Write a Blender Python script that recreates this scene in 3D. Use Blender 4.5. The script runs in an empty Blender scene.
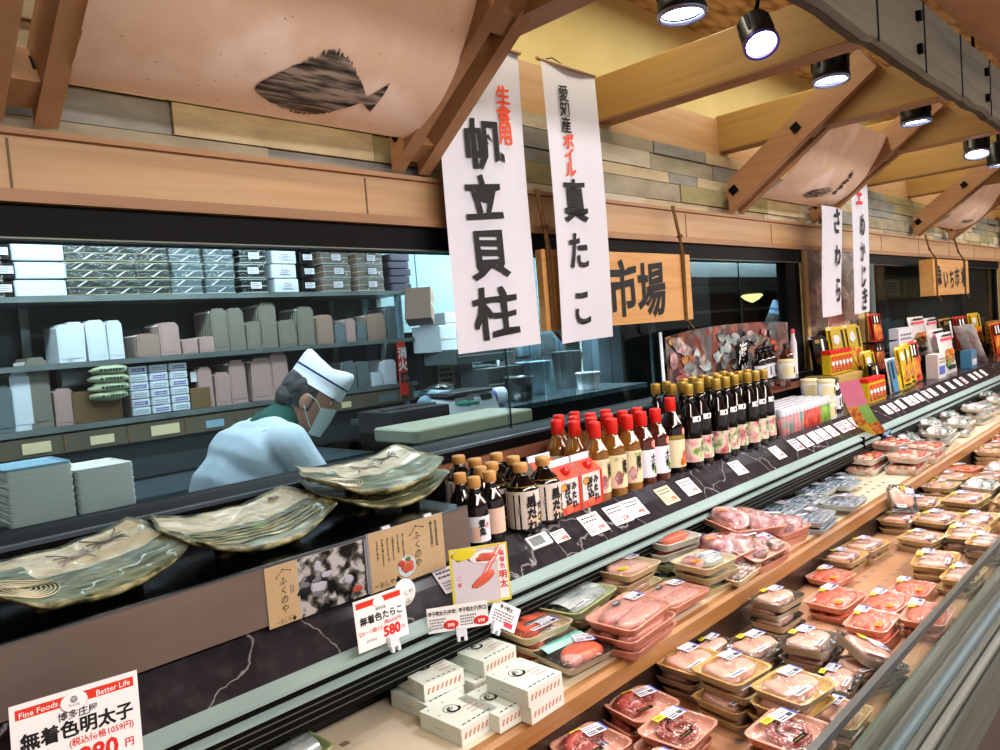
import bpy, bmesh, math, random
from mathutils import Vector, Matrix, noise
random.seed(7)
PI = math.pi
COL = bpy.context.scene.collection
# ------------------------------------------------------------------ measuring: eye at the origin, X along the aisle, Y into the wall, Z up
FOC = 750.0
EX = Vector((0.69683869, -0.0938599, 0.71105989)); EY = Vector((-0.71279355, 0.01944429, 0.70110433)); EZ = Vector((-0.07963164, -0.99539552, -0.0533532))
def ray(px, py):
    d = Vector((px - 500, py - 375, FOC)); return Vector((EX.dot(d), EY.dot(d), EZ.dot(d)))
def at_y(px, py, y): r = ray(px, py); return r * (y / r.y)
def at_z(px, py, z): r = ray(px, py); return r * (z / r.z)
EYE = 1.5
# ------------------------------------------------------------------ materials
def lin(h):
    h = h.lstrip('#'); c = [int(h[i:i+2], 16) / 255 for i in (0, 2, 4)]
    return tuple((x / 12.92 if x <= .04045 else ((x + .055) / 1.055) ** 2.4) for x in c) + (1,)
MATS = {}
def nodes(name):
    m = bpy.data.materials.new(name); m.use_nodes = True; nt = m.node_tree; nt.nodes.clear()
    out = nt.nodes.new('ShaderNodeOutputMaterial'); MATS[name] = m
    return m, nt, out
def N(nt, t, **kw):
    n = nt.nodes.new(t)
    for k, v in kw.items():
        if k.startswith('i_'): n.inputs[k[2:].replace('_', ' ')].default_value = v
        else: setattr(n, k, v)
    return n
def coords(nt, scale=(1, 1, 1), rot=(0, 0, 0), kind='Object'):
    tc = N(nt, 'ShaderNodeTexCoord'); mp = N(nt, 'ShaderNodeMapping')
    mp.inputs['Scale'].default_value = scale; mp.inputs['Rotation'].default_value = rot
    nt.links.new(tc.outputs[kind], mp.inputs['Vector']); return mp.outputs['Vector']
def ramp(nt, fac, stops):
    r = N(nt, 'ShaderNodeValToRGB'); cr = r.color_ramp
    while len(cr.elements) < len(stops): cr.elements.new(0.5)
    for e, (p, c) in zip(cr.elements, stops): e.position = p; e.color = lin(c) if isinstance(c, str) else c
    nt.links.new(fac, r.inputs['Fac']); return r.outputs['Color']
def M(name, col, rough=.5, metal=0, var=None, scale=(20, 20, 20), detail=4, bump=0, coat=0, emit=None, spec=.5, stops=None, rnd=0, sub=0):
    m, nt, out = nodes(name); b = N(nt, 'ShaderNodeBsdfPrincipled'); nt.links.new(b.outputs[0], out.inputs['Surface'])
    b.inputs['Roughness'].default_value = rough; b.inputs['Metallic'].default_value = metal
    b.inputs['Specular IOR Level'].default_value = spec; b.inputs['Coat Weight'].default_value = coat
    b.inputs['Base Color'].default_value = lin(col)
    if sub: b.inputs['Subsurface Weight'].default_value = sub; b.inputs['Subsurface Radius'].default_value = (.01, .004, .003); b.inputs['Subsurface Scale'].default_value = .5
    c = None
    if var or stops or bump:
        v = coords(nt, scale)
        if rnd:
            oi = N(nt, 'ShaderNodeObjectInfo'); vm = N(nt, 'ShaderNodeVectorMath', operation='ADD'); mu = N(nt, 'ShaderNodeMath', operation='MULTIPLY'); mu.inputs[1].default_value = 37.
            nt.links.new(oi.outputs['Random'], mu.inputs[0]); nt.links.new(v, vm.inputs[0]); nt.links.new(mu.outputs[0], vm.inputs[1]); v = vm.outputs[0]
        nz = N(nt, 'ShaderNodeTexNoise', i_Detail=detail, i_Scale=1.); nt.links.new(v, nz.inputs['Vector'])
        if var: c = ramp(nt, nz.outputs['Fac'], [(.3, col), (.7, var)])
        if stops: c = ramp(nt, nz.outputs['Fac'], stops)
        if c is not None: nt.links.new(c, b.inputs['Base Color'])
        if bump:
            bp = N(nt, 'ShaderNodeBump', i_Strength=bump, i_Distance=.01); nt.links.new(nz.outputs['Fac'], bp.inputs['Height']); nt.links.new(bp.outputs[0], b.inputs['Normal'])
    if emit: b.inputs['Emission Color'].default_value = lin(col); b.inputs['Emission Strength'].default_value = emit
    return m
def film(name, tint='#ffffff', gl=.1, rough=.08, bump=.5, scale=60., spec=1.0, fres=.8):
    m, nt, out = nodes(name)
    t = N(nt, 'ShaderNodeBsdfTransparent'); t.inputs[0].default_value = lin(tint)
    g = N(nt, 'ShaderNodeBsdfGlossy', i_Roughness=rough); g.inputs[0].default_value = (spec, spec, spec, 1)
    lw = N(nt, 'ShaderNodeLayerWeight', i_Blend=.5); fr = N(nt, 'ShaderNodeMath', operation='POWER'); fr.inputs[1].default_value = 5.; nt.links.new(lw.outputs['Facing'], fr.inputs[0])
    ad = N(nt, 'ShaderNodeMath', operation='MULTIPLY_ADD', use_clamp=True); ad.inputs[1].default_value = fres; ad.inputs[2].default_value = gl
    mx = N(nt, 'ShaderNodeMixShader')
    nt.links.new(fr.outputs[0], ad.inputs[0]); nt.links.new(ad.outputs[0], mx.inputs[0]); nt.links.new(t.outputs[0], mx.inputs[1]); nt.links.new(g.outputs[0], mx.inputs[2]); nt.links.new(mx.outputs[0], out.inputs['Surface'])
    if bump:
        nz = N(nt, 'ShaderNodeTexNoise', i_Scale=1., i_Detail=3., i_Distortion=1.2); nt.links.new(coords(nt, (scale, scale * .45, scale)), nz.inputs['Vector'])
        bp = N(nt, 'ShaderNodeBump', i_Strength=bump, i_Distance=.012); nt.links.new(nz.outputs['Fac'], bp.inputs['Height']); nt.links.new(bp.outputs[0], g.inputs['Normal'])
    return m
def wood(name, a, b, axis='x', rough=.5, fine=1.0, seam=None):
    s = {'x': (1.2, 22, 22), 'y': (22, 1.2, 22), 'z': (22, 22, 1.2)}[axis]; s = tuple(x * fine for x in s)
    m, nt, out = nodes(name); p = N(nt, 'ShaderNodeBsdfPrincipled', i_Roughness=rough); nt.links.new(p.outputs[0], out.inputs['Surface'])
    nz = N(nt, 'ShaderNodeTexNoise', i_Scale=1., i_Detail=6., i_Distortion=.6); nt.links.new(coords(nt, s), nz.inputs['Vector'])
    c = ramp(nt, nz.outputs['Fac'], [(.25, a), (.55, b), (.8, a)]); nt.links.new(c, p.inputs['Base Color'])
    bp = N(nt, 'ShaderNodeBump', i_Strength=.08, i_Distance=.01); nt.links.new(nz.outputs['Fac'], bp.inputs['Height']); nt.links.new(bp.outputs[0], p.inputs['Normal'])
    return m
wood('pine', '#b08a60', '#bf9d78', 'x'); wood('pine_lip', '#9a7250', '#a9815e', 'x'); wood('pine_y', '#a08048', '#b08f58', 'y'); wood('pine_z', '#b88f58', '#c4a06c', 'z')
wood('strut_wood', '#9c7452', '#a98463', 'y'); wood('dark_board', '#5a3a20', '#6e4a2a', 'y'); wood('sign_wood', '#c2894c', '#d6a468', 'x', fine=1.6)
wood('deck_wood', '#8f6238', '#ab8054', 'x', .35); wood('brown_strip', '#8a5c48', '#9b6b55', 'x'); wood('driftwood', '#4c473b', '#645e50', 'x', .85, .8)
M('plaster_yellow', '#dccf9c', .8, var='#cfc088', scale=(3, 3, 3)); M('plaster_tan', '#c9a282', .8, var='#be9674', scale=(2, 2, 2))
M('black_metal', '#050506', .55, spec=.2); M('black_matte', '#08080a', .75); M('black_gloss', '#08080a', .15, spec=.35); M('dark_rail', '#4a5460', .35, .5, var='#6a7680', scale=(3, 60, 60), bump=.05)
M('white_strip', '#98acaa', .45, var='#8b9f9d', scale=(4, 30, 30)); M('steel', '#8b8f92', .3, .9, var='#767a7d', scale=(2, 40, 40)); M('steel_dark', '#7a7e78', .42, .55, var='#62665f', scale=(2, 60, 60)); M('tray_side', '#c4bba6', .35); M('tray_inner_dark', '#3a3533', .25, var='#2c2827', scale=(9, 9, 9))
M('steel_rail', '#8d908a', .5, .5, var='#7a7d78', scale=(2, 50, 50)); M('steel_brown', '#83746c', .4, .25, var='#75665f', scale=(3, 12, 12)); M('kick_brown', '#4a3a30', .35, .1, var='#3a2d26', scale=(3, 3, 3))
M('deck_plastic', '#dccfba', .3, var='#cfc0a9', scale=(6, 6, 6)); M('deck_pink', '#c0977a', .25, var='#ad8162', scale=(5, 5, 5)); M('hole', '#857a6e', .6)
M('floor_tile', '#6a5e54', .4, var='#5a5048', scale=(2, 2, 2)); M('white', '#ececec', .5); M('paper', '#dddde8', .7); M('paper_white', '#f1eff0', .6); M('ink', '#141216', .6); M('red_ink', '#d8332a', .55)
M('pink_ink', '#e0506a', .6); M('orange_ink', '#f0552a', .55); M('green_ink', '#4d8a5a', .6); M('grey_ink', '#8e8a90', .6); M('blue_ink', '#5a6cb8', .5); M('yellow_sticker', '#e3d53c', .4); M('orange_sticker', '#f0a02c', .4); M('teal_sticker', '#4fae9c', .4); M('darkgreen_sticker', '#2c4a42', .4)
M('label_white', '#e6e5ee', .35); STONES = ['stone_grey', 'stone_tan', 'stone_olive', 'stone_pale', 'stone_blue']
for n_, a_, b_ in zip(STONES, ('#8b8474', '#ab9c80', '#8a8260', '#b3aa96', '#7f7e7a'), ('#a39b88', '#bfb194', '#a09874', '#c6bead', '#94938e')): M(n_, a_, .9, var=b_, scale=(7, 7, 16), detail=9, bump=.8)
M('label_lilac', '#e4e2ee', .35); M('label_mauve', '#d8cfd8', .4); M('sign_red', '#dc3a22', .5); M('gold_cap', '#bfa052', .3, .6); M('red_cap', '#d42a22', .35); M('beige_cap', '#c59458', .45); M('rope', '#7a5a34', .9, var='#5c4224', scale=(80, 80, 80)); M('cord_black', '#101010', .6)
M('soy_glass', '#120a08', .08, coat=.5); M('amber_glass', '#7b4a1c', .1, stops=[(.35, '#5a3210'), (.65, '#a8742c')], scale=(9, 9, 4), coat=.6); M('amber_dark', '#4a1d10', .1, stops=[(.35, '#36140a'), (.65, '#6a3018')], scale=(9, 9, 4), coat=.6)
M('kitchen_wall', '#9fbcc0', .5, var='#8fb0b6', scale=(2, 2, 2)); M('kitchen_wall_dark', '#5c6a6a', .6, var='#4d5a5a', scale=(2, 2, 2)); M('kitchen_grey', '#5b686c', .5); M('kitchen_blue', '#7b98a8', .5); M('shelf_steel', '#8a9494', .4, .4, var='#6f7a7a', scale=(6, 6, 6)); M('cabinet_dark', '#33363a', .4); M('drawer_brown', '#5f5a4a', .6, var='#6d6656', scale=(5, 5, 5)); M('bench_steel', '#6a7880', .35, .5)
M('foam_pink', '#b59a94', .7); M('foam_olive', '#828074', .7); M('foam_white', '#d9e4ec', .6); M('foam_grey', '#6d7c80', .6); M('foam_tan', '#a08a7c', .7); M('foam_blue', '#8fb4c8', .6); M('foam_cream', '#dfe0d8', .6); M('pack_dark', '#233233', .25); M('pack_rim', '#c5bd92', .5); M('pack_purple', '#4d4a5c', .4); M('kraft', '#7b6242', .8); M('bag_green', '#a9ad98', .5); M('packet_green', '#b4bd9e', .45)
M('skin', '#cc9c84', .55, sub=.15); M('hair', '#2b2b2e', .6, var='#6a6a6c', scale=(30, 30, 60)); M('coat', '#c3d8ea', .75, bump=.15, scale=(8, 8, 8), var='#cfe2f0'); M('coat_seam', '#8fb6c8', .8); M('collar_green', '#1d5a52', .8); M('hat_white', '#dfe8f2', .7); M('hat_blue', '#8fb4dc', .7); M('hat_band', '#2f3c86', .6); M('mask', '#d6e8e8', .7); M('trousers', '#2a2e36', .8); M('shoe', '#e2e4e4', .5); M('eye_white', '#e8e4e0', .3); M('eye_dark', '#181010', .2)
M('tray_pink', '#e0a692', .35, var='#dc9f8a', scale=(8, 8, 8)); M('tray_cream', '#d6c7a4', .35); M('tray_white', '#dfdcd2', .35); M('tray_green', '#c6cf9c', .35); M('tray_black', '#1d1b1c', .2); M('tray_gold', '#c39a52', .3, var='#d8b46a', scale=(20, 20, 20)); M('tray_blue', '#b9c6cc', .3)
M('flesh_pale', '#d8a298', .22, var='#cf8f86', scale=(30, 90, 30), coat=.4, sub=.1, rnd=1); M('flesh_salmon', '#e2765a', .22, var='#d96048', scale=(20, 120, 20), coat=.4, rnd=1); M('flesh_white', '#d9b3a2', .2, var='#cf9a8c', scale=(40, 40, 40), coat=.5, rnd=1); M('flesh_red', '#c8443a', .22, var='#d86a5c', scale=(40, 40, 40), coat=.5, rnd=1); M('flesh_mauve', '#b98a90', .2, var='#8f6870', scale=(40, 40, 40), coat=.5, rnd=1)
M('roe', '#cf5a44', .25, var='#e07a62', scale=(60, 60, 60), detail=6, coat=.4, rnd=1, bump=.2); M('bream', '#b57a7c', .2, stops=[(.3, '#7a4a50'), (.5, '#c08a8c'), (.7, '#dcc0c0')], scale=(25, 25, 25), coat=.5, rnd=1); M('silver_fish', '#b9c4c4', .15, .3, stops=[(.3, '#6c7c80'), (.5, '#c9d6d6'), (.7, '#eef4f2')], scale=(10, 40, 20), coat=.5, rnd=1); M('skin_silver', '#8b8c8c', .2, .3, stops=[(.35, '#3c4446'), (.65, '#b4bcbc')], scale=(12, 60, 20), coat=.5); M('aqua_film', '#8fd0c8', .1, coat=.6, stops=[(.35, '#5fb8b0'), (.65, '#bfe8e2')], scale=(10, 60, 20))
M('blue_fish', '#6a7f9c', .15, .3, stops=[(.3, '#33425c'), (.5, '#8fa6bc'), (.7, '#dfe8ee')], scale=(30, 50, 30), coat=.5, rnd=1); M('octopus', '#8f3a3c', .25, var='#b86058', scale=(60, 60, 60), coat=.4, rnd=1, bump=.3); M('sucker', '#d29a94', .3); M('shrimp', '#8f8078', .25, stops=[(.3, '#4c4440'), (.5, '#a08c84'), (.7, '#d8bcb4')], scale=(50, 50, 50), coat=.5, rnd=1); M('leaf_green', '#5f8a3c', .5); M('bag_white', '#e4e0e2', .25, stops=[(.3, '#cfa8a8'), (.5, '#e6dede'), (.7, '#f4f2f4')], scale=(12, 30, 20), coat=.5, rnd=1)
M('box_mint', '#d6e2d6', .5, var='#e4e6e0', scale=(5, 5, 5)); M('box_pinkprint', '#c98f7e', .5); M('spot_black', '#121216', .4); M('lens', '#eaf2ff', .3, emit=14.); M('lens_ring', '#9fa6c8', .25, .7); M('lamp_yellow', '#f0e89a', .4, emit=1.6)
M('glass_green', '#203a36', .1); M('clear_lid', '#cfd0d8', .2, coat=.3); M('spice_red', '#b0342a', .5, stops=[(.35, '#8a3a34'), (.55, '#c8473a'), (.7, '#d86a4a')], scale=(60, 60, 25), rnd=1); M('spice_pink', '#c07a78', .5, stops=[(.35, '#4c8a80'), (.5, '#b07a7c'), (.7, '#d0888a')], scale=(40, 40, 25), rnd=1); M('spice_green', '#8fb04a', .5, var='#5f8a3a', scale=(40, 40, 30), rnd=1)
M('pack_yellow', '#dcc22c', .35, var='#c9a81e', scale=(20, 20, 20)); M('pack_red', '#b8281e', .3, var='#d84a22', scale=(20, 20, 20)); M('pack_orange', '#e0702a', .35, stops=[(.35, '#b83a1c'), (.5, '#e07a2c'), (.65, '#f0c84a')], scale=(30, 30, 30)); M('pack_black', '#151416', .25); M('pack_bluelabel', '#4f8ab0', .4); M('pack_white', '#dcd6d4', .35); M('pack_tan', '#b59a5c', .5); M('food_brown', '#8a5a34', .5, stops=[(.35, '#5c3a20'), (.5, '#b07a3c'), (.7, '#d8a85c')], scale=(50, 50, 50)); M('card_green', '#8fc06a', .5); M('card_pink', '#e08fa8', .5, var='#d87a98', scale=(14, 14, 14)); M('card_orange', '#d87a3c', .5, stops=[(.35, '#a84a2a'), (.55, '#e09a4c'), (.7, '#e8b45c')], scale=(60, 60, 60)); M('card_yellow', '#e8c84a', .5); M('card_tan', '#e6c294', .7, var='#dcb686', scale=(5, 5, 5))
M('tomato', '#d02a22', .3, coat=.5); M('sakura_red', '#e05a48', .45); M('kome', '#e6d9b0', .5); M('label_sleeve', '#ddd2c8', .4); M('label_peach', '#e6c2b0', .5); M('label_cream', '#e2d6b0', .5); M('label_green', '#c9d6b0', .5); M('label_flower', '#c07a7a', .5, stops=[(.35, '#7a9a4a'), (.47, '#e6dcc6'), (.58, '#d8a0a0'), (.68, '#a83a48')], scale=(28, 28, 28), rnd=1); M('clear_clip', '#e4e8f0', .2, coat=.5); M('lcd', '#7f8684', .3)
film('wrap', '#fcfcfc', .12, .16, .8, 55., 1.0, .7); film('wrap_kitchen', '#e6eef0', .10, .25, .5, 30., .7, .5); film('case_glass', '#eef2ee', .025, .02, 0, fres=.5); film('pane_glass', '#eaf1f2', .012, .01, 0, spec=.8, fres=.45); film('acrylic', '#f6f8fa', .02, .05, 0, fres=.5); film('strip_curtain', '#c9d6da', .10, .2, .4, 12., fres=.6); film('lens_glass', '#e8f0f4', .06, .03, 0)
def special():
    # dark marble with pale veins
    m, nt, out = nodes('marble'); b = N(nt, 'ShaderNodeBsdfPrincipled', i_Roughness=.22); nt.links.new(b.outputs[0], out.inputs['Surface'])
    v = coords(nt, (3.2, 3.2, 3.2), (.2, .3, .7)); d = N(nt, 'ShaderNodeTexNoise', i_Scale=1.6, i_Detail=5.); nt.links.new(v, d.inputs['Vector'])
    ad = N(nt, 'ShaderNodeVectorMath', operation='MULTIPLY_ADD'); ad.inputs[1].default_value = (.9, .9, .9); nt.links.new(d.outputs['Color'], ad.inputs[0]); nt.links.new(v, ad.inputs[2])
    vo = N(nt, 'ShaderNodeTexVoronoi', feature='DISTANCE_TO_EDGE', i_Scale=1.15); nt.links.new(ad.outputs[0], vo.inputs['Vector'])
    c = ramp(nt, vo.outputs['Distance'], [(0, '#a09c9e'), (.005, '#6a6669'), (.013, '#2a272c'), (.4, '#38343a')]); 
    n2 = N(nt, 'ShaderNodeTexNoise', i_Scale=9., i_Detail=6.); nt.links.new(v, n2.inputs['Vector']); c2 = ramp(nt, n2.outputs['Fac'], [(.35, '#19171b'), (.7, '#4a4549')])
    mx = N(nt, 'ShaderNodeMix', data_type='RGBA', blend_type='LIGHTEN'); mx.inputs[0].default_value = .5
    nt.links.new(c, mx.inputs[6]); nt.links.new(c2, mx.inputs[7]); nt.links.new(mx.outputs[2], b.inputs['Base Color'])
    # ledger stone
    m, nt, out = nodes('ledger_stone'); b = N(nt, 'ShaderNodeBsdfPrincipled', i_Roughness=.9); nt.links.new(b.outputs[0], out.inputs['Surface'])
    tc = N(nt, 'ShaderNodeTexCoord'); sx = N(nt, 'ShaderNodeSeparateXYZ'); cx = N(nt, 'ShaderNodeCombineXYZ'); nt.links.new(tc.outputs['Object'], sx.inputs[0]); nt.links.new(sx.outputs['X'], cx.inputs['X']); nt.links.new(sx.outputs['Z'], cx.inputs['Y'])
    br = N(nt, 'ShaderNodeTexBrick', offset=.37, squash=1.5, squash_frequency=3); br.inputs['Scale'].default_value = 1.; br.inputs['Brick Width'].default_value = .62; br.inputs['Row Height'].default_value = .074; br.inputs['Mortar Size'].default_value = .0025; br.inputs['Bias'].default_value = 0.
    br.inputs['Color1'].default_value = lin('#8f8674'); br.inputs['Color2'].default_value = lin('#b5a88e'); br.inputs['Mortar'].default_value = lin('#6a6252'); nt.links.new(cx.outputs[0], br.inputs['Vector'])
    nz = N(nt, 'ShaderNodeTexNoise', i_Scale=16., i_Detail=9., i_Roughness=.7); nt.links.new(tc.outputs['Object'], nz.inputs['Vector']); c2 = ramp(nt, nz.outputs['Fac'], [(.3, '#7e7668'), (.5, '#a49a86'), (.72, '#c8bea6')])
    mx = N(nt, 'ShaderNodeMix', data_type='RGBA', blend_type='MIX'); mx.inputs[0].default_value = .5; nt.links.new(br.outputs['Color'], mx.inputs[6]); nt.links.new(c2, mx.inputs[7]); nt.links.new(mx.outputs[2], b.inputs['Base Color'])
    bp = N(nt, 'ShaderNodeBump', i_Strength=.7, i_Distance=.01); nt.links.new(nz.outputs['Fac'], bp.inputs['Height']); nt.links.new(bp.outputs[0], b.inputs['Normal'])
    # OSB
    m, nt, out = nodes('osb'); b = N(nt, 'ShaderNodeBsdfPrincipled', i_Roughness=.8); nt.links.new(b.outputs[0], out.inputs['Surface'])
    vo = N(nt, 'ShaderNodeTexVoronoi', i_Scale=1.); nt.links.new(coords(nt, (9, 26, 26), (0, 0, .6)), vo.inputs['Vector']); nt.links.new(ramp(nt, vo.outputs['Distance'], [(0, '#d8c29e'), (.5, '#c2a684'), (.8, '#957a5c')]), b.inputs['Base Color'])
    # stained washi paper
    m, nt, out = nodes('washi'); b = N(nt, 'ShaderNodeBsdfPrincipled', i_Roughness=.85); tr = N(nt, 'ShaderNodeBsdfTranslucent'); ms = N(nt, 'ShaderNodeMixShader'); ms.inputs[0].default_value = .25
    nt.links.new(b.outputs[0], ms.inputs[1]); nt.links.new(tr.outputs[0], ms.inputs[2]); nt.links.new(ms.outputs[0], out.inputs['Surface']); tr.inputs[0].default_value = lin('#dcb8a8')
    nz = N(nt, 'ShaderNodeTexNoise', i_Scale=1.3, i_Detail=5.); nt.links.new(coords(nt), nz.inputs['Vector']); c = ramp(nt, nz.outputs['Fac'], [(.3, '#e2d2cc'), (.57, '#e8dad4'), (.61, '#d2bba8'), (.70, '#e0cdc0')])
    n2 = N(nt, 'ShaderNodeTexVoronoi', i_Scale=34.); nt.links.new(coords(nt), n2.inputs['Vector']); c2 = ramp(nt, n2.outputs['Distance'], [(.05, '#7a6258'), (.09, '#ffffff')])
    mx = N(nt, 'ShaderNodeMix', data_type='RGBA', blend_type='MULTIPLY'); mx.inputs[0].default_value = .75; nt.links.new(c, mx.inputs[6]); nt.links.new(c2, mx.inputs[7]); nt.links.new(mx.outputs[2], b.inputs['Base Color'])
    # gyotaku ink
    M('fish_ink', '#3a332f', .8, stops=[(.34, '#2a2522'), (.48, '#6a5f57'), (.6, '#b0a094')], scale=(9, 70, 70), detail=8)
    # seafood poster print
    for nm, sc in (('poster_sea', 13.), ('poster_crab', 12.)):
        m, nt, out = nodes(nm); b = N(nt, 'ShaderNodeBsdfPrincipled', i_Roughness=.3); nt.links.new(b.outputs[0], out.inputs['Surface'])
        v = coords(nt); d = N(nt, 'ShaderNodeTexNoise', i_Scale=7., i_Detail=3.); nt.links.new(v, d.inputs['Vector'])
        ad = N(nt, 'ShaderNodeVectorMath', operation='MULTIPLY_ADD'); ad.inputs[1].default_value = (.16, .16, .16); nt.links.new(d.outputs['Color'], ad.inputs[0]); nt.links.new(v, ad.inputs[2])
        vo = N(nt, 'ShaderNodeTexVoronoi', i_Scale=sc); nt.links.new(ad.outputs[0], vo.inputs['Vector'])
        sp = N(nt, 'ShaderNodeSeparateColor'); nt.links.new(vo.outputs['Color'], sp.inputs[0])
        st = [(0, '#5c3a38'), (.18, '#8f6a66'), (.34, '#7a8088'), (.5, '#a09a9a'), (.64, '#a85a4c'), (.78, '#c8907c'), (.92, '#4a4248')] if nm == 'poster_sea' else [(0, '#6a6a62'), (.3, '#a8968a'), (.5, '#c8a8a0'), (.7, '#8a8a78'), (.9, '#dcc4ba')]
        c = ramp(nt, sp.outputs[0], st); n2 = N(nt, 'ShaderNodeTexNoise', i_Scale=30., i_Detail=6.); nt.links.new(ad.outputs[0], n2.inputs['Vector']); c2 = ramp(nt, n2.outputs['Fac'], [(.3, '#3a3436'), (.5, '#b0a8a8'), (.72, '#ffffff')])
        mx = N(nt, 'ShaderNodeMix', data_type='RGBA', blend_type='MULTIPLY'); mx.inputs[0].default_value = .7; nt.links.new(c, mx.inputs[6]); nt.links.new(c2, mx.inputs[7]); nt.links.new(mx.outputs[2], b.inputs['Base Color'])
    m, nt, out = nodes('mono_photo'); b = N(nt, 'ShaderNodeBsdfPrincipled', i_Roughness=.3); nt.links.new(b.outputs[0], out.inputs['Surface'])
    nz = N(nt, 'ShaderNodeTexNoise', i_Scale=36., i_Detail=5., i_Distortion=.3); nt.links.new(coords(nt, (1, 1, 1.6)), nz.inputs['Vector']); nt.links.new(ramp(nt, nz.outputs['Fac'], [(.42, '#14120f'), (.5, '#7e766e'), (.56, '#d9d0c8')]), b.inputs['Base Color'])
    # oribe glaze: ribbed green body, cream corner handled by material slots
    for nm, st in (('glaze_green', [(.3, '#363e28'), (.48, '#666e50'), (.7, '#9ca284')]), ('glaze_cream', [(.3, '#a8a186'), (.5, '#cdc6aa'), (.75, '#ded8c2')]), ('glaze_rim', [(.34, '#2e2e1c'), (.46, '#5f5c38'), (.6, '#a89f74'), (.74, '#cfc69e')])):
        M(nm, '#8a8f66', .3, stops=st, scale=(14, 60, 30) if nm == 'glaze_green' else (30, 30, 30), detail=6, coat=.25, bump=.15 if nm != 'glaze_rim' else .6)
special(); M('spot_violet', '#6a5cc0', .3, .4)
# ------------------------------------------------------------------ mesh helpers
def frame(o, x, y):                                    # 4x4: local x, y, z=x cross y, origin o
    x = Vector(x).normalized(); z = x.cross(Vector(y)).normalized(); y = z.cross(x); o = Vector(o)
    return Matrix(((x.x, y.x, z.x, o.x), (x.y, y.y, z.y, o.y), (x.z, y.z, z.z, o.z), (0, 0, 0, 1)))
def rot(ax, a): return Matrix.Rotation(a, 4, ax)
def mv(x, y=0, z=0): return Matrix.Translation((x, y, z))
TEXTS = {}
def outline(s, bold):
    c = bpy.data.curves.new('lettering', 'FONT'); c.body = s; c.size = 1; c.resolution_u = 2; c.offset = bold
    o = bpy.data.objects.new('lettering', c); COL.objects.link(o); bpy.context.view_layer.update()
    dg = bpy.context.evaluated_depsgraph_get(); me = bpy.data.meshes.new_from_object(o.evaluated_get(dg))
    r = ([v.co.copy() for v in me.vertices], [tuple(p.vertices) for p in me.polygons], sum(p.area for p in me.polygons))
    bpy.data.objects.remove(o); bpy.data.curves.remove(c); bpy.data.meshes.remove(me); return r
def glyphs(s, bold):
    k = (s, bold)
    if k not in TEXTS:
        v, f, a = outline(s, bold)
        if bold > .005:
            v0, f0, a0 = outline(s, 0)
            if a < a0 * (1 + 3 * bold):                       # the fattened outline broke: thicken by overlaying shifted strokes
                v = []; f = []; d = bold * .8
                for dx, dy in ((-d, -d), (d, -d), (d, d), (-d, d)): n = len(v); v += [p + Vector((dx, dy, 0)) for p in v0]; f += [tuple(i + n for i in q) for q in f0]
        TEXTS[k] = (v, f)
    return TEXTS[k]
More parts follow.
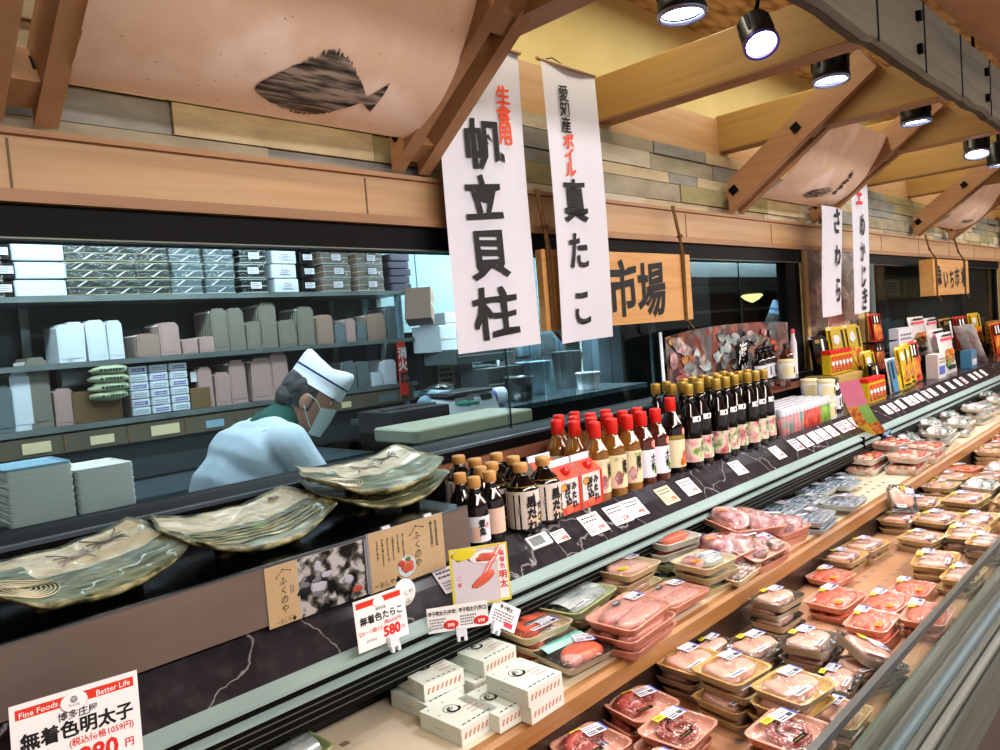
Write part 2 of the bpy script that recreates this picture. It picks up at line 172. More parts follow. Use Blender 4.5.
class MB:
    def __init__(s): s.v = []; s.f = []; s.m = []; s.s = []; s.mats = []
    def mi(s, mat):
        if mat not in s.mats: s.mats.append(mat)
        return s.mats.index(mat)
    def add(s, vs, fs, mat, smooth=False, X=None):
        n = len(s.v); i = s.mi(mat)
        s.v += [(X @ Vector(v)) if X is not None else Vector(v) for v in vs]
        for f in fs: s.f.append(tuple(a + n for a in f)); s.m.append(i); s.s.append(smooth)
        return s
    def box(s, c, d, mat, X=None):
        x, y, z = [a / 2 for a in d]; c = Vector(c)
        return s.add([c + Vector((i * x, j * y, k * z)) for i in (-1, 1) for j in (-1, 1) for k in (-1, 1)], [(0, 1, 3, 2), (4, 6, 7, 5), (0, 4, 5, 1), (2, 3, 7, 6), (0, 2, 6, 4), (1, 5, 7, 3)], mat, False, X)
    def quad(s, ps, mat, X=None): return s.add(ps, [tuple(range(len(ps)))], mat, False, X)
    def rect(s, x0, y0, x1, y1, mat, z=0, X=None): return s.quad([(x0, y0, z), (x1, y0, z), (x1, y1, z), (x0, y1, z)], mat, X)
    def loft(s, rings, mat, smooth=True, X=None, cap0=True, cap1=True, closed=True):
        n = len(rings[0]); vs = [p for r in rings for p in r]; fs = []
        for a in range(len(rings) - 1):
            for b in range(n if closed else n - 1):
                c = (b + 1) % n; fs.append((a * n + b, a * n + c, (a + 1) * n + c, (a + 1) * n + b))
        s.add(vs, fs, mat, smooth, X); k = len(s.v) - len(vs)
        for on, idx in ((cap0, 0), (cap1, len(rings) - 1)):
            if on: s.f.append(tuple(k + idx * n + b for b in range(n))); s.m.append(s.mi(mat)); s.s.append(False)
        return s
    def lathe(s, prof, mat, n=16, c=(0, 0, 0), smooth=True, X=None, cap0=True, cap1=True):
        c = Vector(c); return s.loft([[c + Vector((r * math.cos(2 * PI * i / n), r * math.sin(2 * PI * i / n), z)) for i in range(n)] for r, z in prof], mat, smooth, X, cap0, cap1)
    def arc(s, r, z0, z1, a0, a1, mat, n=10, c=(0, 0, 0), X=None, r1=None):
        c = Vector(c); r1 = r if r1 is None else r1
        return s.loft([[c + Vector((q * math.cos(a0 + (a1 - a0) * i / n), q * math.sin(a0 + (a1 - a0) * i / n), z)) for i in range(n + 1)] for z, q in ((z0, r), (z1, r1))], mat, True, X, False, False, False)
    def tube(s, pts, r, mat, n=8, X=None, smooth=True):
        pts = [Vector(p) for p in pts]; rs = r if isinstance(r, (list, tuple)) else [r] * len(pts); rings = []; up = None
        for i, p in enumerate(pts):
            t = (pts[min(i + 1, len(pts) - 1)] - pts[max(i - 1, 0)]).normalized()
            if up is None: up = Vector((0, 0, 1)) if abs(t.z) < .9 else Vector((1, 0, 0))
            a = t.cross(up).normalized(); b = a.cross(t); up = b
            rings.append([p + (a * math.cos(2 * PI * k / n) + b * math.sin(2 * PI * k / n)) * rs[i] for k in range(n)])
        return s.loft(rings, mat, smooth, X)
    def prism(s, poly, z0, z1, mat, X=None, smooth=False): return s.loft([[(x, y, z0) for x, y in poly], [(x, y, z1) for x, y in poly]], mat, smooth, X)
    def rbox(s, c, d, mat, r=.006, X=None, k=3, b=.3):                # rounded-corner block, softened top and bottom edge
        c = Vector(c); x, y, z = [a / 2 for a in d]; e = min(r * b, z * .5); rings = []
        for zz, ins in ((-z, e), (-z + e, 0), (z - e, 0), (z, e)): rings.append([c + Vector((p[0], p[1], zz)) for p in rr(2 * (x - ins), 2 * (y - ins), max(r - ins, 1e-4), k)])
        return s.loft(rings, mat, False, X)
    def grid(s, fn, nu, nv, mat, smooth=True, X=None):
        vs = [fn(i / nu, j / nv) for i in range(nu + 1) for j in range(nv + 1)]
        return s.add(vs, [(i * (nv + 1) + j, (i + 1) * (nv + 1) + j, (i + 1) * (nv + 1) + j + 1, i * (nv + 1) + j + 1) for i in range(nu) for j in range(nv)], mat, smooth, X)
    def blob(s, c, r, mat, seed=0, amp=.15, n=10, X=None, fr=1.7):
        c = Vector(c); r = Vector(r); vs = []; fs = []; k = 2 * n
        for i in range(n + 1):
            for j in range(k):
                a = PI * i / n; b = 2 * PI * j / k; d = Vector((math.sin(a) * math.cos(b), math.sin(a) * math.sin(b), math.cos(a)))
                q = 1 + amp * noise.noise(d * fr + Vector((seed * 3.7, seed * 1.3, seed))); vs.append(c + Vector((d.x * r.x, d.y * r.y, d.z * r.z)) * q)
        for i in range(n):
            for j in range(k): fs.append((i * k + j, i * k + (j + 1) % k, (i + 1) * k + (j + 1) % k, (i + 1) * k + j))
        return s.add(vs, fs, mat, True, X)
    def text(s, t, X, h, mat, bold=.0, align='c', brush=0, vert=False, pitch=1.1, sx=1.0, seed=0, fit=None):
        rs = random.Random(seed + len(t)); rows = list(t) if vert else [t]; y = 0
        for r in rows:
            vs, fs = glyphs(r, bold)
            if not vs: y -= pitch; continue
            x0 = min(v.x for v in vs); x1 = max(v.x for v in vs); k = sx
            if fit and (x1 - x0) * h * k > fit: k = fit / ((x1 - x0) * h)
            ox = {'c': (x0 + x1) / 2, 'l': x0, 'r': x1}[align]; oy = .38; sh = rs.uniform(-.1, .2) * brush; q = rs.uniform(.9, 1.12) if brush else 1; dx = rs.uniform(-.08, .08) * brush
            pv = []
            for v in vs:
                a = (v.x - ox) * k; b = v.y - oy
                if brush: a += .07 * brush * noise.noise(Vector((a * 2.1, b * 2.1, seed))) + sh * b; b = b * q + .07 * brush * noise.noise(Vector((a * 2.3 + 9, b * 2.1, seed))) + .14 * brush * a
                pv.append(((a + dx) * h, (b + y) * h, 0))
            s.add(pv, fs, mat, False, X); y -= pitch
        return s
    def scrib(s, x0, y0, x1, y1, rows, mat, X=None, z=.0004, seed=1, vert=False, fill=.55):   # rows of too-small-to-read print
        rs = random.Random(seed)
        for i in range(rows):
            if vert:
                w = (x1 - x0) / rows; x = x0 + w * i; y = y1 - rs.random() * (y1 - y0) * .05; e = y0 + rs.random() * (y1 - y0) * .35
                while y > e: l = (y1 - y0) * rs.uniform(.025, .045); s.rect(x + w * rs.uniform(.1, .22), y - l, x + w * (rs.uniform(.1, .3) + fill), y, mat, z, X); y -= l * rs.uniform(1.4, 1.9)
            else:
                h = (y1 - y0) / rows; y = y0 + h * i; x = x0; e = x1 - rs.random() * (x1 - x0) * .25
                while x < e: l = (x1 - x0) * rs.uniform(.05, .14); s.rect(x, y + h * .2, min(x + l, x1), y + h * (.2 + fill), mat, z, X); x += l * 1.3
        return s
    def mesh(s, name):
        me = bpy.data.meshes.new(name); me.from_pydata([tuple(v) for v in s.v], [], s.f)
        for m in s.mats: me.materials.append(MATS[m])
        me.polygons.foreach_set('material_index', s.m); me.polygons.foreach_set('use_smooth', s.s); me.update(); return me
    def build(s, name, parent=None, loc=None, X=None):
        o = bpy.data.objects.new(name, s.mesh(name)); COL.objects.link(o)
        if parent is not None: o.parent = parent
        if loc is not None: o.location = loc
        if X is not None: o.matrix_basis = X
        return o
def rr(w, h, r, k=3):
    pts = []; r = min(r, w / 2 - 1e-5, h / 2 - 1e-5)
    for cx, cy, a in ((w / 2 - r, h / 2 - r, 0), (-w / 2 + r, h / 2 - r, PI / 2), (-w / 2 + r, -h / 2 + r, PI), (w / 2 - r, -h / 2 + r, 1.5 * PI)):
        for i in range(k + 1): t = a + PI / 2 * i / k; pts.append((cx + r * math.cos(t), cy + r * math.sin(t)))
    return pts
LABELS = {}
def tag(o, label=None, cat=None, group=None, kind=None):
    if label:
        if not group and label in LABELS: print('DUPLICATE LABEL', label)
        LABELS[label] = o; o['label'] = label
    if cat: o['category'] = cat
    if group: o['group'] = group
    if kind: o['kind'] = kind
    return o
def thing(name, label, cat, loc=(0, 0, 0), rz=0, group=None, X=None):
    o = bpy.data.objects.new(name, None); o.empty_display_size = .05; COL.objects.link(o)
    if X is not None: o.matrix_basis = X
    else: o.location = loc; o.rotation_euler = (0, 0, rz)
    return tag(o, label, cat, group)
def struct(name, mb, X=None, loc=None): o = mb.build(name, None, loc, X); o['kind'] = 'structure'; return o
KIDS = {}
def dup(root, label, loc=None, rz=0, group=None, X=None, scale=None):
    if root not in KIDS: KIDS[root] = [(c, list(c.children)) for c in root.children]
    r = root.copy(); COL.objects.link(r)
    if X is not None: r.matrix_basis = X
    else: r.location = loc; r.rotation_euler = (0, 0, rz) if not isinstance(rz, tuple) else rz
    if scale: r.scale = scale
    if group: r['group'] = group
    tag(r, label, None, None)
    for c, gs in KIDS[root]:
        d = c.copy(); COL.objects.link(d); d.parent = r
        for g in gs: e = g.copy(); COL.objects.link(e); e.parent = d
    return r
class Proto:                                            # first use moves the original, later uses copy it
    def __init__(s, root): s.root = root; s.used = False
    def put(s, label, loc, rz=0, scale=None, group=None):
        if not s.used:
            s.used = True; o = s.root; KIDS[o] = [(c, list(c.children)) for c in o.children]
            o.location = loc; o.rotation_euler = (0, 0, rz) if not isinstance(rz, tuple) else rz
            if scale: o.scale = scale
            if group: o['group'] = group
            return tag(o, label)
        o = dup(s.root, label, loc, rz, group); o.scale = scale or (1, 1, 1); return o
ORD = ['first', 'second', 'third', 'fourth', 'fifth', 'sixth', 'seventh', 'eighth', 'ninth', 'tenth', 'eleventh', 'twelfth', 'thirteenth', 'fourteenth', 'fifteenth', 'sixteenth', 'seventeenth', 'eighteenth', 'nineteenth', 'twentieth', 'twenty-first', 'twenty-second', 'twenty-third', 'twenty-fourth', 'twenty-fifth', 'twenty-sixth', 'twenty-seventh', 'twenty-eighth', 'twenty-ninth', 'thirtieth', 'thirty-first', 'thirty-second', 'thirty-third', 'thirty-fourth', 'thirty-fifth', 'thirty-sixth']
# ================================================================== the building
b = MB(); b.box((6, -.6, -1.55), (18, 9.4, .1), 'floor_tile'); struct('floor', b)
b = MB(); b.box((6, 4.0, -.4), (18, .1, 2.6), 'kitchen_wall_dark'); b.box((3.75, 3.94, -.1), (1.9, .02, 1.6), 'kitchen_wall')
for i in range(6): b.box((2.9 + .36 * i, 3.928, .15), (.004, .004, 1.1), 'kitchen_grey')
b.box((3.75, 3.928, .13), (1.9, .004, .004), 'kitchen_grey'); struct('wall_kitchen', b)
b = MB(); b.box((6, 2.92, .82), (18, 2.2, .06), 'kitchen_wall_dark'); struct('ceiling_kitchen', b)
b = MB(); b.box((-2.2, 1.2, -.2), (.1, 5.6, 2.8), 'plaster_tan'); struct('wall_left', b)
b = MB(); b.box((14.5, 0, -.2), (.1, 9, 3.4), 'plaster_tan'); struct('wall_right', b)
b = MB(); b.box((6, 1.76, -.98), (17, .18, 1.0), 'kitchen_grey'); struct('wall_back', b)
b = MB(); b.box((6, 1.735, .6), (17, .07, .28), 'ledger_stone')
struct('wall_stone', b); b = MB(); rs = random.Random(3); z = .463
for row, rh in enumerate((.038, .075, .046, .068, .05)):
    x = -2.1 + rs.random() * .3
    while x < 12.5:
        w = rs.uniform(.22, .62) if rh < .06 else rs.uniform(.4, .95); b.box((x + w / 2, 1.703 - rs.uniform(0, .012), z + rh / 2), (w - .003, .03, rh - .003), rs.choice(STONES)); x += w
    z += rh
struct('wall_stone', b)
b = MB(); b.box((6, 1.69, .39), (17, .08, .135), 'pine'); b.box((6, 1.655, .334), (17, .05, .024), 'pine_lip'); b.box((6, 1.66, .458), (17, .045, .012), 'pine_lip')
for i in range(18): b.box((.36 + i * .82 - 1.6, 1.6495, .39), (.004, .002, .11), 'dark_board')
struct('trim_1', b)
b = MB(); b.box((6, 1.745, .83), (17, .09, .17), 'pine'); struct('trim_2', b)
b = MB(); b.box((6, 1.83, 1.15), (17, .06, .5), 'plaster_yellow'); struct('wall_upper', b)
b = MB(); b.box((6, 1.2, 1.38), (17, 1.3, .05), 'osb'); struct('ceiling', b)
b = MB(); b.box((6, -1.65, 1.02), (17, 4.7, .05), 'plaster_tan'); struct('ceiling_aisle', b)
# horizontal beams out of the wall, one every 0.94 m
for i in range(12):
    x = .47 + .94 * i; b = MB(); b.rbox((x + .045, 1.225, .85), (.09, .97, .16), 'pine_y', .008); o = struct('ceiling_beam', b)
    b = MB(); b.box((x + .045, 1.22, .768), (.088, .955, .004), 'strut_wood'); b.build('beam_underside', o)
# weathered grey fascia board across the beam ends
b = MB(); n = 160
def edge(i, s): return .75 + .014 * noise.noise(Vector((i * .35, s, 0))) + .010 * noise.noise(Vector((i * 1.1, s, 4)))
rings = []
for i in range(n + 1):
    x = -1.5 + 13.5 * i / n; lo = edge(i, 0); hi = .985 + .006 * noise.noise(Vector((i * .4, 7, 0)))
    rings.append([(x, .72, lo + .012), (x, .735, lo), (x, .765, lo + .004), (x, .775, hi), (x, .72, hi)])
b.loft(rings, 'driftwood', False)
for i in range(24): b.box((-.9 + .47 * i, .7185, .87), (.006, .004, .23), 'black_matte', None)
fb = struct('trim_3', b)
for i in range(9):
    b = MB()
    for dz in (.815, .92): b.rbox((.9 + .94 * i, .712, dz), (.022, .018, .03), 'black_metal', .004)
    b.build('bolt', fb)
# window wall: black head and sill, glazing
b = MB(); b.box((6, 1.70, .293), (17, .10, .066), 'black_metal'); b.box((6, 1.668, .262), (17, .03, .012), 'steel_dark'); struct('trim_4', b)
b = MB(); b.loft([[(x, 1.625, -.328), (x, 1.64, -.318), (x, 1.73, -.305), (x, 1.73, -.49), (x, 1.625, -.49)] for x in (-2.15, 12.5)], 'black_metal', False)
b.box((5.2, 1.632, -.3215), (14.6, .022, .008), 'dark_rail'); b.box((5.2, 1.629, -.3175), (14.6, .007, .002), 'steel'); b.box((6.9, 1.612, -.372), (11.4, .02, .032), 'brown_strip'); struct('trim_5', b)  # thin steel strip stands in for the bright highlight along the sill
def window(nm, x0, x1, seams, stile=.05):
    b = MB(); z0, z1 = -.305, .262
    for x in (x0 + stile / 2, x1 - stile / 2): b.box((x, 1.69, (z0 + z1) / 2), (stile, .05, z1 - z0), 'black_metal')
    w = struct(nm, b); xs = [x0 + stile] + seams + [x1 - stile]
    for i in range(len(xs) - 1):
        b = MB(); y = 1.685 + .012 * (i % 2); b.box(((xs[i] + xs[i + 1]) / 2, y, (z0 + z1) / 2), (xs[i + 1] - xs[i] - .001 + .02, .004, z1 - z0), 'pane_glass'); p = b.build('pane', w)
        if i:
            b = MB(); b.box((xs[i], y - .003, (z0 + z1) / 2), (.004, .004, z1 - z0), 'glass_green'); b.build('pane_edge', w)
window('window_1', -2.1, 4.03, [-.3, 1.74, 2.62, 3.37], .17); window('window_2', 4.98, 8.72, [5.9, 7.3], .06); window('window_3', 8.95, 12.4, [10.5], .06)
b = MB(); b.box((5.45, 1.72, -.02), (.13, .03, .56), 'black_metal'); b.box((7.95, 1.71, -.02), (.9, .02, .56), 'black_matte'); struct('window_4', b)
for i, (x0, x1) in enumerate(((4.03, 4.98), (8.72, 8.95))):
    b = MB(); b.box(((x0 + x1) / 2, 1.69, -.08), (x1 - x0, .08, .82), 'plaster_yellow'); b.box((x0 + .02, 1.645, -.08), (.04, .02, .82), 'pine_z'); b.box((x1 - .02, 1.645, -.08), (.04, .02, .82), 'pine_z'); struct('wall_post', b)
# ================================================================== open refrigerated case
case = thing('display_case', 'long open refrigerated seafood case with black marble back counter', 'display case', (5.0, .85, -1.5)); cl = Matrix.Translation((-5.0, -.85, 1.5)); XA, XB = -1.2, 12.3
def run(prof, mat, name, smooth=False, x0=XA, x1=XB, seg=1):
    b = MB(); b.loft([[cl @ Vector((x0 + (x1 - x0) * i / seg, y, z)) for y, z in prof] for i in range(seg + 1)], mat, smooth); return b.build(name, case)
run([(1.62, -.484), (1.262, -.484), (1.222, -.518), (1.182, -.556), (1.20, -.60), (1.62, -.60)], 'marble', 'marble_counter')
b = MB(); b.box(cl @ Vector((5.55, 1.2225, -.5205)), (13.5, .003, .003), 'black_gloss'); b.build('marble_joint', case)
run([(1.184, -.556), (1.160, -.574), (1.160, -.580), (1.19, -.580)], 'white_strip', 'counter_nosing'); run([(1.185, -.580), (1.165, -.585), (1.165, -.592), (1.19, -.594)], 'black_metal', 'vent_slot')
run([(1.172, -.592), (1.158, -.600), (1.158, -.606), (1.19, -.606)], 'white_strip', 'lower_nosing')
b = MB(); pr = [(1.172, -.606), (1.172, -.66), (1.26, -.66), (1.26, -.606)]; b.loft([[cl @ Vector((x, y, z)) for y, z in pr] for x in (XA, XB)], 'black_metal', False)
for z in (-.622, -.634, -.647): b.box(cl @ Vector((5.55, 1.171, z)), (13.4, .003, .0018), 'steel_dark')
b.build('air_grille', case)
run([(1.255, -.66), (1.255, -.86), (1.275, -.86), (1.275, -.66)], 'black_gloss', 'back_panel')
b = MB(); b.box(cl @ Vector((5.55, 1.115, -.727)), (13.5, .28, .014), 'deck_plastic')
rs = random.Random(5)
for i in range(4):
    for j in range(9): b.box(cl @ Vector((.30 + .05 * j + .012 * (i % 2), 1.03 + .048 * i, -.7199)), (.017, .014, .0006), 'hole')
for i in range(4):
    for j in range(6): b.box(cl @ Vector((2.9 + .06 * j, 1.03 + .05 * i, -.7199)), (.017, .014, .0006), 'hole')
b.build('upper_deck', case)
run([(.985, -.72), (.960, -.722), (.952, -.730), (.952, -.768), (.962, -.772), (.985, -.772)], 'deck_wood', 'divider_board'); run([(.963, -.77), (.963, -.85), (.985, -.85), (.985, -.77)], 'kick_brown', 'riser')
b = MB(); b.box(cl @ Vector((5.55, .735, -.849)), (13.5, .47, .016), 'deck_pink')
for i in range(5):
    for j in range(40): b.box(cl @ Vector((.9 + .06 * j, .60 + .06 * i, -.8407)), (.018, .012, .0006), 'hole')
b.build('lower_deck', case)
run([(.509, -.72), (.505, -.72), (.499, -.80), (.503, -.80)], 'case_glass', 'front_glass')
run([(.514, -.713), (.500, -.713), (.499, -.727), (.513, -.727)], 'steel', 'glass_rail')
run([(.512, -.795), (.492, -.797), (.488, -.804), (.482, -.804), (.478, -.798), (.470, -.798), (.466, -.806), (.512, -.86)], 'steel_dark', 'front_frame')
run([(.466, -.806), (.458, -.802), (.450, -.802), (.446, -.810), (.446, -.87), (.466, -.87)], 'kitchen_grey', 'inner_bumper')
b = MB()
for y, z, r_, m_ in ((.437, -.811, .0085, 'steel_dark'),): b.tube([cl @ Vector((x, y, z)) for x in (XA, XB)], r_, m_, 12)
b.build('bumper_rail', case); b = MB(); b.tube([cl @ Vector((x, .418, -.815)) for x in (XA, XB)], .0095, 'steel_rail', 12); b.build('hand_rail', case)
run([(.446, -.83), (.404, -.822), (.400, -.835), (.404, -.87), (.412, -.96), (.446, -.96)], 'steel_dark', 'outer_skirt'); run([(.415, -.95), (.415, -1.42), (.44, -1.42), (.44, -.95)], 'kick_brown', 'front_panel'); run([(.47, -1.42), (.47, -1.5), (1.25, -1.5), (1.25, -1.42)], 'black_matte', 'plinth')
run([(1.25, -.86), (1.25, -1.45), (1.27, -1.45), (1.27, -.86)], 'kitchen_grey', 'rear_panel'); run([(.97, -.86), (.43, -.86), (.43, -.88), (1.26, -.88), (1.26, -.86)], 'kitchen_grey', 'case_underside')
for x in (3.373, 6.9):
    b = MB(); b.box(cl @ Vector((x, 1.168, -.59)), (.006, .03, .05), 'black_metal'); b.build('section_joint', case)
# stainless plate stand at the near end of the counter
t = thing('plate_stand', 'long brushed steel stand on the black marble under the ceramic dishes', 'display stand', (.1, 1.42, -.484))
b = MB(); b.box((.02, -.177, .0535), (2.0, .006, .107), 'steel_brown'); b.build('front_panel', t); b = MB(); b.box((.02, 0.01, .1015), (2.0, .37, .005), 'black_gloss'); b.build('top_panel', t, (0, 0, .003)); b = MB(); b.box((1.017, 0.005, .05), (.006, .36, .1), 'steel_brown'); b.build('end_panel', t); b = MB(); b.box((.02, -.1765, .1065), (2.0, .009, .003), 'steel'); b.build('lip', t)
# ================================================================== paper canopies on slanted double struts
SL = math.atan2(.70, 1.0)
def strut_local(): return None
def canopy(xa, xb, label, cat='paper canopy', fish=None, w=.135):
    t = thing('paper_canopy', label, cat, (xa, 1.64, .47)); L = .80; ux = Vector((0, -math.cos(SL), math.sin(SL))); uz = Vector((0, math.sin(SL), math.cos(SL))); D = .115
    for x in (xa, xb):
        ox = x - xa; st = None
        for k, s in enumerate((-1, 1)):
            b = MB(); cx = ox + s * (w / 2 - .021); a = .021
            sec = [Vector((0, 0, 0)), Vector((0, -.045, 0))]                                            # foot cut level on the fascia
            lo0 = Vector((0, .0, .0)); lo1 = lo0 + ux * L; hi1 = lo1 + uz * D; hi0 = Vector((0, .0, D / math.cos(SL)))
            prof = [lo0, lo1, hi1, hi0]
            b.loft([[p + Vector((cx - a, 0, 0)) for p in prof], [p + Vector((cx + a, 0, 0)) for p in prof]], 'strut_wood', False)
            o = b.build('strut', t)
            for q in (.10, .55):
                p = ux * L * q + uz * (D * .55) + Vector((cx - a - .001, 0, 0)); b = MB(); h = .024
                b.loft([[p + ux * h * i + uz * h * j + Vector((-d, 0, 0)) for i, j in ((.75, .75), (-.75, .75), (-.75, -.75), (.75, -.75))] for d in (0, .004)], 'black_metal', False); b.build('bolt_plate', o)
        for q0, q1 in ((0, .12), (.56, .63)):
            b = MB(); e = w / 2 - .041; g = .008
            prof = [ux * L * q0 + uz * (g + (.03 if q0 == 0 else 0)) + (Vector((0, -.03, 0)) if q0 == 0 else Vector((0, 0, 0))), ux * L * q1 + uz * g, ux * L * q1 + uz * (D - .01), ux * L * q0 + uz * (D - .01) + (Vector((0, -.03, 0)) if q0 == 0 else Vector((0, 0, 0)))]
            b.loft([[p + Vector((ox - e, 0, 0)) for p in prof], [p + Vector((ox + e, 0, 0)) for p in prof]], 'strut_wood', False); b.build('spacer_block', t)
    # sagging sheet between the struts
    x0 = w / 2 - .004; x1 = xb - xa - w / 2 + .004; P0 = Vector((0, -.06, .074)); P1 = Vector((0, -.26, .085)); P2 = Vector((0, -.40, .375))
    def sheet(u, v, off=0):
        p = P0 * (1 - v) ** 2 + P1 * 2 * v * (1 - v) + P2 * v * v; tn = (P1 - P0) * 2 * (1 - v) + (P2 - P1) * 2 * v; nn = Vector((0, -tn.z, tn.y)).normalized()
        if nn.z > 0: nn = -nn
        p = p + nn * (off + .02 * math.sin(PI * u) * math.sin(PI * v)); p.x = x0 + (x1 - x0) * u + .006 * noise.noise(Vector((u * 3, v * 7, xa))) * (1 if .02 < u < .98 else .4); return p
    b = MB(); b.grid(lambda u, v: sheet(u, v), 30, 24, 'washi'); sh = b.build('paper_sheet', t)
    if fish: fish(sh, sheet)
    return t
def flounder(par, sheet):
    b = MB(); n = 90; top = []; bot = []; rs = random.Random(2)
    for i in range(n + 1):
        q = i / n
        if q < .84: h = .045 + .42 * (math.sin(PI * min(q / .86, 1) ** .95) ** .75); fin = .16 * math.sin(PI * (q / .84) ** 1.3) ** 2 * (rs.random() * .8 + .4)
        elif q < .88: h = .085; fin = 0
        else: h = .085 + (q - .88) * 1.9; fin = 0
        top.append(h + fin); bot.append(-(h * .72 + fin * .8))
    def place(a, c):
        u = .405 + .37 * (a); v = .30 + .40 * c + .05 * a; return sheet(u, v, .003)
    vs = []; m = 8
    for i in range(n + 1):
        for j in range(m + 1): vs.append(place(i / n * (1 if i < n else 1 + 0 * rs.random()), bot[i] + (top[i] - bot[i]) * j / m))
    b.add(vs, [(i * (m + 1) + j, (i + 1) * (m + 1) + j, (i + 1) * (m + 1) + j + 1, i * (m + 1) + j + 1) for i in range(n) for j in range(m)], 'fish_ink', True); b.build('fish_print', par)
def small_print(u0, v0, su, sv, ang, txt=None):
    def f(par, sheet):
        b = MB(); rs = random.Random(int(u0 * 100))
        for k in range(6):
            vs = []; n = 14; off = (k - 2.5) * .16
            for i in range(n + 1):
                a = i / n * 2 - 1; h = (1 - a * a) ** .5 * .09 * rs.uniform(.5, 1.2) + .01
                for s in (-1, 1):
                    x = a * (1 - abs(off) * .9); y = off + s * h; vs.append(sheet(u0 + su * (x * math.cos(ang) - y * math.sin(ang)), v0 + sv * (x * math.sin(ang) + y * math.cos(ang)), .003))
            b.add(vs, [(2 * i, 2 * i + 2, 2 * i + 3, 2 * i + 1) for i in range(n)], 'fish_ink', True)
        if txt:
            for k in range(4):
                for r in range(3):
                    c = (u0 + .22, v0 + .25 - .075 * k); x0 = c[0] - .045; y0 = c[1] + r * .018
                    if (k + r) % 3 == 0: x0 += .02
                    b.quad([sheet(x0, y0, .003), sheet(x0 + .07, y0, .003), sheet(x0 + .07, y0 + .011, .003), sheet(x0, y0 + .011, .003)], 'ink')
                    b.quad([sheet(x0 + .02, y0 - .01, .003), sheet(x0 + .032, y0 - .01, .003), sheet(x0 + .032, y0 + .04, .003), sheet(x0 + .02, y0 + .04, .003)], 'ink')
        b.build('fish_print', par)
    return f
canopy(.42, 1.375, 'large pink paper canopy printed with a black flatfish, between two slanted struts', fish=flounder)
canopy(3.30, 4.24, 'pink paper canopy with small fish print and black writing above the narrow banners', fish=small_print(.5, .33, .17, .17, .5, True))
canopy(6.08, 6.98, 'pink paper canopy with one dark curved fish above the hanging board sign', fish=small_print(.6, .36, .24, .08, .45))
canopy(9.0, 9.9, 'small pink paper canopy furthest along the wall beyond the board sign')
# ================================================================== spotlights
def spotlight(label, p, tilt=0, az=0, ring='lens_ring'):
    t = thing('spotlight', label, 'spotlight', p); Xr = rot('Z', az) @ rot('Y', tilt)
    b = MB(); b.lathe([(.036, .125), (.056, .115), (.058, .01), (.061, .0), (.056, -.004), (.054, .012)], 'spot_black', 28, X=Xr, cap1=False)
    for k in range(8): a = 2 * PI * k / 8; b.box((0, 0, 0), (.003, .012, .08), 'black_matte', Xr @ rot('Z', a) @ mv(.058, 0, .07))
    b.build('lamp_housing', t)
    b = MB(); b.lathe([(.0605, -.003), (.061, -.012), (.053, -.012), (.052, -.003)], ring, 28, X=Xr, cap0=False, cap1=False); b.build('lens_ring', t)
    b = MB(); b.lathe([(.0, .003), (.050, .001)], 'lens', 24, X=Xr, cap0=False); b.build('bulb_lens', t)
    b = MB(); b.tube([Xr @ Vector((0, 0, .11)), (0, 0, .15), (0, 0, .20)], .008, 'black_metal', 8); b.box((0, 0, .205), (.05, .03, .02), 'black_metal'); b.build('bracket', t)
    ld = bpy.data.lights.new('spot_beam', 'SPOT'); ld.energy = 35; ld.spot_size = 1.5; ld.spot_blend = .7; ld.color = (.93, .96, 1.0); ld.shadow_soft_size = .045
    lo = bpy.data.objects.new('spot_beam', ld); COL.objects.link(lo); lo.parent = t; lo.matrix_basis = Xr @ mv(0, 0, -.02) @ rot('X', -.12); return t
b = MB(); b.box((5.5, .95, 1.0), (11, .035, .03), 'black_metal'); tr = b.build('light_track'); tag(tr, 'black metal lighting track that carries the spotlights', 'light track')
for i in range(12): b = MB(); b.tube([(.9 + .94 * i, .95, 1.01), (.9 + .94 * i, .95, 1.36)], .008, 'black_metal', 6); b.build('hanger_rod', tr)
for i, (px, py, lab, tl, az) in enumerate(((682, 14, 'round spotlight hung in front of the bare yellow wall, lens facing down', 0, 0), (761, 45, 'purple-rimmed spotlight tilted on its bracket beside the thick wooden beam', .62, .75), (831, 80, 'black spotlight hanging directly over the first strut of the paper canopy', .05, .5), (916, 122, 'black spotlight hanging below the grey weathered board, above the paper canopy', 0, 0), (977, 154, 'black spotlight tipped up with a white reflector, beyond the paper canopy', .3, .2), (999, 165, 'half hidden spotlight cut by the edge of the view past the tipped one', 0, 0))):
    p = at_y(px, py, .95); so = spotlight(lab, (p.x, .95, p.z + .005), tl, az, 'spot_violet' if i == 1 else 'lens_ring'); so.scale = (.82,) * 3 if i == 1 else (1, 1, 1)
